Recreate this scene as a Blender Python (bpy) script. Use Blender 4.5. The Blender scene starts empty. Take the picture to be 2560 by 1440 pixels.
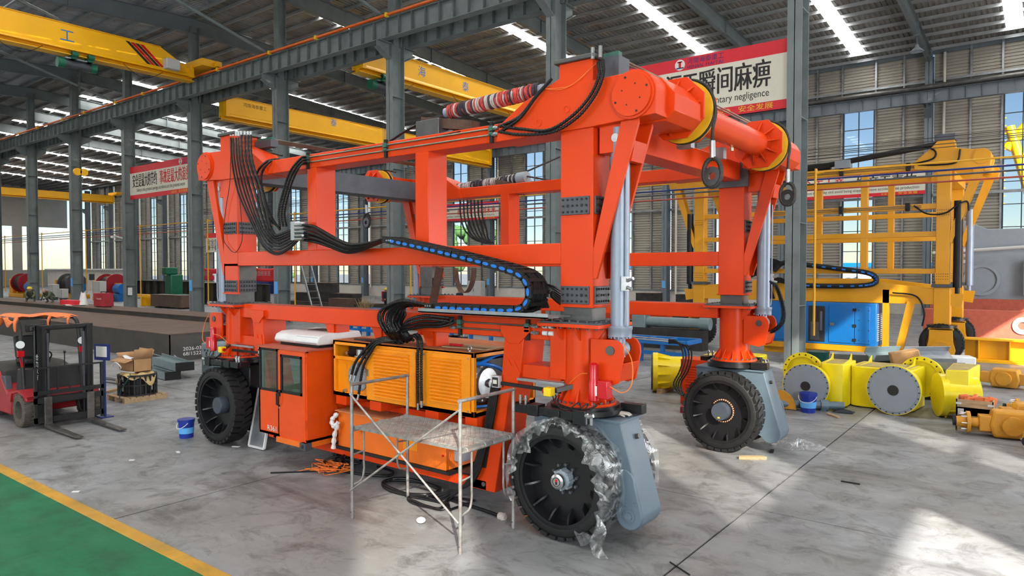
import bpy, bmesh, math, random
from mathutils import Vector, Matrix
random.seed(7)
R = math.radians
S = bpy.context.scene
COL = S.collection

# ------------------------------------------------------------------ camera
CAM_H = 3.1
FPX = 1753.6
YAW, PITCH = R(37.54), R(1.522)
cam_d = bpy.data.cameras.new('camera')
cam_d.sensor_width = 36.0
cam_d.lens = 36.0 * FPX / 2560.0
cam_d.clip_end = 1000
cam = bpy.data.objects.new('camera', cam_d)
COL.objects.link(cam)
cam.location = (0, 0, CAM_H)
cam.rotation_euler = (math.pi / 2 - PITCH, 0, YAW)
S.camera = cam

# ------------------------------------------------------------------ world, sun, exposure
W = bpy.data.worlds.new('World'); S.world = W
W.use_nodes = True
_n = W.node_tree.nodes; _l = W.node_tree.links
_n.clear()
_o = _n.new('ShaderNodeOutputWorld'); _b = _n.new('ShaderNodeBackground')
_s = _n.new('ShaderNodeTexSky')
_s.sky_type = 'NISHITA'; _s.sun_disc = False; _s.sun_elevation = R(48); _s.sun_rotation = R(130)
_s.air_density = 1.0; _s.dust_density = 0.1; _s.ozone_density = 2.0
_b.inputs['Strength'].default_value = 0.13
_l.new(_s.outputs[0], _b.inputs[0]); _l.new(_b.outputs[0], _o.inputs[0])

SUN_EL = R(30)
SUN_H = Vector((-0.735, 0.678, 0)).normalized()
sun_dir = SUN_H * math.cos(SUN_EL) - Vector((0, 0, math.sin(SUN_EL)))
sd = bpy.data.lights.new('sun', 'SUN'); sd.energy = 21.0; sd.angle = R(0.53); sd.color = (1.0, 0.93, 0.82)
so = bpy.data.objects.new('sun', sd); COL.objects.link(so)
so.location = (30, -30, 40)
so.rotation_euler = sun_dir.to_track_quat('-Z', 'Y').to_euler()

S.view_settings.view_transform = 'Standard'
S.view_settings.look = 'None'
S.view_settings.gamma = 1.0
S.view_settings.use_curve_mapping = False
S.view_settings.exposure = 0.0
S.cycles.max_bounces = 5
S.cycles.diffuse_bounces = 3
S.cycles.glossy_bounces = 2
S.cycles.transparent_max_bounces = 6
S.cycles.use_adaptive_sampling = True
S.cycles.adaptive_threshold = 0.08
S.cycles.adaptive_min_samples = 12
S.cycles.caustics_reflective = False
S.cycles.caustics_refractive = False
S.cycles.sample_clamp_indirect = 6.0

def area(name, loc, direction, sx, sy, power, color):
    d = bpy.data.lights.new(name, 'AREA'); d.shape = 'RECTANGLE'; d.size = sx; d.size_y = sy
    d.energy = power; d.color = color
    o = bpy.data.objects.new(name, d); COL.objects.link(o)
    o.location = loc
    o.rotation_euler = Vector(direction).to_track_quat('-Z', 'Z').to_euler()
    return o
# daylight coming in through the tall doors of the gable wall behind the camera; the side pair is added front fill
area('daylight_gable_door', (11.4, -4.9, 5.4), (-1, 0.25, -0.05), 6.0, 10.0, 3000, (0.90, 0.96, 1.0))
area('daylight_gable_door', (11.4, 23.0, 5.6), (-1, 0.1, -0.05), 12.0, 10.0, 3600, (0.95, 0.98, 1.0))
area('added_side_fill', (-8.0, -12.6, 5.0), (0.0, 1, 0.0), 16.0, 9.0, 1900, (0.97, 0.98, 1.0))  # fill lamps added before the closed near wall, which has no door
area('added_side_fill', (-40.0, -12.6, 5.0), (0.0, 1, 0.0), 16.0, 9.0, 1700, (0.97, 0.98, 1.0))

# ------------------------------------------------------------------ pixel helper (2560 x 1440 frame -> point on a world plane)
_f = Vector((-math.sin(YAW) * math.cos(PITCH), math.cos(YAW) * math.cos(PITCH), -math.sin(PITCH)))
_r = Vector((math.cos(YAW), math.sin(YAW), 0))
_d = _f.cross(_r)
CAMP = Vector((0, 0, CAM_H))
def ray(px, py): return _r * ((px - 1280) / FPX) + _d * ((py - 720) / FPX) + _f
def at(px, py, Y):
    d = ray(px, py); return CAMP + d * (Y / d.y)
def atx(px, py, X):
    d = ray(px, py); return CAMP + d * (X / d.x)
def atz(px, py, z=0.0):
    d = ray(px, py); return CAMP + d * ((z - CAM_H) / d.z)

# ------------------------------------------------------------------ materials
MATS = {}
def mat(name, col, rough=0.5, metal=0.0, var=0.12, scale=4.0, bump=0.0, dirt=None, dirt_amt=0.35, dscale=2.5,
        emit=0.0, coat=0.0, alpha=1.0, trans=0.0, stretch=(1, 1, 1), bscale=None, spec=0.4):
    if name in MATS: return MATS[name]
    m = bpy.data.materials.new(name); m.use_nodes = True
    nt = m.node_tree; ns = nt.nodes; ln = nt.links
    p = ns['Principled BSDF']
    p.inputs['Roughness'].default_value = rough
    p.inputs['Metallic'].default_value = metal
    p.inputs['Specular IOR Level'].default_value = spec
    if coat: p.inputs['Coat Weight'].default_value = coat; p.inputs['Coat Roughness'].default_value = 0.15
    if trans: p.inputs['Transmission Weight'].default_value = trans
    if alpha < 1: p.inputs['Alpha'].default_value = alpha
    c = (col[0], col[1], col[2], 1)
    p.inputs['Base Color'].default_value = c
    if emit:
        p.inputs['Emission Color'].default_value = c; p.inputs['Emission Strength'].default_value = emit
    if var or bump or dirt:
        tc = ns.new('ShaderNodeTexCoord'); mp = ns.new('ShaderNodeMapping')
        mp.inputs['Scale'].default_value = stretch
        ln.new(tc.outputs['Object'], mp.inputs[0])
        nz = ns.new('ShaderNodeTexNoise'); nz.inputs['Scale'].default_value = scale; nz.inputs['Detail'].default_value = 6
        nz.inputs['Roughness'].default_value = 0.6
        ln.new(mp.outputs[0], nz.inputs['Vector'])
        rm = ns.new('ShaderNodeValToRGB')
        rm.color_ramp.elements[0].position = 0.3; rm.color_ramp.elements[1].position = 0.72
        lo = [max(0, k * (1 - var)) for k in col]; hi = [min(1, k * (1 + var)) for k in col]
        rm.color_ramp.elements[0].color = (*lo, 1); rm.color_ramp.elements[1].color = (*hi, 1)
        ln.new(nz.outputs['Fac'], rm.inputs[0])
        outc = rm.outputs[0]
        if dirt:
            n2 = ns.new('ShaderNodeTexNoise'); n2.inputs['Scale'].default_value = dscale; n2.inputs['Detail'].default_value = 8
            n2.inputs['Roughness'].default_value = 0.7
            ln.new(mp.outputs[0], n2.inputs['Vector'])
            r2 = ns.new('ShaderNodeValToRGB')
            r2.color_ramp.elements[0].position = 0.5; r2.color_ramp.elements[1].position = 0.72
            r2.color_ramp.elements[0].color = (0, 0, 0, 1); r2.color_ramp.elements[1].color = (dirt_amt,) * 3 + (1,)
            ln.new(n2.outputs['Fac'], r2.inputs[0])
            mx = ns.new('ShaderNodeMixRGB'); mx.inputs[2].default_value = (*dirt, 1)
            ln.new(r2.outputs[0], mx.inputs[0]); ln.new(outc, mx.inputs[1]); outc = mx.outputs[0]
        ln.new(outc, p.inputs['Base Color'])
        if emit: ln.new(outc, p.inputs['Emission Color'])
        if bump:
            bp = ns.new('ShaderNodeBump'); bp.inputs['Strength'].default_value = bump; bp.inputs['Distance'].default_value = 0.02
            if bscale:
                n3 = ns.new('ShaderNodeTexNoise'); n3.inputs['Scale'].default_value = bscale; n3.inputs['Detail'].default_value = 4
                ln.new(mp.outputs[0], n3.inputs['Vector']); ln.new(n3.outputs['Fac'], bp.inputs['Height'])
            else: ln.new(nz.outputs['Fac'], bp.inputs['Height'])
            ln.new(bp.outputs[0], p.inputs['Normal'])
    MATS[name] = m
    return m

mat('red_orange_paint', (0.72, 0.054, 0.005), 0.33, var=0.05, scale=1.5, spec=0.22, dirt=(0.55, 0.04, 0.015), dirt_amt=0.2)
mat('cab_paint', (0.76, 0.075, 0.004), 0.4, var=0.06, coat=0.15)
mat('box_orange', (0.80, 0.16, 0.012), 0.42, var=0.07, coat=0.1)
mat('genset_orange', (0.86, 0.27, 0.004), 0.4, var=0.07, coat=0.12)
mat('dusty_red', (0.45, 0.10, 0.06), 0.7, var=0.15, scale=6)
mat('dusty_orange', (0.52, 0.19, 0.08), 0.7, var=0.2, scale=6)
mat('slate_paint', (0.125, 0.175, 0.22), 0.42, var=0.06, coat=0.1)
mat('hub_dark', (0.055, 0.068, 0.09), 0.4, var=0.1)
mat('silver_paint', (0.27, 0.31, 0.39), 0.4, var=0.08, metal=0.2)
mat('dark_grey_plate', (0.085, 0.09, 0.105), 0.5, var=0.15, metal=0.3)
mat('bare_steel', (0.11, 0.11, 0.11), 0.45, metal=0.6, var=0.25, scale=3, dirt=(0.16, 0.1, 0.06), dirt_amt=0.3)
mat('black_paint', (0.012, 0.012, 0.014), 0.3, var=0.2)
mat('black_hose', (0.007, 0.007, 0.008), 0.4, var=0.2, spec=0.3)
mat('tyre_rubber', (0.011, 0.011, 0.012), 0.62, var=0.3, scale=9, bump=0.15)
mat('worn_rubber', (0.10, 0.085, 0.07), 0.8, var=0.3, scale=8)
mat('blue_plastic', (0.005, 0.16, 0.62), 0.4, var=0.05)
mat('chrome', (0.6, 0.61, 0.63), 0.28, metal=1.0, var=0.05)
mat('zinc', (0.42, 0.44, 0.45), 0.35, metal=0.85, var=0.2, scale=10)
mat('galvanised', (0.33, 0.35, 0.37), 0.38, metal=0.7, var=0.25, scale=3)
mat('copper', (0.75, 0.42, 0.26), 0.28, metal=1.0, var=0.1)
mat('steel_rod', (0.30, 0.27, 0.23), 0.35, metal=0.9, var=0.15)
mat('clamp_green', (0.035, 0.12, 0.09), 0.5, var=0.1)
mat('sheave_yellow', (0.80, 0.47, 0.02), 0.4, var=0.1)
mat('rope', (0.05, 0.048, 0.045), 0.55, metal=0.5, var=0.4, scale=40)
mat('strip_cloth_red', (0.50, 0.06, 0.05), 0.9, var=0.5, scale=14)
mat('strip_cloth_white', (0.48, 0.42, 0.40), 0.9, var=0.3, scale=14)
mat('strip_cloth_black', (0.05, 0.04, 0.05), 0.9, var=0.4, scale=14)
mat('rust_wood', (0.09, 0.05, 0.035), 0.85, var=0.35, scale=8)
mat('orange_wire', (0.85, 0.20, 0.03), 0.5, var=0)
mat('beacon_red', (0.55, 0.006, 0.015), 0.25, var=0.05, coat=0.3)
mat('switch_yellow', (0.85, 0.62, 0.01), 0.4, var=0.05)
mat('pale_grey_plastic', (0.50, 0.50, 0.50), 0.5, var=0.05)
mat('white_plastic', (0.72, 0.73, 0.74), 0.5, var=0.06)
mat('column_grey', (0.175, 0.205, 0.212), 0.5, var=0.12, scale=1.2, dirt=(0.07, 0.06, 0.05), dirt_amt=0.4, dscale=1.0)
mat('rafter_grey', (0.165, 0.195, 0.225), 0.45, var=0.12, scale=1.0)
mat('roof_sheet', (0.30, 0.29, 0.27), 0.4, metal=0.45, var=0.35, scale=0.5, dirt=(0.22, 0.13, 0.065), dirt_amt=0.5, dscale=0.35, bump=0.5, bscale=2.2)
mat('roof_sheet_lit', (0.44, 0.48, 0.53), 0.36, metal=0.4, var=0.3, scale=0.5, dirt=(0.26, 0.19, 0.13), dirt_amt=0.5, dscale=0.3, bump=0.5, bscale=2.2)  # same roof sheet, with the near slope's brighter light painted into its colour
mat('purlin_zinc', (0.46, 0.48, 0.50), 0.4, metal=0.6, var=0.2, scale=0.6)
mat('wall_sheet', (0.40, 0.375, 0.325), 0.5, metal=0.15, var=0.08, scale=0.5)
mat('white_wall', (0.62, 0.59, 0.54), 0.85, var=0.08, scale=1.0, dirt=(0.42, 0.38, 0.33), dirt_amt=0.35)
mat('window_frame', (0.055, 0.075, 0.095), 0.45, var=0.1)
mat('pvc_pipe', (0.68, 0.64, 0.56), 0.5, var=0.05)
mat('skylight', (1.0, 0.98, 0.93), 0.6, var=0, emit=17.0)
mat('crane_yellow', (0.88, 0.44, 0.004), 0.42, var=0.06, scale=0.8)
mat('machine_yellow', (0.70, 0.31, 0.006), 0.42, var=0.08, scale=1.2, coat=0.1)
mat('lemon_yellow', (0.86, 0.70, 0.012), 0.35, var=0.05, coat=0.2)
mat('dusty_yellow', (0.42, 0.32, 0.12), 0.8, var=0.25, scale=5)
mat('disc_grey', (0.26, 0.30, 0.34), 0.5, var=0.06)
mat('rubber_black', (0.011, 0.011, 0.011), 0.7, var=0.2)
mat('gen_blue', (0.006, 0.145, 0.46), 0.38, var=0.06, coat=0.15)
mat('navy', (0.01, 0.025, 0.16), 0.45, var=0.1)
mat('pale_blue_label', (0.12, 0.42, 0.85), 0.5, var=0)
mat('drum_green', (0.006, 0.065, 0.055), 0.4, var=0.1)
mat('orange_rail', (0.85, 0.17, 0.03), 0.45, var=0.06)
mat('pipe_yellow', (0.72, 0.36, 0.02), 0.5, var=0.05)
mat('pipe_red', (0.36, 0.06, 0.035), 0.5, var=0.1)
mat('hoist_green', (0.012, 0.13, 0.075), 0.4, var=0.15)
mat('text_blue', (0.004, 0.16, 0.55), 0.5, var=0)
mat('text_black', (0.02, 0.018, 0.018), 0.6, var=0)
mat('text_red', (0.62, 0.012, 0.02), 0.6, var=0)
mat('text_white', (0.72, 0.72, 0.70), 0.6, var=0)
mat('text_gold', (0.80, 0.52, 0.03), 0.6, var=0)
mat('banner_cream', (0.70, 0.67, 0.57), 0.55, var=0.03)
mat('banner_red', (0.68, 0.018, 0.035), 0.5, var=0.04)
mat('rust_plate', (0.125, 0.078, 0.058), 0.6, var=0.25, scale=1.2, dirt=(0.07, 0.06, 0.055), dirt_amt=0.5, dscale=0.8, metal=0.15)
mat('mill_steel', (0.06, 0.057, 0.053), 0.5, metal=0.35, var=0.3, scale=1.0, dirt=(0.10, 0.065, 0.035), dirt_amt=0.55, dscale=0.9)
mat('dark_scrap', (0.045, 0.042, 0.04), 0.6, metal=0.4, var=0.35, scale=2.5)
mat('cardboard', (0.42, 0.24, 0.115), 0.85, var=0.12, scale=5)
mat('kraft_paper', (0.58, 0.42, 0.20), 0.9, var=0.12, scale=7, bump=0.3)
mat('raw_wood', (0.40, 0.28, 0.16), 0.85, var=0.25, scale=3, stretch=(1, 8, 8))
mat('forklift_red', (0.36, 0.014, 0.022), 0.42, var=0.08, dirt=(0.2, 0.08, 0.06), dirt_amt=0.3)
mat('forklift_black', (0.015, 0.015, 0.016), 0.5, var=0.25)
mat('fork_steel', (0.14, 0.13, 0.125), 0.4, metal=0.7, var=0.4, scale=7)
mat('tarp_orange', (0.80, 0.20, 0.06), 0.75, var=0.15, scale=8)
mat('bucket_blue', (0.012, 0.035, 0.30), 0.35, var=0.1)
mat('steel_teal', (0.19, 0.25, 0.27), 0.5, var=0.12, metal=0.2)
mat('scaffold_steel', (0.34, 0.335, 0.325), 0.48, metal=0.5, var=0.3, scale=7, dirt=(0.20, 0.06, 0.035), dirt_amt=0.7, dscale=6)
mat('skin', (0.42, 0.22, 0.15), 0.6, var=0.05)
mat('camo', (0.10, 0.115, 0.075), 0.9, var=0.7, scale=14)
mat('helmet_yellow', (0.85, 0.55, 0.01), 0.35, var=0)
mat('dark_cloth', (0.025, 0.03, 0.04), 0.9, var=0.3)
mat('red_cloth', (0.40, 0.03, 0.03), 0.85, var=0.2)
mat('white_bag', (0.70, 0.69, 0.66), 0.8, var=0.08, bump=0.2)
mat('welder_red', (0.33, 0.012, 0.025), 0.4, var=0.1)
mat('axle_yellow', (0.62, 0.28, 0.02), 0.5, var=0.15, scale=3, dirt=(0.3, 0.2, 0.08), dirt_amt=0.5)
mat('glove_white', (0.52, 0.47, 0.42), 0.9, var=0.2, scale=14)
mat('straw', (0.33, 0.24, 0.12), 0.9, var=0.3)
mat('cab_seat', (0.03, 0.03, 0.035), 0.7, var=0.1)
mat('outside_white', (0.7, 0.72, 0.75), 0.8, var=0.05)
mat('leaf_green', (0.06, 0.14, 0.04), 0.8, var=0.5, scale=6)

def glassy(name, tint, rough, mixf):
    m = bpy.data.materials.new(name); m.use_nodes = True
    ns = m.node_tree.nodes; ln = m.node_tree.links
    ns.clear()
    o = ns.new('ShaderNodeOutputMaterial'); g = ns.new('ShaderNodeBsdfGlossy'); t = ns.new('ShaderNodeBsdfTransparent')
    mx = ns.new('ShaderNodeMixShader'); fr = ns.new('ShaderNodeLayerWeight'); fr.inputs[0].default_value = 0.12
    ad = ns.new('ShaderNodeMath'); ad.operation = 'ADD'; ad.inputs[1].default_value = mixf; ad.use_clamp = True
    g.inputs['Roughness'].default_value = rough; g.inputs['Color'].default_value = (0.9, 0.93, 0.95, 1)
    t.inputs['Color'].default_value = (*tint, 1)
    ln.new(fr.outputs[1], ad.inputs[0]); ln.new(ad.outputs[0], mx.inputs[0]); ln.new(t.outputs[0], mx.inputs[1]); ln.new(g.outputs[0], mx.inputs[2])
    ln.new(mx.outputs[0], o.inputs[0])
    MATS[name] = m
glassy('window_glass', (0.86, 0.93, 0.97), 0.02, 0.02)
glassy('dusty_glass', (0.66, 0.66, 0.64), 0.3, 0.0)
glassy('cab_glass', (0.55, 0.62, 0.60), 0.03, 0.05)

def film():
    m = bpy.data.materials.new('plastic_film'); m.use_nodes = True
    ns = m.node_tree.nodes; ln = m.node_tree.links; ns.clear()
    o = ns.new('ShaderNodeOutputMaterial'); g = ns.new('ShaderNodeBsdfGlossy'); t = ns.new('ShaderNodeBsdfTransparent')
    d = ns.new('ShaderNodeBsdfDiffuse'); d.inputs[0].default_value = (0.75, 0.78, 0.8, 1)
    g.inputs['Roughness'].default_value = 0.12
    m1 = ns.new('ShaderNodeMixShader'); m2 = ns.new('ShaderNodeMixShader')
    tc = ns.new('ShaderNodeTexCoord'); nz = ns.new('ShaderNodeTexNoise'); nz.inputs['Scale'].default_value = 9; nz.inputs['Detail'].default_value = 5
    nz.inputs['Distortion'].default_value = 1.6
    ln.new(tc.outputs['Object'], nz.inputs['Vector'])
    bp = ns.new('ShaderNodeBump'); bp.inputs['Strength'].default_value = 0.35; bp.inputs['Distance'].default_value = 0.02
    ln.new(nz.outputs['Fac'], bp.inputs['Height']); ln.new(bp.outputs[0], g.inputs['Normal']); ln.new(bp.outputs[0], d.inputs['Normal'])
    rp = ns.new('ShaderNodeValToRGB'); rp.color_ramp.elements[0].position = 0.4; rp.color_ramp.elements[1].position = 0.7
    rp.color_ramp.elements[0].color = (0.03,) * 3 + (1,); rp.color_ramp.elements[1].color = (0.26,) * 3 + (1,)
    ln.new(nz.outputs['Fac'], rp.inputs[0])
    ln.new(rp.outputs[0], m1.inputs[0]); ln.new(t.outputs[0], m1.inputs[1]); ln.new(d.outputs[0], m1.inputs[2])
    m2.inputs[0].default_value = 0.10
    ln.new(m1.outputs[0], m2.inputs[1]); ln.new(g.outputs[0], m2.inputs[2]); ln.new(m2.outputs[0], o.inputs[0])
    MATS['plastic_film'] = m
film()

def floor_mat(name, base, warm, dark, rough, specks=True):
    m = bpy.data.materials.new(name); m.use_nodes = True
    ns = m.node_tree.nodes; ln = m.node_tree.links; p = ns['Principled BSDF']
    geo = ns.new('ShaderNodeNewGeometry')
    def noise(sc, det=6, ro=0.6, stretch=(1, 1, 1), rot=0.0, dist=0.0):
        mp = ns.new('ShaderNodeMapping'); mp.inputs['Scale'].default_value = stretch; mp.inputs['Rotation'].default_value = (0, 0, rot)
        ln.new(geo.outputs['Position'], mp.inputs[0])
        n = ns.new('ShaderNodeTexNoise'); n.inputs['Scale'].default_value = sc; n.inputs['Detail'].default_value = det; n.inputs['Roughness'].default_value = ro
        n.inputs['Distortion'].default_value = dist
        ln.new(mp.outputs[0], n.inputs['Vector']); return n.outputs['Fac']
    def ramp(src, a, b, ca, cb):
        r = ns.new('ShaderNodeValToRGB'); r.color_ramp.elements[0].position = a; r.color_ramp.elements[1].position = b
        r.color_ramp.elements[0].color = (*ca, 1); r.color_ramp.elements[1].color = (*cb, 1); ln.new(src, r.inputs[0]); return r.outputs[0]
    def mix(f, a, b):
        x = ns.new('ShaderNodeMixRGB')
        if isinstance(f, float): x.inputs[0].default_value = f
        else: ln.new(f, x.inputs[0])
        for i, v in ((1, a), (2, b)):
            if isinstance(v, tuple): x.inputs[i].default_value = (*v, 1)
            else: ln.new(v, x.inputs[i])
        return x.outputs[0]
    c = ramp(noise(0.9, 8, 0.65), 0.3, 0.7, tuple(k * 0.72 for k in base), tuple(min(1, k * 1.22) for k in base))
    c = mix(ramp(noise(0.35, 4, 0.5), 0.42, 0.68, (0, 0, 0), (0.6,) * 3), c, warm)
    c = mix(ramp(noise(2.2, 8, 0.75, dist=0.8), 0.49, 0.68, (0, 0, 0), (0.85,) * 3), c, dark)
    c = mix(ramp(noise(0.55, 9, 0.7, stretch=(0.6, 1.5, 1), rot=0.4, dist=0.5), 0.52, 0.69, (0, 0, 0), (0.8,) * 3), c, tuple(k * 0.8 for k in dark))
    c = mix(ramp(noise(5.0, 6, 0.7, stretch=(0.35, 2.2, 1), rot=0.6), 0.55, 0.75, (0, 0, 0), (0.35,) * 3), c, tuple(min(1, k * 1.5) for k in base))
    c = mix(ramp(noise(14.0, 5, 0.7, stretch=(0.3, 1.6, 1), rot=-0.5), 0.6, 0.74, (0, 0, 0), (0.4,) * 3), c, dark)
    if specks:
        for sc, rot, th, colr, st in ((3.1, 0.9, 0.665, (0.50, 0.15, 0.06), (0.5, 1.6, 1)), (4.3, 0.2, 0.68, (0.50, 0.40, 0.08), (0.25, 3.0, 1)), (2.7, 2.0, 0.675, (0.42, 0.09, 0.07), (0.3, 2.5, 1)), (7.0, 1.2, 0.665, (0.6, 0.6, 0.6), (0.5, 1.8, 1))):
            c = mix(ramp(noise(sc, 7, 0.78, stretch=st, rot=rot), th, th + 0.03, (0, 0, 0), (0.55,) * 3), c, colr)
    ln.new(c, p.inputs['Base Color'])
    p.inputs['Specular IOR Level'].default_value = 0.3 if specks else 0.12
    rr = ramp(noise(1.6, 6, 0.6), 0.3, 0.7, (rough - 0.1,) * 3, (rough + 0.14,) * 3)
    ln.new(rr, p.inputs['Roughness'])
    bp = ns.new('ShaderNodeBump'); bp.inputs['Strength'].default_value = 0.08; bp.inputs['Distance'].default_value = 0.01
    ln.new(noise(22, 4), bp.inputs['Height']); ln.new(bp.outputs[0], p.inputs['Normal'])
    MATS[name] = m
floor_mat('concrete', (0.255, 0.265, 0.28), (0.195, 0.182, 0.17), (0.085, 0.083, 0.082), 0.46)
floor_mat('green_floor', (0.014, 0.150, 0.066), (0.022, 0.12, 0.062), (0.02, 0.085, 0.048), 0.5, False)
floor_mat('yellow_floor', (0.50, 0.27, 0.035), (0.45, 0.26, 0.06), (0.30, 0.20, 0.06), 0.5, False)

# ------------------------------------------------------------------ mesh helpers
def V(*a): return Vector(a)
def frame_of(d):
    d = Vector(d).normalized()
    up = Vector((0, 0, 1)) if abs(d.z) < 0.95 else Vector((1, 0, 0))
    s = d.cross(up).normalized(); u = s.cross(d).normalized()
    return d, s, u

class MB:
    def __init__(self): self.v = []; self.f = []
    def add(self, vs, fs):
        b = len(self.v); self.v += [Vector(p) for p in vs]; self.f += [[i + b for i in q] for q in fs]; return self
    def box(self, x0, x1, y0, y1, z0, z1):
        return self.add([(x0, y0, z0), (x1, y0, z0), (x1, y1, z0), (x0, y1, z0), (x0, y0, z1), (x1, y0, z1), (x1, y1, z1), (x0, y1, z1)],
                        [(0, 3, 2, 1), (4, 5, 6, 7), (0, 1, 5, 4), (1, 2, 6, 5), (2, 3, 7, 6), (3, 0, 4, 7)])
    def rbox(self, c, sx, sy, sz, rz=0.0, rx=0.0, ry=0.0):
        m = Matrix.Translation(Vector(c)) @ Matrix.Rotation(rz, 4, 'Z') @ Matrix.Rotation(ry, 4, 'Y') @ Matrix.Rotation(rx, 4, 'X')
        q = MB().box(-sx / 2, sx / 2, -sy / 2, sy / 2, -sz / 2, sz / 2)
        return self.add([m @ p for p in q.v], q.f)
    def prism(self, poly, axis, a, b):
        n = len(poly)
        def P(u, w, k): return {'X': (k, u, w), 'Y': (u, k, w), 'Z': (u, w, k)}[axis]
        vs = [P(u, w, a) for u, w in poly] + [P(u, w, b) for u, w in poly]
        fs = [tuple(range(n))[::-1], tuple(range(n, 2 * n))] + [(i, (i + 1) % n, n + (i + 1) % n, n + i) for i in range(n)]
        return self.add(vs, fs)
    def cyl(self, p0, p1, r0, r1=None, n=16, caps=True):
        r1 = r0 if r1 is None else r1
        p0, p1 = Vector(p0), Vector(p1); d, s, u = frame_of(p1 - p0)
        vs = []
        for p, r in ((p0, r0), (p1, r1)):
            for i in range(n):
                a = 2 * math.pi * i / n; vs.append(p + (s * math.cos(a) + u * math.sin(a)) * r)
        fs = [(i, (i + 1) % n, n + (i + 1) % n, n + i) for i in range(n)]
        if caps: fs += [tuple(range(n))[::-1], tuple(range(n, 2 * n))]
        return self.add(vs, fs)
    def ring(self, p0, p1, ro, ri, n=32, ro1=None, ri1=None):
        ro1 = ro if ro1 is None else ro1; ri1 = ri if ri1 is None else ri1
        p0, p1 = Vector(p0), Vector(p1); d, s, u = frame_of(p1 - p0)
        vs = []
        for p, r in ((p0, ro), (p1, ro1), (p1, ri1), (p0, ri)):
            for i in range(n):
                a = 2 * math.pi * i / n; vs.append(p + (s * math.cos(a) + u * math.sin(a)) * r)
        fs = []
        for k in range(4):
            for i in range(n):
                j = (i + 1) % n; k2 = (k + 1) % 4
                fs.append((k * n + i, k * n + j, k2 * n + j, k2 * n + i))
        return self.add(vs, fs)
    def lathe(self, p0, axis, prof, n=24, close=False):
        p0 = Vector(p0); d, s, u = frame_of(axis); vs = []
        for h, r in prof:
            for i in range(n):
                a = 2 * math.pi * i / n; vs.append(p0 + d * h + (s * math.cos(a) + u * math.sin(a)) * r)
        m = len(prof); fs = []
        for k in range(m if close else m - 1):
            k2 = (k + 1) % m
            for i in range(n):
                j = (i + 1) % n; fs.append((k * n + i, k * n + j, k2 * n + j, k2 * n + i))
        if not close:
            if prof[0][1] > 1e-4: fs.append(tuple(range(n))[::-1])
            if prof[-1][1] > 1e-4: fs.append(tuple(range((m - 1) * n, m * n)))
        return self.add(vs, fs)
    def tube(self, pts, r, n=8, closed=False):
        pts = [Vector(p) for p in pts]; m = len(pts); vs = []; pu = None
        for i, p in enumerate(pts):
            if closed: t = pts[(i + 1) % m] - pts[i - 1]
            else: t = pts[min(i + 1, m - 1)] - pts[max(i - 1, 0)]
            if t.length < 1e-9: t = Vector((0, 0, 1))
            t.normalize()
            if pu is None: _, s, u = frame_of(t)
            else:
                u = pu - t * pu.dot(t)
                if u.length < 1e-6: _, s, u = frame_of(t)
                u.normalize(); s = t.cross(u)
            pu = u
            rr = r[i] if isinstance(r, (list, tuple)) else r
            for k in range(n):
                a = 2 * math.pi * k / n; vs.append(p + (s * math.cos(a) + u * math.sin(a)) * rr)
        fs = []
        for i in range(m if closed else m - 1):
            i2 = (i + 1) % m
            for k in range(n):
                k2 = (k + 1) % n; fs.append((i * n + k, i * n + k2, i2 * n + k2, i2 * n + k))
        if not closed: fs += [tuple(range(n))[::-1], tuple(range((m - 1) * n, m * n))]
        return self.add(vs, fs)
    def bar(self, p0, p1, w, h, up=(0, 0, 1)):
        p0, p1 = Vector(p0), Vector(p1); d = (p1 - p0).normalized(); up = Vector(up)
        s = d.cross(up)
        if s.length < 1e-5: s = d.cross(Vector((1, 0, 0)))
        s.normalize(); u = s.cross(d)
        vs = []
        for p in (p0, p1):
            for a, b in ((-1, -1), (1, -1), (1, 1), (-1, 1)): vs.append(p + s * (a * w / 2) + u * (b * h / 2))
        return self.add(vs, [(0, 3, 2, 1), (4, 5, 6, 7), (0, 1, 5, 4), (1, 2, 6, 5), (2, 3, 7, 6), (3, 0, 4, 7)])
    def hbeam(self, p0, p1, h, b, tw, tf, up=(0, 0, 1)):
        p0, p1 = Vector(p0), Vector(p1); d = (p1 - p0).normalized(); s = d.cross(Vector(up)).normalized(); u = s.cross(d)
        o = u * (h / 2 - tf / 2)
        self.bar(p0 + o, p1 + o, b, tf, up); self.bar(p0 - o, p1 - o, b, tf, up); self.bar(p0, p1, tw, h - 2 * tf, up)
        return self
    def sphere(self, c, r, n=12, m=8, sz=1.0):
        c = Vector(c); vs = [c + V(0, 0, -r * sz)]
        for j in range(1, m):
            t = -math.pi / 2 + math.pi * j / m
            for i in range(n):
                a = 2 * math.pi * i / n; vs.append(c + V(r * math.cos(t) * math.cos(a), r * math.cos(t) * math.sin(a), r * sz * math.sin(t)))
        vs.append(c + V(0, 0, r * sz)); fs = []
        for i in range(n): fs.append((0, 1 + (i + 1) % n, 1 + i))
        for j in range(m - 2):
            for i in range(n):
                k = (i + 1) % n; fs.append((1 + j * n + i, 1 + j * n + k, 1 + (j + 1) * n + k, 1 + (j + 1) * n + i))
        t = len(vs) - 1; b = 1 + (m - 2) * n
        for i in range(n): fs.append((t, b + i, b + (i + 1) % n))
        return self.add(vs, fs)
    def grid(self, fn, nu, nv, closed_u=False):
        vs = [fn(i / (nu if closed_u else nu - 1), j / (nv - 1)) for j in range(nv) for i in range(nu)]
        fs = []
        for j in range(nv - 1):
            for i in range(nu if closed_u else nu - 1):
                k = (i + 1) % nu; fs.append((j * nu + i, j * nu + k, (j + 1) * nu + k, (j + 1) * nu + i))
        return self.add(vs, fs)

def root_loc(o):
    while o.parent: o = o.parent
    return o.location.copy()

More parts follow.
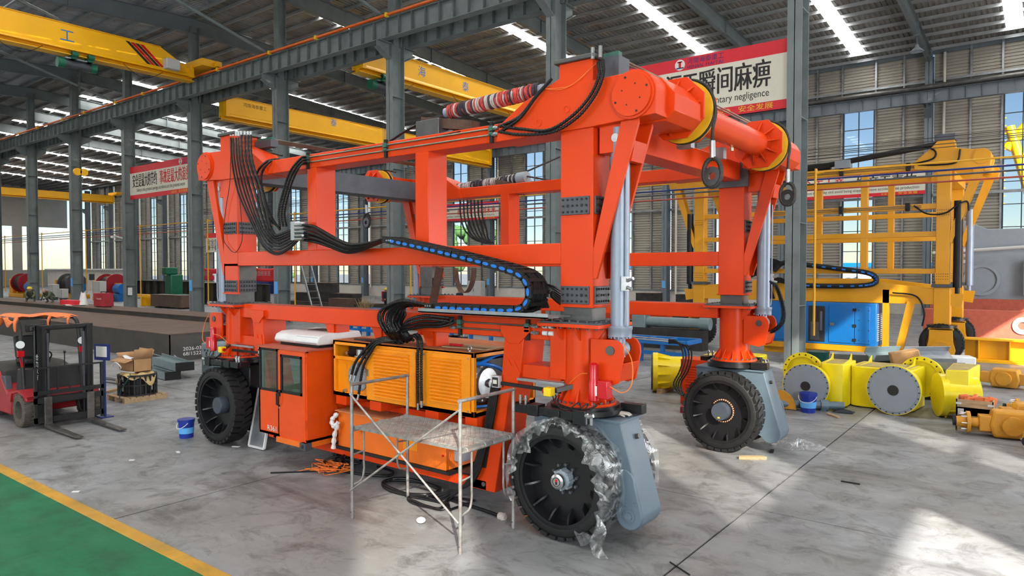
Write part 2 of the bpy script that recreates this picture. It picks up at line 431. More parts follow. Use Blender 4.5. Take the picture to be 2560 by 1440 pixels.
def build(name, mb, m, parent=None, loc=None, bev=0.0, smooth=True, solid=0.0, kind=None):
    """links one mesh object; vertices are given in world coordinates"""
    off = root_loc(parent) if parent is not None else (Vector(loc) if loc is not None else Vector((0, 0, 0)))
    me = bpy.data.meshes.new(name)
    me.from_pydata([v - off for v in mb.v], [], mb.f)
    me.update()
    bm = bmesh.new(); bm.from_mesh(me); bmesh.ops.recalc_face_normals(bm, faces=bm.faces); bm.to_mesh(me); bm.free()
    me.materials.append(MATS[m])
    if smooth:
        me.polygons.foreach_set('use_smooth', [True] * len(me.polygons)); me.set_sharp_from_angle(angle=R(38))
    o = bpy.data.objects.new(name, me); COL.objects.link(o)
    if parent is not None: o.parent = parent
    else: o.location = off
    if bev:
        b = o.modifiers.new('b', 'BEVEL'); b.width = bev; b.segments = 2; b.limit_method = 'ANGLE'; b.angle_limit = R(40)
    if solid:
        b = o.modifiers.new('s', 'SOLIDIFY'); b.thickness = solid; b.offset = 0
    if kind: o['kind'] = kind
    return o

def thing(name, label, cat, loc=(0, 0, 0), group=None, kind=None):
    o = bpy.data.objects.new(name, None); COL.objects.link(o); o.location = loc; o.empty_display_size = 0.2
    o['label'] = label; o['category'] = cat
    if group: o['group'] = group
    if kind: o['kind'] = kind
    return o
def tag(o, label, cat=None, group=None, kind=None):
    o['label'] = label
    if cat: o['category'] = cat
    if group: o['group'] = group
    if kind: o['kind'] = kind
    return o
def struct(name, mb, m, label=None, **k):
    o = build(name, mb, m, kind='structure', **k)
    if label: o['label'] = label
    return o
def sgroup(name, label, loc=(0, 0, 0)):
    o = bpy.data.objects.new(name, None); COL.objects.link(o); o.location = loc; o['kind'] = 'structure'; o['label'] = label
    return o
def copy_tree(o, loc=None, rz=None, parent=None, label=None):
    c = o.copy(); COL.objects.link(c)
    if parent is not None: c.parent = parent
    if loc is not None: c.location = loc
    if rz is not None: c.rotation_euler = (0, 0, rz)
    if label: c['label'] = label
    for ch in list(o.children): copy_tree(ch, parent=c)
    return c
def dupe(o, delta, parent):
    c = o.copy(); COL.objects.link(c); c.parent = parent; c.location = o.location + Vector(delta); return c

def spline(pts, n=24):
    """Catmull-Rom through the points"""
    P = [Vector(p) for p in pts]; P = [P[0] * 2 - P[1]] + P + [P[-1] * 2 - P[-2]]
    out = []; segs = len(P) - 3; per = max(2, n // segs)
    for i in range(segs):
        a, b, c, d = P[i:i + 4]
        for k in range(per):
            t = k / per
            out.append(0.5 * ((2 * b) + (c - a) * t + (2 * a - 5 * b + 4 * c - d) * t * t + (3 * b - a - 3 * c + d) * t ** 3))
    out.append(P[-2].copy()); return out

def text_mesh(body, size, m, name, parent, origin, ux, uz, width=None, align='LEFT', thick=0.004, squeeze=None, bold=0.0):
    """lettering as thin raised geometry: ux = reading direction, uz = up direction of the letters"""
    c = bpy.data.curves.new('lettering', 'FONT'); c.body = body; c.size = size; c.align_x = align
    t = bpy.data.objects.new('lettering', c); COL.objects.link(t)
    me = bpy.data.meshes.new_from_object(t)
    bpy.data.objects.remove(t); bpy.data.curves.remove(c)
    xs = [v.co.x for v in me.vertices]
    k = 1.0
    if width and xs: k = width / (max(xs) - min(xs))
    x0 = min(xs) if (xs and align == 'LEFT') else 0
    off = root_loc(parent) if parent is not None else Vector((0, 0, 0))
    ux = Vector(ux).normalized(); uz = Vector(uz).normalized(); nn = ux.cross(uz)
    for v in me.vertices: v.co = Vector(origin) - off + ux * ((v.co.x - x0) * k) + uz * v.co.y + nn * thick
    if bold:                       # heavier strokes: a second, slightly shifted impression of the letters
        bm = bmesh.new(); bm.from_mesh(me); bm.faces.ensure_lookup_table()
        for sh in (bold, -bold):
            g = bmesh.ops.duplicate(bm, geom=[f for f in list(bm.faces)[:len(me.polygons)]])
            for e in g['geom']:
                if isinstance(e, bmesh.types.BMVert): e.co += ux * sh + nn * 0.001 * (1 if sh > 0 else 2)
        bm.to_mesh(me); bm.free()
    me.name = name; me.materials.clear(); me.materials.append(MATS[m])
    o = bpy.data.objects.new(name, me); COL.objects.link(o)
    if parent is not None: o.parent = parent
    return o

def islands(mb):
    par = list(range(len(mb.v)))
    def find(a):
        while par[a] != a: par[a] = par[par[a]]; a = par[a]
        return a
    for q in mb.f:
        for i in q[1:]: par[find(i)] = find(q[0])
    groups = {}
    for q in mb.f: groups.setdefault(find(q[0]), []).append(q)
    out = []
    for fs in groups.values():
        ids = sorted({i for q in fs for i in q}); mp = {i: k for k, i in enumerate(ids)}
        q = MB(); q.v = [mb.v[i] for i in ids]; q.f = [[mp[i] for i in f] for f in fs]; out.append(q)
    return out
def build_each(name, mb, m, parent, **k):
    return [build(name, q, m, parent, **k) for q in islands(mb)]

# ================================================================== THE HALL
SP = 9.5
CX = [-6.67 - SP * k for k in range(-1, 10)]          # frames along the hall
RY, FY, NY = 24.0, 55.0, -13.0                          # ridge column row, far wall, near wall
X1, X0 = 12.0, -150.0
def roof_z(y): return 19.75 - 0.058 * abs(y - RY)

# floor: concrete slabs between the saw-cut joints
fl = sgroup('floor', 'worn grey concrete workshop floor with saw cut joints')
JX = [-3.06 - 6.12 * k for k in range(-3, 8)][::-1]; JY = [3.05 - 16, 3.05, 9.05, 15.05, 21.05, 27.05]
for i in range(len(JX) - 1):
    for j in range(len(JY) - 1):
        build('floor_slab', MB().box(JX[i] + 0.013, JX[i + 1] - 0.013, JY[j] + 0.009, JY[j + 1] - 0.009, -0.2, 0), 'concrete', fl)
build('floor_slab', MB().box(X0, JX[0] - 0.006, NY, FY + 0.5, -0.2, 0), 'concrete', fl)
build('floor_slab', MB().box(JX[0], 40, JY[-1] + 0.006, FY + 0.5, -0.2, 0), 'concrete', fl)
build('floor_base', MB().box(X0, 40, NY, FY + 0.5, -0.5, -0.02), 'rubber_black', fl)
build('floor_slab', MB().box(JX[-1], 40, NY, JY[-1], -0.2, 0), 'concrete', fl)
struct('floor_paint', MB().box(-60, 12, -12.9, 3.66, 0.0, 0.004), 'green_floor', 'glossy green painted walkway on the floor')
struct('floor_line', MB().box(-60, 12, 3.66, 3.83, 0.0, 0.005), 'yellow_floor', 'yellow painted line along the green walkway')
# ground outside
struct('ground_outside', MB().box(-400, 300, -300, 400, -1.2, -0.6), 'concrete', 'paved ground outside the hall')

# columns of the middle row
for k, x in enumerate(CX):
    t = sgroup('column', 'grey steel H column of the middle row', (x, RY, 0))
    mb = MB()
    for y in (RY - 0.4, RY + 0.37): mb.box(x - 0.23, x + 0.23, y, y + 0.03, 0, 14.0)
    mb.box(x - 0.012, x + 0.012, RY - 0.4, RY + 0.4, 0, 14.0)
    mb.box(x - 0.3, x + 0.3, RY - 0.5, RY + 0.5, 0, 0.04)
    build('shaft', mb, 'column_grey', t)
    for z in (1.9, 4.6, 8.0, 11.5): build('stiffener', MB().box(x - 0.22, x + 0.22, RY - 0.37, RY + 0.37, z, z + 0.02), 'column_grey', t)
    up = MB()
    for y in (RY - 0.27, RY + 0.24): up.box(x - 0.21, x + 0.21, y, y + 0.03, 14.0, 18.9)
    up.box(x - 0.012, x + 0.012, RY - 0.25, RY + 0.25, 14.0, 18.9)
    build('upper_shaft', up, 'column_grey', t)
    for s in (-1, 1):
        y0, y1 = RY + s * 0.4, RY + s * 1.2
        mb = MB(); mb.prism([(y0, 13.3), (y1, 13.75), (y1, 14.05), (y0, 14.05)], 'X', x - 0.012, x + 0.012)
        mb.box(x - 0.2, x + 0.2, min(y0, y1), max(y0, y1), 14.03, 14.06)
        mb.bar((x, y0, 13.3), (x, y1, 13.75), 0.36, 0.025)
        build('corbel', mb, 'column_grey', t)

def runway(name, y, z0, z1, m, label, orange, fine):
    """crane girder, one length per bay, with web stiffeners on both faces"""
    st = None
    for k in range(len(CX) - 1):
        xa, xb = CX[k + 1] + 0.01, CX[k] - 0.01; zc = (z0 + z1) / 2
        t = sgroup(name, label, (xb, y, z0))
        build('girder', MB().hbeam((xa, y, zc), (xb, y, zc), z1 - z0, 0.42, 0.014, 0.025), m, t)
        n = 11
        if k in fine:
            for i in range(n):
                dx = (i + 0.5) * (xb - xa) / n
                if st is None:
                    st = build('web_stiffener', MB().box(xb - dx - 0.008, xb - dx + 0.008, y - 0.19, y + 0.19, z0 + 0.025, z1 - 0.025), m, t); sx = dx
                else: dupe(st, (-(dx - sx), 0, 0), t)
        else:
            mb = MB()
            for i in range(n):
                xx = xb - (i + 0.5) * (xb - xa) / n; mb.box(xx - 0.008, xx + 0.008, y - 0.19, y + 0.19, z0 + 0.025, z1 - 0.025)
            build('web_stiffener', mb, m, t, kind='stuff')
        build('crane_rail', MB().box(xa, xb, y - 0.05, y + 0.05, z1, z1 + 0.1), 'mill_steel', t)
        if orange:
            for q in range(3):
                build('conductor_bar', MB().box(xa - 0.01, xb + 0.01, y - 0.30 + q * 0.05, y - 0.275 + q * 0.05, z1 + 0.06 + 0.05 * (q % 2), z1 + 0.13 + 0.05 * (q % 2)), 'orange_rail', t)
            for xx in (xa + 0.6, (xa + xb) / 2): build('bar_bracket', MB().box(xx - 0.06, xx + 0.06, y - 0.33, y - 0.14, z1, z1 + 0.2), 'switch_yellow', t)
runway('runway_beam', 23.15, 14.08, 15.0, 'column_grey', 'dark grey crane runway girder carrying orange conductor bars', True, range(0, 6))
runway('runway_beam', 24.85, 14.08, 14.95, 'column_grey', 'dark grey crane runway girder on the far side of the columns', False, range(0, 4))
runway('runway_beam', 53.75, 14.08, 14.9, 'rafter_grey', 'grey crane runway girder along the far wall', False, range(0, 3))
for k in range(len(CX) - 1):
    struct('beam_pipe', MB().cyl((CX[k + 1], 53.55, 15.1), (CX[k], 53.55, 15.1), 0.17, n=12), 'bare_steel', 'round pipe laid on the far wall runway girder')

# rafters
for k, x in enumerate(CX):
    for y0, y1 in ((RY, FY - 0.2), (RY, NY)):
        t = sgroup('rafter_beam', 'grey tapered roof rafter', (x, y0, roof_z(y0) - 0.6))
        mb = MB()
        za, zb = roof_z(y0) - 0.3, roof_z(y1) - 0.3
        d0, d1 = 0.95, 0.75
        s = 1 if y1 > y0 else -1
        mb.prism([(y0, za - d0), (y1, zb - d1), (y1, zb), (y0, za)], 'X', x - 0.01, x + 0.01)
        mb.prism([(y0, za - 0.02), (y1, zb - 0.02), (y1, zb), (y0, za)], 'X', x - 0.14, x + 0.14)
        mb.prism([(y0, za - d0), (y1, zb - d1), (y1, zb - d1 + 0.02), (y0, za - d0 + 0.02)], 'X', x - 0.14, x + 0.14)
        build('rafter', mb, 'rafter_grey' if y1 < y0 else 'column_grey', t)
        for q in range(1, 5):
            f = q / 5; yy = y0 + (y1 - y0) * f; zt = za + (zb - za) * f; dd = d0 + (d1 - d0) * f
            build('splice_plate', MB().box(x - 0.13, x + 0.13, yy - 0.025, yy + 0.025, zt - dd - 0.06, zt + 0.03), 'rafter_grey', t)
# tie struts under the bay-one roof
for k in range(1, 8):
    x = CX[k]
    struct('tie_beam', MB().hbeam((x, 8.0, 17.0), (x - SP, 8.0, 17.0), 0.3, 0.2, 0.012, 0.015), 'rafter_grey', 'slim grey tie beam under the roof')
for k in range(2, 7):
    struct('brace_beam', MB().cyl((CX[k], 23.4, 15.2), (CX[k] + 0.2, 12.5, 18.1), 0.09, n=10), 'column_grey', 'round diagonal roof brace')
for k in range(1, 8):
    struct('strut_beam', MB().cyl((CX[k], 14.0, 17.6), (CX[k] - SP, 14.0, 17.6), 0.06, n=8), 'rafter_grey', 'thin round strut between rafters')

# roof: purlins, corrugated sheeting, translucent strips
ceil = sgroup('ceiling', 'corrugated steel roof on purlins with translucent strips')
def purlin_rows(ya, yb, n):
    for i in range(n + 1):
        y = ya + (yb - ya) * (i + 0.3) / (n + 0.6); z = roof_z(y)
        mb = MB(); mb.box(X0, X1, y - 0.006, y + 0.006, z - 0.28, z - 0.06)
        mb.box(X0, X1, y, y + 0.07, z - 0.075, z - 0.06); mb.box(X0, X1, y - 0.07, y, z - 0.28, z - 0.265)
        build('purlin', mb, 'purlin_zinc', ceil)
purlin_rows(RY, FY, 21); purlin_rows(RY, NY, 25)
SKX = [-2.0 + 8.75, -2.0] + [-10.8 - 8.85 * k for k in range(0, 15)]
def sheet(xa, xb, ya, yb, m, name, n_per=0.30, up=0.0):
    mb = MB(); xs = []; x = xa; k = 0
    while x < xb - 1e-6:
        for f, h in ((0, 0), (0.55, 0), (0.65, 0.05), (0.9, 0.05)):
            if x + f * n_per <= xb: xs.append((x + f * n_per, h))
        x += n_per
    xs.append((xb, 0))
    vs = []
    for xx, h in xs:
        vs.append((xx, ya, roof_z(ya) - 0.05 + h + up)); vs.append((xx, yb, roof_z(yb) - 0.05 + h + up))
    fs = [(2 * i, 2 * i + 1, 2 * i + 3, 2 * i + 2) for i in range(len(xs) - 1)]
    mb.add(vs, fs)
    return build(name, mb, m, ceil, smooth=False)
edges = sorted([X0, X1] + [e for s in SKX for e in (s - 0.45, s + 0.45) if X0 < e < X1])
for i in range(len(edges) - 1):
    a, b = edges[i], edges[i + 1]
    is_sky = any(abs((a + b) / 2 - s) < 0.2 for s in SKX)
    if is_sky:
        sheet(a, b, RY + 4, FY - 1.5, 'skylight', 'skylight_strip', up=0.01); sheet(a, b, RY, RY + 4, 'roof_sheet', 'roof_panel'); sheet(a, b, FY - 1.5, FY + 0.6, 'roof_sheet', 'roof_panel')
        sheet(a, b, NY + 4, RY - 7, 'skylight', 'skylight_strip', up=0.01); sheet(a, b, RY - 7, RY, 'roof_sheet_lit', 'roof_panel'); sheet(a, b, NY - 0.5, NY + 4, 'roof_sheet_lit', 'roof_panel')
    else:
        sheet(a, b, RY, FY + 0.6, 'roof_sheet', 'roof_panel'); sheet(a, b, NY - 0.5, RY, 'roof_sheet_lit', 'roof_panel')

# far wall ------------------------------------------------------------
wf = sgroup('wall_far', 'far side wall of ribbed grey beige sheeting above a white plinth')
build('plinth', MB().box(X0, X1, FY, FY + 0.35, 0, 1.28), 'white_wall', wf)
build('plinth_cap', MB().box(X0, X1, FY - 0.06, FY + 0.35, 1.28, 1.40), 'column_grey', wf)
for k in range(-1, 15):
    x = -6.67 - SP * k
    mb = MB()
    for y in (FY - 0.8, FY - 0.03): mb.box(x - 0.22, x + 0.22, y, y + 0.03, 0, 17.4)
    mb.box(x - 0.012, x + 0.012, FY - 0.8, FY, 0, 17.4)
    t = sgroup('column', 'grey steel H column standing against the far wall', (x, FY - 0.4, 0))
    build('shaft', mb, 'rafter_grey', t)
    mb = MB().box(x - 0.2, x + 0.2, FY - 1.7, FY - 0.8, 14.02, 14.06); mb.prism([(FY - 0.8, 13.2), (FY - 1.6, 13.7), (FY - 1.6, 14.02), (FY - 0.8, 14.02)], 'X', x - 0.012, x + 0.012)
    mb.bar((x, FY - 0.8, 13.2), (x, FY - 1.6, 13.7), 0.34, 0.025)
    build('corbel', mb, 'rafter_grey', t)
    if k < 12: build('sign', MB().box(x - 0.16, x + 0.16, FY - 0.815, FY - 0.8, 1.55, 2.15), 'pale_blue_label', t)
def ribbed(xa, xb, za, zb, name, parent, y=FY + 0.12):
    """sheeting with horizontal ribs"""
    prof = []; z = za; per = 0.21
    while z < zb - 1e-6:
        for f, h in ((0, 0), (0.5, 0), (0.62, 0.06), (0.88, 0.06)):
            if z + f * per <= zb: prof.append((z + f * per, h))
        z += per
    prof.append((zb, 0))
    vs = []
    for zz, h in prof: vs.append((xa, y + h, zz)); vs.append((xb, y + h, zz))
    fs = [(2 * i, 2 * i + 1, 2 * i + 3, 2 * i + 2) for i in range(len(prof) - 1)]
    return build(name, MB().add(vs, fs), 'wall_sheet', parent, smooth=False)
# layout of one bay, distances from the column on its right hand end
OFF = [0.22, 1.55, 3.3, 5.48, 7.18, SP - 0.22]
pane_src = None; nwin = 0
WINX = []
for k in range(-1, 14):
    xr = -6.67 - SP * k
    if xr > X1 - 0.5: xr = X1
    for i in range(5):
        xb_, xa_ = xr - OFF[i], xr - OFF[i + 1]
        if k >= 10 and i != 2: pass
        ribbed(xa_, xb_, 14.6, 17.75, 'wall_panel', wf)
        if i == 2:
            WINX.append((xa_, xb_))
        else:
            ribbed(xa_, xb_, 1.4, 14.6, 'wall_panel', wf)
    for o in OFF[1:5]:
        x = xr - o
        build('wall_post', MB().box(x - 0.06, x + 0.06, FY - 0.1, FY + 0.12, 1.4, 17.8), 'galvanised', wf)
    for z, s in ((8.1, 0.09), (15.75, 0.07)):
        build('wall_rail', MB().box(xr - SP + 0.22, xr - 0.22, FY - 0.18, FY + 0.1, z - s, z + s), 'galvanised', wf)
    build('drain_pipe', MB().cyl((xr + 0.85, FY - 0.3, 1.0), (xr + 0.85, FY - 0.3, 17.5), 0.09, n=10), 'pvc_pipe', wf)
    build('eave_beam', MB().box(xr - SP, xr, FY - 0.05, FY + 0.3, 17.55, 17.9), 'rafter_grey', wf)
for n, (xa, xb) in enumerate(WINX):
    t = sgroup('window_%d' % (n + 1), 'tall narrow window in the far wall with dark frame', ((xa + xb) / 2, FY + 0.1, 1.4))
    mb = MB()
    for x in (xa + 0.06, xb - 0.14): mb.box(x, x + 0.08, FY + 0.02, FY + 0.14, 1.4, 14.6)
    for z in (1.4, 14.52): mb.box(xa + 0.06, xb - 0.06, FY + 0.02, FY + 0.14, z, z + 0.08)
    build('window_frame', mb, 'window_frame', t)
    xm = (xa + xb) / 2
    build('mullion', MB().box(xm - 0.03, xm + 0.03, FY + 0.03, FY + 0.13, 1.48, 14.52), 'window_frame', t)
    zs = [1.48 + (14.52 - 1.48) * q / 9 for q in range(10)]
    for q in range(1, 9): build('transom', MB().box(xa + 0.14, xb - 0.14, FY + 0.035, FY + 0.125, zs[q] - 0.025, zs[q] + 0.025), 'window_frame', t)
    for q in range(9):
        for xx0, xx1 in ((xa + 0.14, xm - 0.03), (xm + 0.03, xb - 0.14)):
            build('pane', MB().add([(xx0, FY + 0.08, zs[q] + 0.025), (xx1, FY + 0.08, zs[q] + 0.025), (xx1, FY + 0.08, zs[q + 1] - 0.025), (xx0, FY + 0.08, zs[q + 1] - 0.025)], [(0, 1, 2, 3)]), 'window_glass', t)

# near side wall, behind the camera
struct('wall_near', MB().box(X0, X1, NY - 0.3, NY, 0, 18.2), 'wall_sheet', 'side wall of the hall behind the camera')
# gable wall behind the camera on the right, with door openings and high windows
OPEN = [(-8.0, -1.84, 0.0, 10.6), (-5.7, -2.6, 11.7, 14.6), (-11.8, -9.8, 13.1, 15.3), (1.35, 2.75, 0.6, 12.0), (5.0, 7.2, 12.6, 15.6), (9.3, 12.4, 13.2, 15.4), (16.0, 30.0, 0.0, 11.6)]
ys = sorted(set([NY, FY] + [v for o in OPEN for v in o[:2]])); zs_ = sorted(set([0.0, 19.6] + [v for o in OPEN for v in o[2:]]))
mb = MB()
for i in range(len(ys) - 1):
    run = None
    for j in range(len(zs_) - 1):
        yc, zc = (ys[i] + ys[i + 1]) / 2, (zs_[j] + zs_[j + 1]) / 2
        if any(o[0] < yc < o[1] and o[2] < zc < o[3] for o in OPEN): continue
        mb.box(X1, X1 + 0.25, ys[i], ys[i + 1], zs_[j], zs_[j + 1])
struct('wall_gable', mb, 'wall_sheet', 'gable wall with tall door openings and high windows', smooth=False)
mb = MB()
for o in OPEN:
    n = max(1, int((o[3] - o[2]) / 1.5))
    if o[2] > 0.1:
        for q in range(1, n): mb.box(X1 + 0.05, X1 + 0.2, o[0], o[1], o[2] + (o[3] - o[2]) * q / n - 0.05, o[2] + (o[3] - o[2]) * q / n + 0.05)
        n = max(1, int((o[1] - o[0]) / 1.1))
        for q in range(1, n): mb.box(X1 + 0.05, X1 + 0.2, o[0] + (o[1] - o[0]) * q / n - 0.05, o[0] + (o[1] - o[0]) * q / n + 0.05, o[2], o[3])
mg = MB()
for o in OPEN:
    if o[2] > 0.1: mg.box(X1 + 0.12, X1 + 0.13, o[0], o[1], o[2], o[3])
struct('window_glazing', mg, 'dusty_glass', 'dusty glass of the high gable windows')
struct('window_bars', mb, 'window_frame', 'glazing bars of the high gable windows')
# other end of the hall, far to the left
mb = MB()
mb.box(X0 - 0.3, X0, NY, 20, 0, 19.5); mb.box(X0 - 0.3, X0, 20, FY, 11, 19.5); mb.box(X0 - 0.3, X0, 38, FY, 0, 3.0); mb.box(X0 - 0.3, X0, 46, 47.5, 3, 11); mb.box(X0 - 0.3, X0, 36, 38, 0, 11)
struct('wall_end', mb, 'wall_sheet', 'distant end wall of the hall with open doorway')

# ================================================================== THE RED-ORANGE GANTRY
LXL, LXR, LYF, LYR = -11.73, -4.38, 7.13, 12.10
XM, YM = (LXL + LXR) / 2, (LYF + LYR) / 2
G = thing('gantry_carrier', 'big orange-red portal lift machine on steerable rubber wheels in the middle of the hall', 'gantry machine', (-8.0, 9.6, 0))
def mir(mb, mx, my):
    q = MB(); q.f = mb.f
    q.v = [Vector(((2 * XM - v.x) if mx else v.x, (2 * YM - v.y) if my else v.y, v.z)) for v in mb.v]
    return q
RO = 'red_orange_paint'
XR, XL_ = -4.165, -4.61
YF, YB = 6.94, 7.32

def bolt_plate(c, ax, w, h, m='dark_grey_plate'):
    """splice plate with a 6 x 3 bolt pattern; ax = outward axis ('-Y' or '+X')"""
    p = MB(); b = MB(); x, y, z = c; t = 0.02
    if ax == '-Y':
        p.box(x - w / 2, x + w / 2, y - t, y, z - h / 2, z + h / 2)
        for i in range(6):
            for j in range(3):
                r = 0.021 if (j == 1 and i in (1, 4)) else 0.0135
                bx, bz = x + (i - 2.5) * w * 0.165, z + (j - 1) * h * 0.34
                b.cyl((bx, y - t - (0.002 if r > 0.02 else 0.012), bz), (bx, y - t + 0.003, bz), r, n=8)
    else:
        p.box(x, x + t, y - w / 2, y + w / 2, z - h / 2, z + h / 2)
        for i in range(6):
            for j in range(3):
                r = 0.021 if (j == 1 and i in (1, 4)) else 0.0135
                by, bz = y + (i - 2.5) * w * 0.165, z + (j - 1) * h * 0.34
                b.cyl((x + t - 0.003, by, bz), (x + t + (0.002 if r > 0.02 else 0.012), by, bz), r, n=8)
    return p, b

def tyre_mesh(cx, y0, y1, cz, Ro, Ri):
    mb = MB(); w = y1 - y0
    Rb = Ro - 0.035
    mb.lathe((cx, y0, cz), (0, 1, 0), [(0.0, Ri), (0.0, Ro - 0.085), (0.02, Ro - 0.05), (0.05, Rb), (w - 0.05, Rb), (w - 0.02, Ro - 0.05), (w, Ro - 0.085), (w, Ri)], n=56, close=True)
    n = 34
    for k in range(n):
        a0 = 2 * math.pi * k / n
        for side in (0, 1):
            off = 0.5 * side * 2 * math.pi / n
            ya, yb = (y0 + 0.004, y0 + w * 0.53) if side == 0 else (y0 + w * 0.47, y1 - 0.004)
            sl = 0.55 * 2 * math.pi / n * (1 if side == 0 else -1)
            vs = []
            for yy, da in ((ya, -sl * (0 if side == 0 else 1) * 0.5), (yb, sl * 0.5)):
                for dd in (-0.36, 0.36):
                    an = a0 + off + da + dd * 2 * math.pi / n
                    for rr in (Rb - 0.02, Ro if (abs(yy - (y0 + y1) / 2) < w * 0.3) else Ro - 0.012):
                        vs.append((cx + rr * math.cos(an), yy, cz + rr * math.sin(an)))
            mb.add(vs, [(0, 1, 3, 2), (4, 6, 7, 5), (0, 4, 5, 1), (2, 3, 7, 6), (1, 5, 7, 3), (0, 2, 6, 4)])
    return mb

HUBS = {}
def wheel(mx, my, outer, hub, wx=-4.42):
    """a tyre with dished black rim; outer wheel on the face away from the machine"""
    y0, y1 = (6.575, 6.905) if outer else (7.395, 7.725)
    cz, Ro, Ri = 0.683, 0.683, 0.535
    t = build('tyre', mir(tyre_mesh(wx, y0, y1, cz, Ro, Ri), mx, my), 'tyre_rubber', G)
    mb = MB()
    mb.ring((wx, y0 + 0.012, cz), (wx, y0 + 0.035, cz), Ri + 0.012, Ri - 0.045, n=48)
    mb.ring((wx, y0 + 0.02, cz), (wx, y1 - 0.01, cz), Ri, Ri - 0.03, n=48)
    yd = y0 + 0.20 if outer else y0 + 0.14
    mb.lathe((wx, yd, cz), (0, 1, 0), [(0.0, 0.0001), (0.0, Ri - 0.02), (0.03, Ri - 0.02), (0.03, 0.0001)], n=48)
    build('rim', mir(mb, mx, my), 'black_paint', t)
    if not outer: return t
    for k in range(12):
        a = 2 * math.pi * (k + 0.5) / 12; d = V(math.cos(a), 0, math.sin(a)); s = V(-math.sin(a), 0, math.cos(a)) * 0.012
        c = V(wx, 0, cz); A, B = c + d * (Ri - 0.03), c + d * (Ri - 0.19)
        q = [A + V(0, y0 + 0.035, 0), A + V(0, yd, 0), B + V(0, yd, 0), A * 0.35 + B * 0.65 + V(0, y0 + 0.10, 0)]
        vs = [p + s for p in q] + [p - s for p in q]
        build('rim_rib', mir(MB().add(vs, [(0, 1, 2, 3), (7, 6, 5, 4), (0, 4, 5, 1), (1, 5, 6, 2), (2, 6, 7, 3), (3, 7, 4, 0)]), mx, my), 'black_paint', t)
    if hub == 'gear':
        mb = MB().lathe((wx, yd, cz), (0, -1, 0), [(0, 0.11), (0.10, 0.11), (0.12, 0.085), (0.15, 0.085)], n=24)
        for k in range(8):
            a = 2 * math.pi * k / 8; mb.bar((wx + 0.112 * math.cos(a), yd, cz + 0.112 * math.sin(a)), (wx + 0.112 * math.cos(a), yd - 0.11, cz + 0.112 * math.sin(a)), 0.025, 0.025)
        build('hub', mir(mb, mx, my), 'disc_grey', t)
        build('hub_cap', mir(MB().lathe((wx, yd - 0.15, cz), (0, -1, 0), [(0, 0.088), (0.035, 0.086), (0.045, 0.06), (0.05, 0.06), (0.05, 0.0001)], n=28), mx, my), 'chrome', t)
        e = MB().ring((wx, yd - 0.2005, cz), (wx, yd - 0.203, cz), 0.052, 0.044, n=24)
        e.box(wx - 0.012, wx + 0.012, yd - 0.203, yd - 0.2, cz - 0.03, cz + 0.01)
        build('hub_emblem', mir(e, mx, my), 'text_black', t)
        build('hub_emblem', mir(MB().cyl((wx, yd - 0.2, cz + 0.018), (wx, yd - 0.204, cz + 0.018), 0.016, n=12), mx, my), 'text_red', t)
        b = MB()
        for k in range(10):
            a = 2 * math.pi * k / 10 + 0.2; b.cyl((wx + 0.165 * math.cos(a), yd, cz + 0.165 * math.sin(a)), (wx + 0.165 * math.cos(a), yd - 0.04, cz + 0.165 * math.sin(a)), 0.018, n=8)
        build('wheel_nuts', mir(b, mx, my), 'dark_grey_plate', t)
    else:
        build('hub', mir(MB().lathe((wx, yd, cz), (0, -1, 0), [(0, 0.15), (0.14, 0.15), (0.155, 0.14), (0.155, 0.0001)], n=32), mx, my), 'hub_dark', t)
        if hub == 'beads':
            for k in range(21):
                a = -2.0 + 4.5 * k / 20
                build('bearing_ball', mir(MB().sphere((wx + 0.185 * math.cos(a), yd - 0.02, cz + 0.185 * math.sin(a)), 0.022, 8, 6), mx, my), 'copper', t)
            build('hub_label', mir(MB().box(wx - 0.05, wx - 0.01, yd - 0.158, yd - 0.154, cz - 0.11, cz - 0.085), mx, my), 'text_gold', t)
    return t

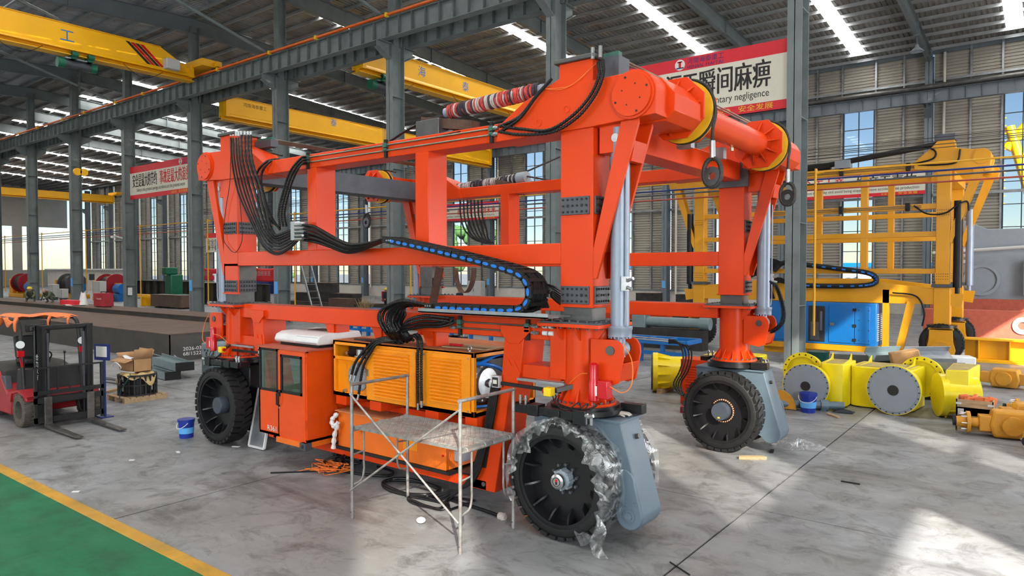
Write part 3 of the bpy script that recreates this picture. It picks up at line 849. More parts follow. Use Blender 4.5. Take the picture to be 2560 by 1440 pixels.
def leg(mx, my, house, hub, label):
    H = lambda q: mir(q, mx, my)
    # bogie housing between the two wheels
    poly = [(-4.98, 1.39), (-3.80, 1.39), (-3.775, 1.3), (-3.51, 0.40)]
    for k in range(8):
        a = R(0 - k * 22); poly.append((-3.68 + 0.17 * math.cos(a), 0.36 + 0.17 * math.sin(a)))
    poly += [(-4.15, 0.42), (-4.98, 1.05)]
    hs = build('bogie_housing', H(MB().prism(poly, 'Y', 6.925, 7.375)), house, G, bev=0.012)
    tp = MB().box(-4.98, -3.78, 6.90, 7.40, 1.37, 1.40); build('housing_lid', H(tp), house, hs, bev=0.004)
    lug = []
    for k in range(13):
        a = R(180 - 15 * k); lug.append((-3.74 + 0.14 * math.cos(a), 0.72 + 0.16 * math.sin(a)))
    for k in range(13):
        a = R(-15 * k); lug.append((-3.665 + 0.155 * math.cos(a), 0.37 + 0.155 * math.sin(a)))
    build('pivot_plate', H(MB().prism(lug, 'Y', 6.885, 6.925)), house, hs, bev=0.006)
    pv = MB().cyl((-3.66, 6.872, 0.37), (-3.66, 6.886, 0.37), 0.075, n=20); pv.cyl((-3.66, 6.855, 0.37), (-3.66, 6.874, 0.37), 0.045, n=16)
    for dx in (-0.06, 0.06): pv.cyl((-3.66 + dx, 6.872, 0.5), (-3.66 + dx, 6.886, 0.5), 0.022, n=10)
    pv.box(-3.76, -3.56, 6.88, 6.886, 0.47, 0.53)
    build('pivot_pin', H(pv), house, hs)
    build('pivot_pin', H(MB().cyl((-4.02, 6.90, 1.10), (-4.02, 6.926, 1.10), 0.075, n=20).cyl((-4.02, 6.88, 1.10), (-4.02, 6.902, 1.10), 0.035, n=14)), house, hs)
    build('pivot_pin', H(MB().cyl((-3.80, 7.2, 1.17), (-3.70, 7.2, 1.20), 0.03, n=10)), 'bare_steel', hs)
    for outer in (True, False): wheel(mx, my, outer, hub)
    # slewing ring
    mb = MB().lathe((-4.38, 7.13, 1.40), (0, 0, 1), [(0, 0.40), (0.03, 0.46), (0.085, 0.46), (0.085, 0.41), (0.12, 0.41), (0.12, 0.0001)], n=40)
    sr = build('slewing_ring', H(mb), 'black_paint', G)
    mb = MB().box(-5.1, -4.1, 6.62, 6.72, 1.40, 1.50); mb.box(-4.22, -4.06, 6.60, 6.76, 1.37, 1.53); mb.box(-4.85, -4.7, 6.60, 6.76, 1.39, 1.52)
    mb.box(-4.0, -3.72, 7.30, 7.42, 1.42, 1.53); mb.box(-5.12, -4.98, 6.66, 6.85, 1.42, 1.50); mb.box(-4.62, -4.40, 6.60, 6.72, 1.41, 1.49)
    build_each('ring_bracket', H(mb), 'black_paint', sr, bev=0.005)
    fit = MB()
    for x in (-5.02, -4.94): fit.cyl((x, 6.70, 1.5), (x, 6.70, 1.60), 0.018, n=8); fit.cyl((x, 6.70, 1.545), (x, 6.70, 1.57), 0.027, n=6)
    for x in (-4.07, -4.0): fit.cyl((x, 6.64, 1.38), (x, 6.64, 1.5), 0.018, n=8); fit.cyl((x - 0.03, 6.62, 1.47), (x + 0.04, 6.62, 1.49), 0.02, n=8)
    build_each('hydraulic_fitting', H(fit), 'zinc', sr)
    # king post
    mb = MB().lathe((-4.38, 7.13, 1.52), (0, 0, 1), [(0, 0.375), (0.028, 0.375), (0.028, 0.255), (0.92, 0.255)], n=40)
    kp = build('king_post', H(mb), RO, G)
    gs = MB(); bl = MB()
    for k in range(12):
        a = 2 * math.pi * (k + 0.5) / 12; d = V(math.cos(a), math.sin(a), 0); s = V(-math.sin(a), math.cos(a), 0) * 0.009
        c = V(-4.38, 7.13, 0)
        q = [c + d * 0.25 + V(0, 0, 1.548), c + d * 0.35 + V(0, 0, 1.548), c + d * 0.345 + V(0, 0, 1.58), c + d * 0.25 + V(0, 0, 1.72)]
        gs.add([p + s for p in q] + [p - s for p in q], [(0, 1, 2, 3), (7, 6, 5, 4), (0, 4, 5, 1), (1, 5, 6, 2), (2, 6, 7, 3), (3, 7, 4, 0)])
    for k in range(24):
        a = 2 * math.pi * (k + 0.25) / 24; bl.cyl((-4.38 + 0.345 * math.cos(a), 7.13 + 0.345 * math.sin(a), 1.548), (-4.38 + 0.345 * math.cos(a), 7.13 + 0.345 * math.sin(a), 1.572), 0.017, n=6)
    build_each('foot_gusset', H(gs), RO, kp); build('foot_bolts', H(bl), 'dark_grey_plate', kp, kind='stuff')
    x0, x1, y0, y1 = -4.80, -3.97, 6.73, 7.53
    pl = build('top_flange', H(MB().box(x0, x1, y0, y1, 2.435, 2.475)), RO, G, bev=0.004)
    build('shim_plate', H(MB().box(x0 + 0.02, x1 - 0.02, y0 + 0.02, y1 - 0.02, 2.475, 2.495)), 'dark_grey_plate', pl)
    bl = MB()
    for k in range(7):
        f = (k + 0.5) / 7
        for (bx, by) in ((x0 + (x1 - x0) * f, y0 + 0.06), (x1 - 0.06, y0 + (y1 - y0) * f), (x0 + 0.06, y0 + (y1 - y0) * f)):
            bl.cyl((bx, by, 2.415), (bx, by, 2.515), 0.017, n=6)
    build('flange_bolts', H(bl), 'dark_grey_plate', pl, kind='stuff')
    gs = MB()
    for (gx, gy, dx, dy) in ((-4.55, 6.88, 0, -1), (-4.30, 6.88, 0, -1), (-4.13, 7.0, 1, 0), (-4.13, 7.3, 1, 0)):
        if dx == 0: gs.prism([(gy + 0.06, 2.22), (gy + 0.06, 2.435), (gy - 0.10, 2.435), (gy - 0.08, 2.38)], 'X', gx - 0.01, gx + 0.01)
        else: gs.prism([(gx - 0.06, 2.22), (gx - 0.06, 2.435), (gx + 0.1, 2.435), (gx + 0.08, 2.38)], 'Y', gy - 0.01, gy + 0.01)
    build_each('top_gusset', H(gs), RO, pl)
    # telescopic inner post and outer box
    build('inner_post', H(MB().box(-4.58, -4.195, 6.97, 7.29, 2.495, 2.70)), 'bare_steel', G, bev=0.004)
    if mx:   # the two left hand legs show the bare inner post under the middle beam
        q = MB().box(XL_, XR, YF, YF + 0.03, 2.66, 3.2); q.box(XR - 0.03, XR, YF, YB, 2.66, 3.2); q.box(XL_, XR, YF, YB, 3.16, 4.76); q.box(XL_ - 0.02, XR + 0.03, YF - 0.02, YF + 0.03, 2.655, 2.675)
        q.prism([(XL_, 3.18), (XL_, 3.5), (XL_ - 0.001, 3.5)], 'Y', YF, YF + 0.02)
        lb = build('leg_box', H(q), RO, G, bev=0.006)
        build('inner_column', H(MB().box(XL_ + 0.02, XR - 0.03, YF + 0.035, YB, 2.69, 3.16)), 'bare_steel', lb)
    else:
        q = MB().box(XL_, XR, YF, YB, 2.66, 4.76); q.box(XL_ - 0.02, XR + 0.02, YF - 0.02, YB + 0.02, 2.655, 2.675)
        lb = build('leg_box', H(q), RO, G, bev=0.008)
    for z in (2.80, 3.84):
        p, b = bolt_plate((-4.40, YF, z), '-Y', 0.385, 0.21)
        sp = build('splice_plate', H(p), 'dark_grey_plate', lb, bev=0.005); build('splice_bolts', H(b), 'text_black', lb, kind='stuff')
        if mx:
            p, b = bolt_plate((0, 0, z), '+X', 0.33, 0.21)   # on the face turned to the middle of the machine
            f = lambda q: MB().add([V(2 * XM - (XL_ - v.x), 7.13 + v.y if not my else 2 * YM - 7.13 + v.y, v.z) for v in q.v], q.f)
            build('splice_plate', f(p), 'dark_grey_plate', lb, bev=0.005); build('splice_bolts', f(b), 'text_black', lb, kind='stuff')
        else:
            p, b = bolt_plate((XR, 7.13, z), '+X', 0.33, 0.21)
            build('splice_plate', H(p), 'dark_grey_plate', lb, bev=0.005); build('splice_bolts', H(b), 'text_black', lb, kind='stuff')
    # lift cylinder with its lug
    lp = [(-4.16, 2.31), (-3.83, 2.31), (-3.78, 2.285), (-3.745, 2.23), (-3.735, 2.15), (-3.80, 1.83), (-3.90, 1.79), (-4.16, 1.84)]
    lg = build('cylinder_lug', H(MB().prism(lp, 'Y', 6.885, 6.915)), RO, G, bev=0.004)
    build('cylinder_lug', H(MB().prism(lp, 'Y', 7.285, 7.315)), RO, lg, bev=0.004)
    build('lug_web', H(MB().prism([(-4.16, 1.86), (-4.16, 1.88), (-3.83, 1.86), (-3.76, 2.05), (-3.75, 2.04), (-3.82, 1.84)], 'Y', 6.915, 7.285)), RO, lg)
    build('lug_pin', H(MB().cyl((-3.90, 6.868, 2.19), (-3.90, 7.33, 2.19), 0.052, n=20)), 'bare_steel', lg)
    cy = build('lift_cylinder', H(MB().lathe((-3.90, 7.10, 2.40), (0, 0, 1), [(0, 0.108), (2.3, 0.108), (2.32, 0.08)], n=32)), 'silver_paint', G)
    q = MB().lathe((-3.90, 7.10, 2.335), (0, 0, 1), [(0, 0.105), (0.0, 0.138), (0.075, 0.138), (0.085, 0.145), (0.12, 0.145), (0.12, 0.108)], n=32)
    for k in range(16):
        a = 2 * math.pi * k / 16; q.cyl((-3.9 + 0.122 * math.cos(a), 7.1 + 0.122 * math.sin(a), 2.315), (-3.9 + 0.122 * math.cos(a), 7.1 + 0.122 * math.sin(a), 2.335), 0.012, n=6)
    build('gland_flange', H(q), 'silver_paint', cy)
    build('piston_rod', H(MB().cyl((-3.90, 7.10, 2.10), (-3.90, 7.10, 2.34), 0.065, n=20).cyl((-3.9, 7.02, 2.19), (-3.9, 7.18, 2.19), 0.09, n=18)), 'silver_paint', cy)
    build('oil_pipe', H(MB().tube([(-3.80, 7.03, 2.48), (-3.785, 7.02, 2.6), (-3.785, 7.02, 4.2)], 0.012, 6)), 'silver_paint', cy)
    build('hose_port', H(MB().box(-3.82, -3.76, 6.98, 7.06, 2.86, 3.02).cyl((-3.77, 7.02, 2.97), (-3.68, 7.0, 3.0), 0.02, n=8).cyl((-3.77, 7.02, 2.9), (-3.70, 7.0, 2.88), 0.02, n=8)), 'zinc', cy)
    # diagonal outrigger brace: two flanges and a web
    for yy in (6.945, 7.275):
        br = build('brace_plate', H(MB().prism([(-4.165, 2.99), (-4.165, 3.34), (-3.81, 4.76), (-3.60, 4.76), (-3.60, 4.70), (-4.12, 2.99)], 'Y', yy, yy + 0.04)), RO, G, bev=0.004)
    build('brace_web', H(MB().prism([(-4.165, 3.34), (-4.13, 3.30), (-3.77, 4.72), (-3.80, 4.76)], 'Y', 6.985, 7.275)), RO, br)
    build('brace_rib', H(MB().prism([(-3.78, 4.30), (-3.70, 4.30), (-3.66, 4.52), (-3.72, 4.52)], 'Y', 6.985, 7.275)), RO, br)
    # head casting
    hp = [(-5.56, 4.70), (-5.50, 4.90), (-5.12, 5.135), (-4.605, 5.33), (-4.605, 5.49), (-4.150, 5.49), (-4.150, 5.24), (-3.86, 5.25)]
    for k in range(9):
        a = R(115 - k * 14.4); hp.append((-3.64 + 0.275 * math.cos(a), 5.0 + 0.275 * math.sin(a)))
    hp += [(-3.375, 4.765), (-4.16, 4.72)]
    hd = build('head_box', H(MB().prism(hp, 'Y', 6.90, 7.36)), RO, G, bev=0.006)
    bs = MB().lathe((-3.645, 6.90, 5.0), (0, -1, 0), [(0, 0.262), (0.02, 0.262), (0.02, 0.235), (0.045, 0.235), (0.045, 0.0001)], n=48)
    build('boss_cover', H(bs), RO, hd)
    bl = MB()
    for k in range(8):
        a = R(20 + 45 * k); rr, r2 = (0.20, 0.014) if k % 2 == 0 else (0.12, 0.009)
        bl.cyl((-3.645 + rr * math.cos(a), 6.852, 5.0 + rr * math.sin(a)), (-3.645 + rr * math.cos(a), 6.86, 5.0 + rr * math.sin(a)), r2, n=10)
    build('cover_bolts', H(bl), 'text_black', hd, kind='stuff')
    for (hx, hz) in ((-4.50, 4.97), (-4.90, 4.86)): build('drain_boss', H(MB().ring((hx, 6.90, hz), (hx, 6.893, hz), 0.05, 0.03, n=20)), RO, hd)
    build('tower_cap', H(MB().box(-4.66, -4.12, 6.86, 7.42, 5.49, 5.545)), 'bare_steel', hd, bev=0.012)
    build('link_block', H(MB().box(-4.12, -3.79, 7.0, 7.26, 4.42, 4.75)), RO, hd, bev=0.005)
    build('link_pin', H(MB().cyl((-3.91, 6.985, 4.58), (-3.91, 7.02, 4.58), 0.048, n=18)), 'zinc', hd)
    npy = [(-3.99, 4.74), (-3.40, 4.74), (-3.29, 4.84), (-3.29, 5.03), (-3.45, 5.22), (-3.99, 5.24)]
    build('nose_box', H(MB().prism(npy, 'Y', 7.20, 7.92)), RO, hd, bev=0.006)
    # rope sheave between two ribbed cheek plates
    cx, cz = -3.62, 5.03
    T0 = H
    if my: H = lambda q: mir(MB().add([V(v.x, 16.22 - v.y, v.z) for v in q.v], q.f), mx, my)   # the rear set stands the same way round as the front one
    ch = []
    for k in range(8): ch.append((cx + 0.39 * math.cos(R(22.5 + 45 * k)), cz + 0.39 * math.sin(R(22.5 + 45 * k))))
    for yy in (7.93, 8.29): build('cheek_plate', H(MB().prism(ch, 'Y', yy, yy + 0.035)), RO, G, bev=0.004)
    build('sheave', H(MB().lathe((cx, 8.15, cz), (0, 1, 0), [(0, 0.10), (0, 0.38), (0.03, 0.38), (0.06, 0.34), (0.09, 0.38), (0.12, 0.38), (0.12, 0.10)], n=48, close=True)), 'sheave_yellow', G)
    for yr, dy in ((8.325, 0.2), (7.93, -0.12)):
        rb = MB()
        for k in range(10):
            a = R(36 * k + 8); d = V(math.cos(a), 0, math.sin(a)); s = V(-math.sin(a), 0, math.cos(a)) * 0.011; c = V(cx, 0, cz)
            q = [c + d * 0.17 + V(0, yr, 0), c + d * 0.33 + V(0, yr, 0), c + d * 0.325 + V(0, yr + 0.12 * dy, 0), c + d * 0.17 + V(0, yr + dy, 0)]
            rb.add([p + s for p in q] + [p - s for p in q], [(0, 1, 2, 3), (7, 6, 5, 4), (0, 4, 5, 1), (1, 5, 6, 2), (2, 6, 7, 3), (3, 7, 4, 0)])
        build_each('cheek_rib', H(rb), RO, G)
    build('rope_groove', H(MB().ring((cx, 8.18, cz), (cx, 8.24, cz), 0.386, 0.34, n=48)), 'rubber_black', G)
    build('sheave_core', H(MB().cyl((cx, 7.9, cz), (cx, 8.33, cz), 0.2, n=24)), RO, G)
    b = MB()
    for k in range(6):
        a = R(60 * k + 20); b.cyl((cx + 0.32 * math.cos(a), 8.325, cz + 0.32 * math.sin(a)), (cx + 0.32 * math.cos(a), 8.35, cz + 0.32 * math.sin(a)), 0.018, n=6)
    build('cheek_bolts', H(b), 'dark_grey_plate', G, kind='stuff')
    # wire rope over the sheave ending in a socket and thimble
    pts = [(cx - 0.5, 8.21, cz + 0.30), (cx - 0.15, 8.21, cz + 0.385), (cx + 0.12, 8.21, cz + 0.38), (cx + 0.31, 8.21, cz + 0.25), (cx + 0.40, 8.2, cz - 0.02), (cx + 0.41, 8.09, cz - 0.25), (cx + 0.40, 8.10, cz - 0.40)]
    rp = build('wire_rope', H(MB().tube(spline(pts, 36), 0.02, 8)), 'rope', G)
    build('rope_socket', H(MB().cyl((cx + 0.40, 8.10, cz - 0.40), (cx + 0.40, 8.11, cz - 0.60), 0.034, n=12)), 'zinc', rp)
    th = MB(); c = V(cx + 0.40, 8.11, cz - 0.80); loop = []
    for k in range(20):
        a = 2 * math.pi * k / 20; rr = 0.125 * (1 + 0.35 * max(0, math.sin(a)) ** 2); loop.append(c + V(rr * math.cos(a) * 0.86, 0, rr * 1.15 * math.sin(a)))
    th.tube(loop, 0.03, 8, closed=True)
    build('rope_loop', H(th), 'rope', rp)
    build('thimble', H(MB().ring(c + V(0, -0.025, -0.02), c + V(0, 0.025, -0.02), 0.112, 0.045, n=24)), 'black_paint', rp)

leg(False, False, 'slate_paint', 'gear', 'near')
leg(True, False, 'black_paint', 'plain', 'left')
leg(False, True, 'slate_paint', 'beads', 'rear')
leg(True, True, 'black_paint', 'plain', 'rear left')
# the near face of the right rear bogie carries the dark capped hub: outer wheel of that leg faces away, so the inner one gets hub and ribs
def inner_hub(mx, kind):
    wx, cz = -4.42, 0.683; y0 = 7.725; yd = 7.54
    H = lambda q: mir(q, mx, True)
    t = build('rim_flange', H(MB().ring((wx, y0 - 0.012, cz), (wx, y0 - 0.035, cz), 0.547, 0.49, n=48)), 'black_paint', G)
    for k in range(12):
        a = 2 * math.pi * (k + 0.5) / 12; d = V(math.cos(a), 0, math.sin(a)); s = V(-math.sin(a), 0, math.cos(a)) * 0.012; c = V(wx, 0, cz)
        A, B = c + d * 0.505, c + d * 0.345
        q = [A + V(0, y0 - 0.035, 0), A + V(0, yd, 0), B + V(0, yd, 0), A * 0.35 + B * 0.65 + V(0, y0 - 0.10, 0)]
        build('rim_rib', H(MB().add([p + s for p in q] + [p - s for p in q], [(0, 1, 2, 3), (7, 6, 5, 4), (0, 4, 5, 1), (1, 5, 6, 2), (2, 6, 7, 3), (3, 7, 4, 0)])), 'black_paint', t)
    build('hub', H(MB().lathe((wx, yd, cz), (0, 1, 0), [(0, 0.15), (0.16, 0.15), (0.175, 0.14), (0.175, 0.0001)], n=32)), 'hub_dark', t)
    if kind:
        for k in range(24):
            a = -2.1 + 4.6 * k / 23
            build('bearing_ball', H(MB().sphere((wx + 0.188 * math.cos(a), yd + 0.03, cz + 0.188 * math.sin(a)), 0.023, 8, 6)), 'copper', t)
        build('hub_label', H(MB().box(wx - 0.03, wx + 0.01, yd + 0.174, yd + 0.178, cz - 0.11, cz - 0.085)), 'text_gold', t)
inner_hub(False, True); inner_hub(True, False)

# beams of the two side frames
for my in (False, True):
    H = lambda q: mir(q, False, my)
    build('upper_beam', H(MB().box(-11.5, -5.3, YF, YB, 4.71, 4.935)), RO, G, bev=0.012)
    build('middle_beam', H(MB().box(-11.5, -4.61, YF, YB, 3.16, 3.41)), RO, G, bev=0.012)
    lo = build('lower_beam', H(MB().box(-11.5, -4.62, YF, YB, 2.245, 2.49)), RO, G, bev=0.012)
    build('beam_dust', H(MB().box(-11.3, -4.82, YF + 0.03, YB - 0.03, 2.486, 2.4925)), 'dusty_red', lo)
    for (xa, xb) in ((-9.47, -9.24), (-7.03, -6.78)):
        build('frame_post', H(MB().box(xa, xb, YF, YB, 3.40, 4.72)), RO, G, bev=0.010)
    for mx in ((False, True) if not my else ()):
        K = lambda q: mir(q, mx, my)
        hg = build('hanger', K(MB().prism([(-5.42, 2.25), (-5.12, 2.25), (-5.16, 1.92), (-5.18, 1.76), (-5.33, 1.6), (-5.58, 0.25), (-6.0, 0.25), (-5.62, 1.2), (-5.47, 1.75)], 'Y', 6.90, 7.36)), RO, G, bev=0.008)
        build('gusset_plate', K(MB().prism([(-5.47, 2.40), (-5.03, 2.40), (-5.03, 2.33), (-5.19, 2.18), (-5.34, 2.18), (-5.47, 2.30)], 'Y', 6.885, 6.945)), RO, hg, bev=0.004)
        build('doubler_plate', K(MB().prism([(-5.40, 1.98), (-5.36, 1.98), (-5.30, 1.90), (-5.27, 1.98), (-5.17, 1.82), (-5.22, 1.62), (-5.48, 1.56)], 'Y', 6.885, 6.901)), RO, hg, bev=0.003)
        build('shelf_beam', K(MB().box(-5.25, -4.60, YF, YB, 1.765, 1.93)), RO, hg, bev=0.006)
        build('side_panel', K(MB().box(-4.73, -4.51, 6.90, 7.36, 1.80, 2.40)), RO, hg, bev=0.004)
        build('cable_rail', K(MB().box(-5.2, -4.5, 6.86, 6.92, 1.735, 1.765)), 'galvanised', hg)
    if not my:
        build('bottom_chord', H(MB().box(-10.4, -5.72, 6.90, 7.36, 0.25, 0.375)), RO, G, bev=0.006)
        build('chord_stud', H(MB().cyl((-5.76, 6.885, 0.33), (-5.76, 6.9, 0.33), 0.03, n=8)), 'bare_steel', G)
build('platform_deck', MB().box(-10.3, -6.0, 6.95, 8.3, 0.375, 0.40), 'black_paint', G)
# posts under the lower beam carrying small brackets
for x in (-9.15, -8.05, -7.0):
    build('bracket_rib', MB().prism([(x, 2.245), (x + 0.22, 2.245), (x + 0.22, 1.98), (x + 0.14, 1.98)], 'Y', 7.02, 7.04), RO, G)
    build('bracket_rib', MB().box(x + 0.06, x + 0.26, 7.05, 7.3, 2.03, 2.25), RO, G, bev=0.004)
# cross girders at the two ends
cb = build('cross_girder', MB().box(-4.58, -4.20, 7.30, 11.92, 4.60, 4.90), RO, G, bev=0.01)
for s in (0, 1):
    yy = 7.42 if s == 0 else 11.82
    q = MB().prism([(-4.72, 4.50), (-4.06, 4.50), (-4.06, 4.99), (-4.20, 4.99), (-4.20, 4.60), (-4.72, 4.60)], 'Y', yy - 0.03, yy + 0.03)
    build('girder_bracket', q, 'dark_grey_plate', cb)
build('cross_girder', MB().box(-11.93, -11.53, 7.30, 11.92, 4.68, 5.08), 'dark_grey_plate', G, bev=0.01)
for x in (-3.62, 2 * XM + 3.62):
    tb = build('torque_tube', MB().cyl((x, 8.19, 5.03), (x, 11.05, 5.03), 0.18, n=36), RO, G)
    if x > -5:
        for y in (8.75, 9.9): build('oil_valve', MB().box(x - 0.35, x - 0.15, y, y + 0.12, 4.70, 4.86), 'galvanised', tb)
        for y in (8.72, 9.95): build('oil_fitting', MB().cyl((x - 0.05, y, 4.80), (x - 0.05, y, 4.86), 0.03, n=10), 'copper', tb)

# ------------------------------------------------------------------ operator cab hung under the lower beam
cx0, cx1, cy0, cy1, cz0, cz1 = -10.10, -8.845, 6.45, 7.75, 0.48, 1.86
q = MB()
q.box(cx0, cx1, cy0, cy1, cz0, cz0 + 0.04)
q.box(cx1 - 0.03, cx1, cy0, cy1, cz0, cz1)
q.box(cx0, cx1, cy1 - 0.03, cy1, cz0, 1.17); q.box(cx0, cx0 + 0.08, cy1 - 0.03, cy1, 1.17, cz1); q.box(cx1 - 0.08, cx1, cy1 - 0.03, cy1, 1.17, cz1); q.box(cx0, cx1, cy1 - 0.03, cy1, 1.78, cz1)
q.box(cx0, cx0 + 0.03, cy0, cy1, cz0, 1.17); q.box(cx0, cx0 + 0.03, cy0, cy0 + 0.06, cz0, cz1); q.box(cx0, cx0 + 0.03, cy0, cy1, 1.80, cz1)
q.box(cx0, -9.56, cy0, cy0 + 0.03, cz0, 1.17); q.box(cx0, cx1, cy0, cy0 + 0.03, 1.84, cz1); q.box(-9.585, -9.545, cy0, cy0 + 0.03, cz0, cz1); q.box(cx0, cx0 + 0.03, cy0, cy0 + 0.03, cz0, cz1)
cab = build('cab', q, 'cab_paint', G)
build('cab_roof', MB().box(cx0 - 0.02, cx1 + 0.03, cy0 - 0.03, cy1 + 0.02, cz1, cz1 + 0.025), 'dusty_red', cab)
def win(parent, x0, x1, z0, z1, y, w=0.035):
    f = MB().box(x0, x1, y - 0.012, y + 0.02, z0, z0 + w); f.box(x0, x1, y - 0.012, y + 0.02, z1 - w, z1)
    f.box(x0, x0 + w, y - 0.012, y + 0.02, z0, z1); f.box(x1 - w, x1, y - 0.012, y + 0.02, z0, z1)
    build('window_gasket', f, 'rubber_black', parent)
    build('window_pane', MB().box(x0 + w, x1 - w, y - 0.002, y + 0.002, z0 + w, z1 - w), 'cab_glass', parent)
win(cab, -10.085, -9.585, 1.17, 1.85, cy0 + 0.005)
build('window_stile', MB().box(-10.05, -10.0, cy0 + 0.02, cy0 + 0.05, 1.2, 1.82), 'white_plastic', cab)
q = MB().box(-9.54, -8.875, cy0 - 0.012, cy0 + 0.02, cz0 + 0.03, 1.19); q.box(-9.54, -8.875, cy0 - 0.012, cy0 + 0.02, 1.775, cz1 - 0.015); q.box(-9.54, -9.49, cy0 - 0.012, cy0 + 0.02, 1.19, 1.775); q.box(-8.95, -8.875, cy0 - 0.012, cy0 + 0.02, 1.19, 1.775)
build('cab_door', q, 'cab_paint', cab)
win(cab, -9.495, -8.945, 1.18, 1.78, cy0 - 0.008, 0.04)
build('door_handle', MB().tube([(-9.53, cy0 - 0.012, 1.19), (-9.53, cy0 - 0.06, 1.17), (-9.53, cy0 - 0.06, 1.0), (-9.53, cy0 - 0.012, 0.97)], 0.016, 8), 'rubber_black', cab)
build('door_handle_plate', MB().box(-9.56, -9.5, cy0 - 0.018, cy0, 1.12, 1.22), 'rubber_black', cab)
build('door_lock', MB().cyl((-9.53, cy0, 0.94), (-9.53, cy0 - 0.02, 0.94), 0.016, n=10), 'chrome', cab)
for z in (0.72, 1.68): build('hinge', MB().box(-8.885, -8.855, cy0 - 0.03, cy0, z, z + 0.1), 'cab_paint', cab)
build('corner_casting', MB().box(-8.97, -8.83, 6.40, 6.52, 0.37, 0.48), 'dark_grey_plate', cab); build('sub_frame', MB().box(-9.6, -8.85, 6.42, 7.7, 0.40, 0.48), 'box_orange', cab)
build('sub_frame_hole', MB().cyl((-8.90, 6.398, 0.425), (-8.90, 6.402, 0.425), 0.03, n=12), 'text_black', cab)
text_mesh('R361', 0.115, 'text_white', 'cab_number', cab, (-9.87, cy0 - 0.001, 0.545), (1, 0, 0), (0, 0, 1), width=0.24)
# inside the cab
build('cab_seat', MB().box(-9.65, -9.2, 7.0, 7.45, 0.6, 0.85).box(-9.65, -9.2, 7.4, 7.5, 0.85, 1.45), 'cab_seat', cab, bev=0.02)
build('steering_wheel', MB().tube([(-9.2 + 0.16 * math.cos(a), 6.85 + 0.13 * math.sin(a), 1.32 + 0.10 * math.sin(a)) for a in [2 * math.pi * k / 20 for k in range(20)]], 0.014, 6, closed=True).cyl((-9.2, 6.85, 1.32), (-9.2, 6.98, 0.9), 0.02, n=8), 'rubber_black', cab)
build('console', MB().box(-9.9, -9.1, 6.9, 7.0, 0.52, 1.12), 'white_plastic', cab, bev=0.02)

# ------------------------------------------------------------------ diesel generator set
gx0, gx1, gy0, gy1, gz0, gz1 = -8.67, -5.84, 6.80, 8.15, 1.19, 2.03
q = MB()
t = 0.05
q.box(gx0, gx1, gy0, gy1, gz1 - 0.03, gz1); q.box(gx0, gx1, gy0, gy1, gz0, gz0 + 0.06)
for x in (gx0, -7.92, -6.86, gx1 - t): q.box(x, x + t, gy0, gy0 + t, gz0, gz1)
q.box(gx0, gx1, gy0, gy0 + t, gz1 - 0.07, gz1); q.box(gx0, gx1, gy0, gy0 + t, gz0, gz0 + 0.07)
for x in (gx0, gx1 - t): q.box(x, x + t, gy1 - t, gy1, gz0, gz1)
q.box(gx1 - t, gx1, gy0, gy1, gz1 - 0.07, gz1); q.box(gx1 - t, gx1, gy0, gy1, gz0, gz0 + 0.08)
q.box(gx0, gx0 + 0.02, gy0, gy1, gz0, gz1); q.box(gx0, gx1, gy1 - 0.02, gy1, gz0, gz1); q.box(gx0, -7.9, gy0 + 0.05, gy0 + 0.07, gz0, 1.78); q.box(gx0, -7.9, gy0, gy0 + 0.06, 1.74, 1.79); q.box(-7.9, -7.87, gy0, gy1, gz0, gz1)
gen = build('generator_set', q, 'genset_orange', G, bev=0.004)
build('dusty_top', MB().box(gx0 + 0.02, gx1 - 0.02, gy0 + 0.02, gy1 - 0.02, gz1, gz1 + 0.004), 'dusty_orange', gen)
build('inner_dark', MB().box(-8.6, -6.3, gy0 + 0.25, gy1 - 0.05, gz0 + 0.06, gz1 - 0.06), 'black_paint', gen)
def louvre_panel(name, x0, x1, z0, z1, y, lx0, lx1, lz0, lz1, n):
    p = build(name, MB().box(x0, x1, y - 0.012, y + 0.012, z0, z1), 'genset_orange', gen, bev=0.003)
    for k in range(n):
        z = lz0 + (lz1 - lz0) * k / (n - 1)
        build('louvre', MB().prism([(y - 0.012, z + 0.030), (y - 0.046, z + 0.010), (y - 0.048, z + 0.003), (y - 0.012, z + 0.003)], 'X', lx0, lx1), 'genset_orange', p)
    return p
louvre_panel('louvre_door', -7.865, -6.865, gz0 + 0.02, gz1 - 0.065, gy0 - 0.02, -7.70, -6.98, 1.28, 1.90, 14)
louvre_panel('louvre_panel', -6.75, -5.90, gz0 + 0.06, gz1 - 0.05, gy0, -6.60, -6.05, 1.34, 1.90, 13)
build('panel_screws', MB().cyl((-6.72, 6.78, 1.27), (-6.72, 6.79, 1.27), 0.012, n=8).cyl((-5.93, 6.78, 1.27), (-5.93, 6.79, 1.27), 0.012, n=8).cyl((-6.72, 6.78, 1.95), (-6.72, 6.79, 1.95), 0.012, n=8).cyl((-5.93, 6.78, 1.95), (-5.93, 6.79, 1.95), 0.012, n=8), 'zinc', gen, kind='stuff')
build('door_lock', MB().box(-7.85, -7.82, gy0 - 0.045, gy0 - 0.03, 1.55, 1.65), 'chrome', gen)
bp_ = build('round_cover', MB().lathe((-8.14, gy0 + 0.05, 1.50), (0, -1, 0), [(0, 0.215), (0.018, 0.215), (0.018, 0.0001)], n=36), 'disc_grey', gen)
b = MB()
for k in range(12):
    a = 2 * math.pi * k / 12; b.cyl((-8.14 + 0.195 * math.cos(a), gy0 + 0.02, 1.5 + 0.195 * math.sin(a)), (-8.14 + 0.195 * math.cos(a), gy0 + 0.032, 1.5 + 0.195 * math.sin(a)), 0.011, n=6)
build('cover_bolts', b, 'zinc', gen, kind='stuff')
build('data_plate', MB().box(-8.52, -8.40, gy0 + 0.04, gy0 + 0.05, 1.60, 1.68), 'genset_orange', gen)
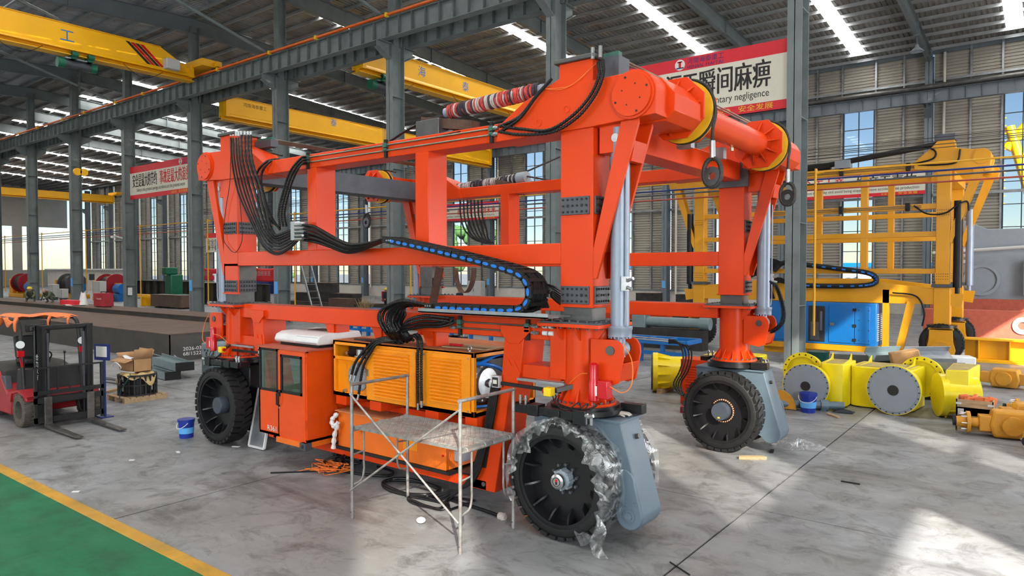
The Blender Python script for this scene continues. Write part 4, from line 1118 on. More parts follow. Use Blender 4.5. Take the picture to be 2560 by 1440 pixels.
build('drain_plug', MB().cyl((-8.42, gy0 + 0.05, 1.27), (-8.42, gy0 + 0.0, 1.27), 0.028, n=10), 'zinc', gen)
build('filler_neck', MB().lathe((-8.20, gy0 + 0.15, 1.79), (0, 0, 1), [(0, 0.10), (0.02, 0.10), (0.02, 0.07), (0.11, 0.07), (0.11, 0.0001)], n=24), 'zinc', gen)
build('filler_neck', MB().cyl((-7.98, gy0 + 0.12, 1.79), (-7.98, gy0 + 0.12, 1.88), 0.045, n=14), 'dark_grey_plate', gen)
build('pressure_gauge', MB().cyl((-8.40, gy0 + 0.08, 1.84), (-8.40, gy0 + 0.04, 1.84), 0.025, n=12), 'chrome', gen)
# engine seen through the open end
en = build('engine_block', MB().box(-6.6, -6.15, 7.0, 7.9, gz0 + 0.08, 1.85), 'black_paint', gen)
build('flywheel_housing', MB().lathe((-6.15, 7.22, 1.58), (1, 0, 0), [(0, 0.27), (0.12, 0.27), (0.16, 0.21), (0.20, 0.20), (0.21, 0.06), (0.25, 0.05)], n=36), 'zinc', gen)
b = MB()
for k in range(10):
    a = 2 * math.pi * k / 10; b.cyl((-6.03, 7.22 + 0.24 * math.cos(a), 1.58 + 0.24 * math.sin(a)), (-5.99, 7.22 + 0.24 * math.cos(a), 1.58 + 0.24 * math.sin(a)), 0.014, n=6)
build('housing_bolts', b, 'zinc', gen, kind='stuff')
build('solenoid', MB().cyl((-5.95, 7.42, 1.45), (-5.87, 7.42, 1.45), 0.05, n=12).cyl((-5.95, 7.38, 1.38), (-5.87, 7.38, 1.36), 0.035, n=10), 'black_paint', gen)
for p, r in (([(-6.1, 6.95, 1.82), (-5.98, 7.1, 1.86), (-5.96, 7.4, 1.93), (-6.1, 7.75, 1.90)], 0.022), ([(-6.1, 6.93, 1.86), (-5.93, 7.2, 1.83), (-5.92, 7.5, 1.72), (-5.95, 7.75, 1.52)], 0.026), ([(-6.0, 6.9, 1.30), (-5.93, 7.2, 1.28), (-5.93, 7.7, 1.29)], 0.02)):
    build('blue_hose', MB().tube(spline(p, 20), r, 8), 'blue_plastic', gen)
build('radiator_frame', MB().box(-5.95, -5.90, 7.62, 7.68, gz0 + 0.06, gz1 - 0.08), 'rubber_black', gen)
build('cable_loom', MB().tube(spline([(-5.96, 7.6, 1.9), (-5.93, 7.55, 1.6), (-5.95, 7.5, 1.3)], 14), 0.02, 6), 'rubber_black', gen)
for x in (-8.62, -7.85, -6.72, -6.0):
    build('skid_foot', MB().box(x, x + 0.24 if x < -6.1 else x + 0.2, gy0 + 0.01, gy1 - 0.1, 1.055, 1.19), RO, gen, bev=0.004)
build('cross_carrier', MB().box(-8.6, -5.6, 7.2, 7.6, 0.95, 1.055), RO, gen)
build('eye_bolt', MB().tube([(-5.96 + 0.03 * math.cos(a), 6.86, 2.075 + 0.03 * math.sin(a)) for a in [2 * math.pi * k / 14 for k in range(14)]], 0.008, 6, closed=True).cyl((-5.96, 6.86, 2.03), (-5.96, 6.86, 2.05), 0.02, n=10), 'zinc', gen)
# hydraulic tank box under the generator
bx0, bx1 = -8.56, -6.33
tk = build('control_box', MB().box(bx0, bx1, 6.80, 7.9, 0.42, 0.955), 'box_orange', G, bev=0.01)
build('box_lid', MB().box(bx0 - 0.03, bx1 + 0.01, 6.76, 7.95, 0.955, 0.97), 'dusty_orange', tk)
build('power_socket', MB().cyl((-6.66, 6.80, 0.80), (-6.66, 6.775, 0.80), 0.055, n=18).box(-6.72, -6.60, 6.785, 6.80, 0.74, 0.86), 'rubber_black', tk)
build('warning_plate', MB().box(-6.42, -6.35, 6.795, 6.80, 0.83, 0.90), 'white_plastic', tk)
build('indicator_lamp', MB().cyl((-6.38, 6.80, 0.76), (-6.38, 6.77, 0.76), 0.024, n=12), 'white_plastic', tk)
build('push_button', MB().cyl((-6.38, 6.80, 0.62), (-6.38, 6.785, 0.62), 0.016, n=10), 'beacon_red', tk)
for x in (-7.0, ): build('vent_grille', MB().box(x - 0.14, x + 0.14, 6.793, 6.8, 0.60, 0.86), 'genset_orange', tk)
build('latch', MB().box(-8.06, -8.0, 6.77, 6.8, 0.70, 0.82), 'box_orange', tk)
build('door_handle', MB().tube([(-8.03, 6.79, 0.82), (-8.06, 6.76, 0.78), (-8.04, 6.75, 0.72), (-8.0, 6.76, 0.73), (-8.0, 6.78, 0.79)], 0.012, 6), 'box_orange', tk)
build('side_socket', MB().box(-6.33, -6.2, 6.95, 7.15, 0.52, 0.66), 'disc_grey', tk, bev=0.01)
build('black_trunking', MB().box(-8.6, -6.25, 6.78, 6.92, 0.375, 0.42), 'rubber_black', tk)

# ------------------------------------------------------------------ hydraulic pipework on the front frame
for (xa, xb, z, y, ends) in ((-9.55, -5.58, 4.88, 6.91, 1), (-9.55, -5.58, 4.80, 6.91, 1), (-6.30, -4.96, 2.41, 6.91, 2), (-6.30, -4.96, 2.33, 6.91, 2)):
    build('steel_pipe', MB().cyl((xa, y, z), (xb, y, z), 0.012, n=8), 'steel_rod', G)
    q = MB()
    for x in (xa, xb): q.cyl((x - 0.05, y, z), (x + 0.05, y, z), 0.02, n=8); q.cyl((x - 0.02, y, z), (x + 0.02, y, z), 0.028, n=6)
    build_each('pipe_coupling', q, 'zinc', G)
for x, z0 in ((-9.42, 4.84), (-7.60, 4.84), (-5.64, 4.84), (-6.18, 2.37), (-5.07, 2.37)):
    c = build('pipe_clamp', MB().box(x - 0.035, x + 0.035, 6.885, 6.935, z0 - 0.035, z0 - 0.008).box(x - 0.035, x + 0.035, 6.885, 6.935, z0 + 0.008, z0 + 0.07), 'clamp_green', G)
    build('clamp_base', MB().box(x - 0.022, x + 0.022, 6.90, 6.942, z0 - 0.14, z0 + 0.12), 'rubber_black', c)
for k in range(4):
    z = 2.43 - 0.085 * (k // 2); x = -4.80 + 0.09 * (k % 2)
    build('plastic_cap', MB().cyl((x - 0.03, 6.9, z - 0.01), (x + 0.035, 6.9, z - 0.01), 0.028, n=10), 'white_plastic', G)
# pipes across the top of the left tower and right tower
for k in range(8):
    x = -11.86 + 0.045 * k
    build('steel_pipe', MB().cyl((x + 0.45, 7.35, 5.43), (x + 0.45, 11.9, 5.43), 0.011, n=6), 'steel_rod', G)
build('pipe_cradle', MB().box(-11.5, -11.0, 7.3, 7.45, 5.28, 5.41), 'dark_grey_plate', G); build('pipe_clamp', MB().box(-11.48, -11.02, 7.34, 7.40, 5.41, 5.46), 'clamp_green', G)
for k in range(2): build('steel_pipe', MB().cyl((-4.05 + 0.06 * k, 7.1, 5.54), (-4.05 + 0.06 * k, 11.9, 5.54), 0.011, n=6), 'steel_rod', G)
build('pipe_cradle', MB().box(-4.15, -3.9, 7.05, 7.3, 5.24, 5.52), 'dark_grey_plate', G); build('pipe_clamp', MB().box(-4.12, -3.92, 7.08, 7.16, 5.52, 5.575), 'clamp_green', G)
q = MB()
for k in range(2): q.cyl((-4.14 + 0.1 * k, 6.88, 5.47), (-4.14 + 0.1 * k, 6.88, 5.60), 0.022, n=8)
build_each('hose_fitting', q, 'zinc', G)

# ------------------------------------------------------------------ hoses
def hose(pts, r=0.02, ribbed=False, m='black_hose', name='hydraulic_hose', n=40, parent=G):
    P = spline(pts, n * (4 if ribbed else 1))
    rr = [r * (1.12 if (k // 2) % 2 else 0.9) for k in range(len(P))] if ribbed else r
    return build(name, MB().tube(P, rr, 7), m, parent)
rnd = random.Random(3)
# bundle falling from the left tower to the clamp block
STX = [577, 583, 590, 596, 603, 612, 620, 627]
for i, sx in enumerate(STX):
    rib = i >= 4
    ys = 6.80 - 0.012 * i
    drop = [640, 636, 628, 620, 612, 604, 598, 592][i]
    pts = [at(sx, 345 - (8 if rib else 0), 6.9), at(sx + 3, 400, ys), at(sx + 18 + 1.5 * i, 480, ys), at(sx + 55 - 1.0 * i, 565, ys), at(660 + 3 * i, drop - 22 + i, ys), at(692, drop - 4, ys), at(722, drop - 18 + i * 0.5, ys), at(745, 601 - 4.6 * i, ys)]
    hose(pts, 0.021 if rib else 0.017, rib)
    build('hose_fitting', MB().cyl(at(sx, 340, 6.9), at(sx, 328, 6.9), 0.022, n=8), 'zinc', G)
for i in range(3):     # three more dropping from the pipe clamp on the upper beam
    ys = 6.76
    hose([at(765, 393 + 7 * i, 6.9), at(752, 396 + 8 * i, ys), at(725 + 5 * i, 430 + 6 * i, ys), at(708 + 7 * i, 480, ys), at(697 + 7 * i, 530, ys), at(700 + 8 * i, 566, ys + 0.05)], 0.019, True)
for i in range(2):
    hose([at(690 + 8 * i, 398, 7.2), at(665 + 9 * i, 405, 6.9), at(642 + 12 * i, 435, 6.85), at(646 + 12 * i, 480, 6.82), at(668 + 10 * i, 540, 6.8), at(700, 570 + 4 * i, 6.8)], 0.019, True)
cl = build('hose_clamp', MB().rbox(at(747, 578, 6.76), 0.10, 0.24, 0.30), 'galvanised', G, bev=0.006)
q = MB()
for k in range(5):
    c = at(747, 562 + 9 * k, 6.62); q.cyl(c + V(-0.10, 0, 0), c + V(0.10, 0, 0), 0.022, n=8)
build_each('hose_fitting', q, 'zinc', cl)
for k in range(14):    # from the clamp block to the energy chain
    yy = 6.62 + 0.022 * k; a = rnd.uniform(-5, 5); row = k % 5
    pts = [at(750, 561 + 9.5 * row, yy), at(785, 568 + 9 * row + a * 0.5, yy), at(825, 592 + 6 * row + a, yy), at(865, 612 + 4.5 * row + a, yy), at(900, 612 + 3.5 * row + a * 0.5, yy), at(935, 604 + 2.2 * row, yy), at(962, 596 + 1.8 * row, yy), at(985, 600 + 1.6 * row, yy)]
    hose(pts, 0.02)
# thin signal cable looping in front of the left leg
hose([at(577, 345, 6.88), at(575, 450, 6.88), at(565, 520, 6.9), at(558, 590, 6.9), at(568, 615, 6.9), at(588, 631, 6.9), at(605, 600, 6.9), at(603, 545, 6.9), at(600, 500, 6.9)], 0.006, n=60)
# hoses hanging over the right head
for i in range(2):
    hose([at(1495 + 12 * i, 155 - 6 * i, 6.88), at(1497 + 10 * i, 190, 6.82), at(1475 + 10 * i, 240 + 2 * i, 6.8), at(1430 + 12 * i, 290 + 4 * i, 6.8), at(1370 + 10 * i, 325 + 5 * i, 6.82), at(1300, 322 + 14 * i, 6.85), at(1248, 314 + 15 * i, 6.9)], 0.019, True, n=50)
for i in range(2):
    hose([at(1380 - 3 * i, 196 + 4 * i, 6.88), at(1340 - 2 * i, 240 + 5 * i, 6.84), at(1300, 290 + 5 * i, 6.84), at(1250, 316 + 14 * i, 6.9)], 0.019, True, n=40)
for i in range(2):
    hose([at(1490, 158, 6.87), at(1440 - 6 * i, 205 + 4 * i, 6.87), at(1400, 224 - 4 * i, 6.87), at(1360, 222, 6.88)], 0.004, m='orange_wire', name='orange_wire')
# energy chain: links along the path, blue inserts on the near cheek
ch = build('chain_tray', MB().box(-6.50, -4.46, 6.46, 6.92, 2.545, 2.56).box(-6.50, -4.46, 6.46, 6.475, 2.545, 2.60), 'galvanised', G)
EC = build('energy_chain', MB().box(-6.42, -6.30, 6.50, 6.86, 2.575, 2.66), 'rubber_black', G)
path = [V(-7.16, 0, 3.50), V(-6.9, 0, 3.455), V(-6.5, 0, 3.385), V(-6.0, 0, 3.29), V(-5.5, 0, 3.19), V(-5.1, 0, 3.10), V(-4.90, 0, 3.035), V(-4.79, 0, 2.93), V(-4.765, 0, 2.81), V(-4.81, 0, 2.70), V(-4.93, 0, 2.635), V(-5.15, 0, 2.615), V(-5.6, 0, 2.612), V(-6.3, 0, 2.612)]
P = spline(path, 400); L = [0]
for i in range(1, len(P)): L.append(L[-1] + (P[i] - P[i - 1]).length)
pitch = 0.128; s = 0.0; i = 0
while s < L[-1]:
    while L[i] < s and i < len(P) - 2: i += 1
    p = P[i]; d = (P[min(i + 2, len(P) - 1)] - P[max(i - 2, 0)]).normalized(); u = V(-d.z, 0, d.x)
    hw, hh = 0.066, 0.045
    q = MB()
    for y in (6.50, 6.825):
        vs = [p + d * a * hw + u * b * hh + V(0, yy, 0) for yy in (y, y + 0.03) for a, b in ((-1, -1), (1, -1), (1, 1), (-1, 1))]
        q.add(vs, [(0, 1, 2, 3), (7, 6, 5, 4), (0, 4, 5, 1), (1, 5, 6, 2), (2, 6, 7, 3), (3, 7, 4, 0)])
    for b in (-1, 1): q.bar(p + u * b * (hh - 0.006) + V(0, 6.51, 0), p + u * b * (hh - 0.006) + V(0, 6.85, 0), 0.05, 0.012, up=u)
    build('chain_link', q, 'rubber_black', EC)
    el = [(p + d * 0.047 * math.cos(t_) + u * 0.020 * math.sin(t_)) for t_ in [2 * math.pi * k / 14 for k in range(14)]]
    if s > 0.1: build('link_insert', MB().add([e + V(0, 6.492, 0) for e in el] + [e + V(0, 6.505, 0) for e in el], [tuple(range(14)), tuple(range(14, 28))[::-1]] + [(k, (k + 1) % 14, 14 + (k + 1) % 14, 14 + k) for k in range(14)]), 'blue_plastic', EC)
    s += pitch
for k in range(9):     # cables lying in the chain
    y = 6.56 + 0.03 * k; o = rnd.uniform(-0.018, 0.03)
    hose([q_ + V(0, y, o) + (V(0.02, 0, 0) if 6 <= j <= 9 else V(0, 0, 0)) for j, q_ in enumerate(path)], 0.014, parent=EC, name='chain_cable', n=80)
for k in range(3):
    build('end_screw', MB().cyl(V(-7.13 + 0.04 * k, 6.50, 3.49), V(-7.13 + 0.04 * k, 6.49, 3.49), 0.011, n=8), 'chrome', EC)
    build('end_screw', MB().cyl(V(-6.40 + 0.04 * k, 6.50, 2.63), V(-6.40 + 0.04 * k, 6.49, 2.63), 0.011, n=8), 'chrome', EC)
# hoses from the chain down to the generator
for k in range(13):
    yy = 6.54 + 0.026 * k; j = rnd.uniform(-6, 6); w = k / 12.0
    ex, ey = 985 + 50 * w, 852 + rnd.uniform(-4, 4)
    lx = 948 + 55 * w + j; ty = 752 + 14 * w
    pts = [at(1090, 770, yy), at(1060, 764 - 4 * (1 - w), yy), at(1015 - 12 * (1 - w), ty + j * 0.5, yy), at(lx + 8, 772 + 16 * w, yy), at(lx, 800 + 8 * w, yy), at((lx + ex) / 2 - 2, 832, yy + 0.05), at(ex, ey, 6.95)]
    hose(pts, 0.02, k % 3 == 0)
for k in range(4):
    yy = 6.72 + 0.02 * k
    hose([at(1135, 797 + 9 * (k % 2), 6.88), at(1100, 792 + 8 * k, yy), at(1055, 790 + 9 * k, yy), at(1015 - 5 * k, 805 + 8 * k, yy), at(1008 + 4 * k, 838, 6.95)], 0.02, k < 2)
# hoses hanging down in front of the generator
for k in range(2):
    x = 1044 + 9 * k
    hose([at(1020, 850, 6.95), at(1030 + 9 * k, 840 - 3 * k, 6.8), at(x, 850, 6.74), at(x, 900, 6.72), at(x, 960, 6.72), at(x + 1, 1002 + 6 * (1 - k), 6.72)], 0.021, True, n=50)
    e = at(x + 1, 1002 + 6 * (1 - k), 6.72); build('hose_fitting', MB().cyl(e, e - V(0, 0, 0.09), 0.017, n=8), 'zinc', G)
for k in range(3):
    ex, ey = (879, 888, 897)[k], (936, 938, 985)[k]
    hose([at(1010 - 5 * k, 858, 6.95), at(985, 845 + 3 * k, 6.85), at(945, 848 + 5 * k, 6.72), at(915 + 5 * k, 872 + 6 * k, 6.72), at(ex + 10, 905 + 8 * k, 6.72), at(ex, ey, 6.72)], 0.02, True, n=50)
    e = at(ex, ey, 6.72); build('hose_fitting', MB().cyl(e, e + V(-0.02, -0.01, -0.09), 0.017, n=8), 'zinc', G)
hose([at(888, 850, 6.95), at(930, 852, 6.9), at(1000, 858, 6.95)], 0.026); 
# hoses behind the chain bend and under the rear frame
for k in range(6):
    hose([at(1340 + 6 * k, 770, 7.6), at(1338 + 5 * k, 740, 7.6), at(1350 + 6 * k, 714 + 3 * k, 7.6), at(1380, 716 + 5 * k, 7.7), at(1410, 735 + 6 * k, 7.9), at(1440, 770, 8.2)], 0.02)
for k in range(4):
    hose([at(1672, 849 + 3 * k, 11.85), at(1690, 852 + 2 * k, 11.7), at(1702 + 7 * k, 868, 11.55), at(1708 + 7 * k, 895, 11.5), at(1698 + 7 * k, 930, 11.5), at(1684 + 6 * k, 960, 11.5), at(1696 + 5 * k, 982 + 2 * k, 11.55), at(1722, 988 + 3 * k, 11.62), at(1742, 950, 11.75), at(1760, 925, 11.9)], 0.014, k % 2 == 0)
for k in range(2):
    build('steel_pipe', MB().cyl(at(1480, 832 + 5 * k, 11.95), at(1672, 849 + 5 * k, 11.85), 0.012, n=6), 'steel_rod', G)
    hose([at(1925, 703, 12.05), at(1940 + 5 * k, 720, 12.0), at(1955 + 6 * k, 770, 12.0), at(1952 + 7 * k, 805, 12.0), at(1930 + 7 * k, 826 + 2 * k, 12.05), at(1917, 832, 12.1)], 0.018, True, n=50)
for k in range(7):      # bundle seen through the frame, hanging from the rear upper beam
    hose([at(1150 + 9 * k, 500, 11.85), at(1152 + 9 * k, 540, 11.8), at(1162 + 9 * k, 575, 11.8), at(1185 + 6 * k, 598, 11.8), at(1215 + 3 * k, 608, 11.8)], 0.018)
# rust brown sling hanging in a loop under the middle beam
build('lifting_sling', MB().grid(lambda u, v: at(1133 + 23 * (1 - math.cos(math.pi * u)), 670 + 62 * math.sin(math.pi * u), 8.6) + V(0, 0.12 * v, 0), 24, 2), 'rust_wood', G, solid=0.008)
build('wood_prop', MB().bar(at(1080, 770, 9.5), at(1100, 668, 9.5), 0.16, 0.05, up=(0, 1, 0)), 'rust_wood', G)

# ------------------------------------------------------------------ winch cylinders wrapped in rag strips
def wrapped(p0, p1, r, seed, cols, name='cloth_wrap'):
    rr = random.Random(seed); p0, p1 = Vector(p0), Vector(p1); d = p1 - p0; ln = d.length
    core = build('winch_cylinder', MB().cyl(p0 - d * 0.05, p1 + d * 0.05, r * 0.8, n=18), 'silver_paint', G)
    n = int(ln / 0.022); bands = {c: MB() for c in set(cols)}
    for k in range(n):
        f = (k + 0.5) / n; c = cols[int(f * len(cols)) % len(cols)] if rr.random() < 0.55 else rr.choice(cols)
        cc = p0 + d * f; dd, s, u = frame_of(d); tilt = rr.uniform(-0.25, 0.25)
        loop = [cc + (s * math.cos(a) + u * math.sin(a)) * r * rr.uniform(0.96, 1.06) + dd * (tilt * r * math.cos(a)) for a in [2 * math.pi * j / 14 for j in range(14)]]
        bands[c].tube(loop, rr.uniform(0.010, 0.018), 5, closed=True)
    for c, mb in bands.items(): build(name, mb, c, core, kind='stuff')
wrapped(at(1125, 280, 7.15), at(1348, 226, 7.15), 0.085, 1, ['strip_cloth_red', 'strip_cloth_black', 'strip_cloth_red', 'strip_cloth_white', 'strip_cloth_red', 'strip_cloth_white', 'strip_cloth_black'])
wrapped(at(1140, 472, 12.1), at(1298, 446, 12.1), 0.095, 2, ['strip_cloth_white', 'strip_cloth_black', 'strip_cloth_white', 'strip_cloth_black'])
q = MB().cyl(at(1296, 447, 12.1), at(1318, 443, 12.1), 0.13, n=18)
build('rope_clevis', q, 'disc_grey', G); build('wire_rope', MB().tube([at(1318, 441, 12.1), at(1400, 455, 12.3)], 0.02, 6), 'rope', G)
build('wire_rope', MB().tube([at(1300, 436, 12.1), at(1400, 392, 12.6)], 0.02, 6), 'rope', G)
build('timber_packer', MB().bar(at(1250, 462, 12.1), at(1305, 475, 12.1), 0.3, 0.22), 'rust_wood', G)
build('steel_saddle', MB().box(-7.06, -6.62, 6.98, 7.28, 4.935, 5.16), 'bare_steel', G, bev=0.01)
build('timber_packer', MB().rbox((-6.55, 7.12, 5.08), 0.95, 0.16, 0.13, ry=R(10)), 'rust_wood', G)
hose([at(968, 358, 7.2), at(1010, 330, 7.15), at(1050, 308, 7.12)], 0.02); hose([at(850, 378, 6.95), at(940, 365, 6.92), at(1050, 350, 6.92), at(1150, 328, 6.92)], 0.007)

# ------------------------------------------------------------------ small fittings on the king posts
def fittings(mx, my):
    H = lambda q: mir(q, mx, my)
    b = build('warning_beacon', H(MB().lathe((-4.05, 6.78, 1.62), (0, 0, 1), [(0, 0.05), (0.01, 0.062), (0.22, 0.062), (0.24, 0.052), (0.41, 0.052), (0.43, 0.03), (0.435, 0.0001)], n=20)), 'beacon_red', G)
    build('beacon_box', H(MB().box(-3.99, -3.86, 6.74, 6.86, 1.66, 1.86)), 'beacon_red', b, bev=0.01)
    build('beacon_text', H(MB().box(-4.01, -3.985, 6.735, 6.738, 1.69, 1.80)), 'text_white', b)
    arm = build('switch_arm', H(MB().bar((-4.52, 6.72, 1.70), (-4.40, 6.90, 1.74), 0.05, 0.05)), 'bare_steel', G)
    build('stop_switch', H(MB().box(-4.62, -4.52, 6.60, 6.70, 1.64, 1.74)), 'switch_yellow', arm, bev=0.008)
    build('stop_button', H(MB().cyl((-4.62, 6.65, 1.69), (-4.65, 6.65, 1.69), 0.03, n=14)), 'beacon_red', arm)
    jb = build('junction_box', H(MB().box(-5.55, -5.43, 6.80, 6.86, 1.62, 1.77)), 'pale_grey_plastic', G, bev=0.006)
    build('terminal_block', H(MB().box(-5.535, -5.445, 6.795, 6.801, 1.635, 1.75)), 'text_black', jb)
    build('terminal_strip', H(MB().box(-5.52, -5.46, 6.79, 6.796, 1.67, 1.72)), 'banner_cream', jb)
    build('cable_sleeve', H(MB().bar((-5.42, 6.84, 1.68), (-4.55, 6.86, 1.66), 0.03, 0.04)), 'rubber_black', jb)
    hose_pts = [(-4.42, 6.85, 1.78), (-4.25, 6.80, 1.9), (-4.12, 6.75, 1.93)]
    build('orange_wire', H(MB().tube(spline(hose_pts, 14), 0.005, 6)), 'orange_wire', b)
    build('orange_wire', H(MB().tube(spline([(-3.86, 6.80, 1.80), (-3.7, 6.80, 1.75), (-3.60, 6.82, 1.85), (-3.62, 6.86, 2.1), (-3.74, 6.88, 2.28)], 24), 0.006, 6)), 'orange_wire', b)
    for k in range(3):
        build('sensor_cable', H(MB().tube(spline([(-4.55 + 0.05 * k, 6.68, 1.66), (-4.45, 6.62 + 0.03 * k, 1.56), (-4.30 + 0.1 * k, 6.62, 1.52 + 0.01 * k), (-4.2 + 0.12 * k, 6.70, 1.60), (-4.15 + 0.05 * k, 6.66, 1.52)], 24), 0.007, 6)), 'black_hose', arm)
for mx in (False, True): fittings(mx, False)
# trunking of cables down the right hanger, ending in the coil on the floor
for k in range(4):
    hose([V(-5.58 + 0.03 * k, 6.86, 1.62), V(-5.66 + 0.03 * k, 6.85, 1.2), V(-5.80 + 0.03 * k, 6.84, 0.75), V(-5.90 + 0.03 * k, 6.82, 0.45), V(-6.05, 6.80, 0.25), V(-6.3 - 0.1 * k, 6.76, 0.05)], 0.022)
build('cable_tray', MB().prism([(-5.62, 1.66), (-5.48, 1.66), (-5.72, 0.55), (-5.86, 0.55)], 'Y', 6.88, 6.90), 'rubber_black', G)

# ================================================================== THINGS AROUND THE GANTRY
# ------------------------------------------------------------------ scaffold
SC = thing('scaffold', 'small galvanised tube scaffold with mesh deck standing before the orange generator', 'scaffold', (-5.96, 6.14, 0))
SX0, SX1, SYF, SYB, STOP = -6.86, -5.06, 5.66, 6.61, 1.69
for x in (SX0, SX1):
    for y in (SYF, SYB): build('post', MB().cyl((x, y, 0.0), (x, y, STOP), 0.021, n=12), 'scaffold_steel', SC)
    build('top_bar', MB().cyl((x, SYF - 0.02, STOP - 0.02), (x, SYB + 0.02, STOP - 0.02), 0.021, n=12), 'scaffold_steel', SC)
    build('deck_bar', MB().cyl((x, SYF, 1.10), (x, SYB, 1.10), 0.020, n=12), 'scaffold_steel', SC)
    for y, s in ((SYF, 1), (SYB, -1)):
        build('inner_tube', MB().tube(spline([(x, y + s * 0.19, 1.10), (x, y + s * 0.19, 0.70), (x, y + s * 0.19, 0.56), (x, y + s * 0.15, 0.45), (x, y + s * 0.02, 0.41)], 24), 0.013, 8), 'scaffold_steel', SC)
        build('rung', MB().cyl((x, y, 0.79), (x, y + s * 0.19, 0.81), 0.011, n=8), 'scaffold_steel', SC)
        build('foot_pin', MB().cyl((x, y - 0.03, 0.08), (x, y + 0.03, 0.08), 0.006, n=6), 'bare_steel', SC)
for (za, zb) in ((1.56, 0.34), (0.35, 1.57)):
    build('cross_brace', MB().cyl((SX0, SYF - 0.028, za), (SX1, SYF - 0.028, zb), 0.0125, n=8), 'scaffold_steel', SC)
build('brace_pivot', MB().cyl((-5.96, SYF - 0.05, 0.955), (-5.96, SYF, 0.955), 0.016, n=8), 'zinc', SC)
for k, (ya, yb) in enumerate(((5.70, 6.13), (6.16, 6.58))):
    fr = MB()
    for y in (ya, yb): fr.box(SX0 - 0.02, SX1 + 0.02, y - 0.016, y + 0.016, 1.115, 1.15)
    for x in (SX0 + 0.02, SX1 - 0.02, -5.96): fr.box(x - 0.016, x + 0.016, ya, yb, 1.118, 1.146)
    d = build('deck_frame', fr, 'scaffold_steel', SC)
    for x in (SX0, SX1):
        for y in (ya + 0.06, yb - 0.06):
            build('deck_hook', MB().tube([(x - 0.024 * math.cos(a), y, 1.105 + 0.03 * math.sin(a)) for a in [math.pi * j / 8 - 0.3 for j in range(10)]], 0.008, 6), 'scaffold_steel', d)
    ms = MB(); n = 48                                              # expanded metal
    for i in range(n):
        for s in (0, 1):
            x = SX0 + 0.03 + (SX1 - SX0 - 0.06) * i / n
            pts = [(x + ((j % 2) ^ s) * (SX1 - SX0) / n, ya + (yb - ya) * j / 10, 1.148 + 0.004 * ((i + j) % 2)) for j in range(11)]
            for a, b in zip(pts, pts[1:]): ms.bar(a, b, 0.007, 0.004)
    build('expanded_mesh', ms, 'scaffold_steel', d, kind='stuff')

# ------------------------------------------------------------------ plastic film hanging round the near wheel
def film_fn(u, v):
    a = R(-62 + 270 * u); cx, cz = -4.42, 0.683
    n1 = math.sin(a * 7 + v * 5) * 0.012 + math.sin(a * 17 + v * 9 + 1) * 0.008 + math.sin(a * 31 + 2) * 0.004
    edge = 0.02 + 0.05 * math.sin(a * 3 + 0.5) + 0.03 * math.sin(a * 11) + 0.018 * math.sin(a * 29 + 1)
    if v < 0.5:
        t = v / 0.5; r = 0.60 - edge * (1 - t) * 1.3 + (0.70 - 0.60) * t; r = min(r, 0.715); y = 6.545 + 0.012 * math.sin(a * 9) - 0.01 * (1 - t)
        if t > 0.75: y += 0.02 * (t - 0.75)
    else:
        t = (v - 0.5) / 0.5; r = 0.712; y = 6.55 + 0.40 * t
    r += n1 + 0.006
    return V(cx + r * math.cos(a), y + n1 * 0.6, max(0.012, cz + r * math.sin(a)))
o = build('plastic_wrap', MB().grid(film_fn, 150, 15), 'plastic_film', loc=(-4.42, 6.7, 0))
tag(o, 'torn clear plastic film wrapped round the nearest wheel', 'plastic film')
def film2(u, v):
    a = R(-60 + 260 * u); n1 = math.sin(a * 9 + v * 5) * 0.012 + math.sin(a * 23) * 0.007
    r = 0.712 + n1; return V(-4.42 + r * math.cos(a), 7.385 + 0.37 * v, max(0.012, 0.683 + r * math.sin(a)))
o = build('plastic_wrap', MB().grid(film2, 100, 8), 'plastic_film', loc=(-4.42, 7.6, 0))
tag(o, 'clear plastic film round the tyre behind the slate grey wheel fork', 'plastic film')
def tail(u, v):
    x = -3.93 + 0.10 * (v - 0.5) * (1 + u) + 0.04 * math.sin(6 * u); return V(x + 0.16 * u, 6.60 - 0.12 * u + 0.03 * math.sin(9 * u + 5 * v), max(0.006, 0.42 * (1 - u * 1.06) ** 1.0 + 0.012 * math.sin(14 * v + 8 * u)))
o = build('plastic_tail', MB().grid(tail, 18, 8), 'plastic_film', loc=(-3.9, 6.6, 0)); tag(o, 'loose tail of clear plastic film trailing on the floor beside the nearest wheel', 'plastic film')
def heap(cx, cy, rx, ry, h, seed, name, label):
    rr = random.Random(seed); ph = [rr.uniform(0, 6) for _ in range(6)]
    def fn(u, v):
        a = 2 * math.pi * u; k = 1 - v
        r = (1 + 0.22 * math.sin(3 * a + ph[0]) + 0.12 * math.sin(7 * a + ph[1])) * v
        z = h * (1 - v) ** 0.6 * (0.7 + 0.4 * math.sin(5 * a + ph[2] + 7 * v)) + 0.02 * math.sin(11 * a + 15 * v + ph[3]) * (1 - v)
        return V(cx + rx * r * math.cos(a), cy + ry * r * math.sin(a), max(0.006, z))
    o = build(name, MB().grid(fn, 48, 10, closed_u=True), 'plastic_film', loc=(cx, cy, 0)); tag(o, label, 'plastic film'); return o
heap(-3.45, 12.72, 0.42, 0.30, 0.14, 4, 'plastic_heap', 'crumpled clear plastic film lying behind the far right wheel')
heap(-3.86, 12.62, 0.18, 0.2, 0.09, 6, 'plastic_heap', 'small twist of clear plastic film beside the far right wheel fork')

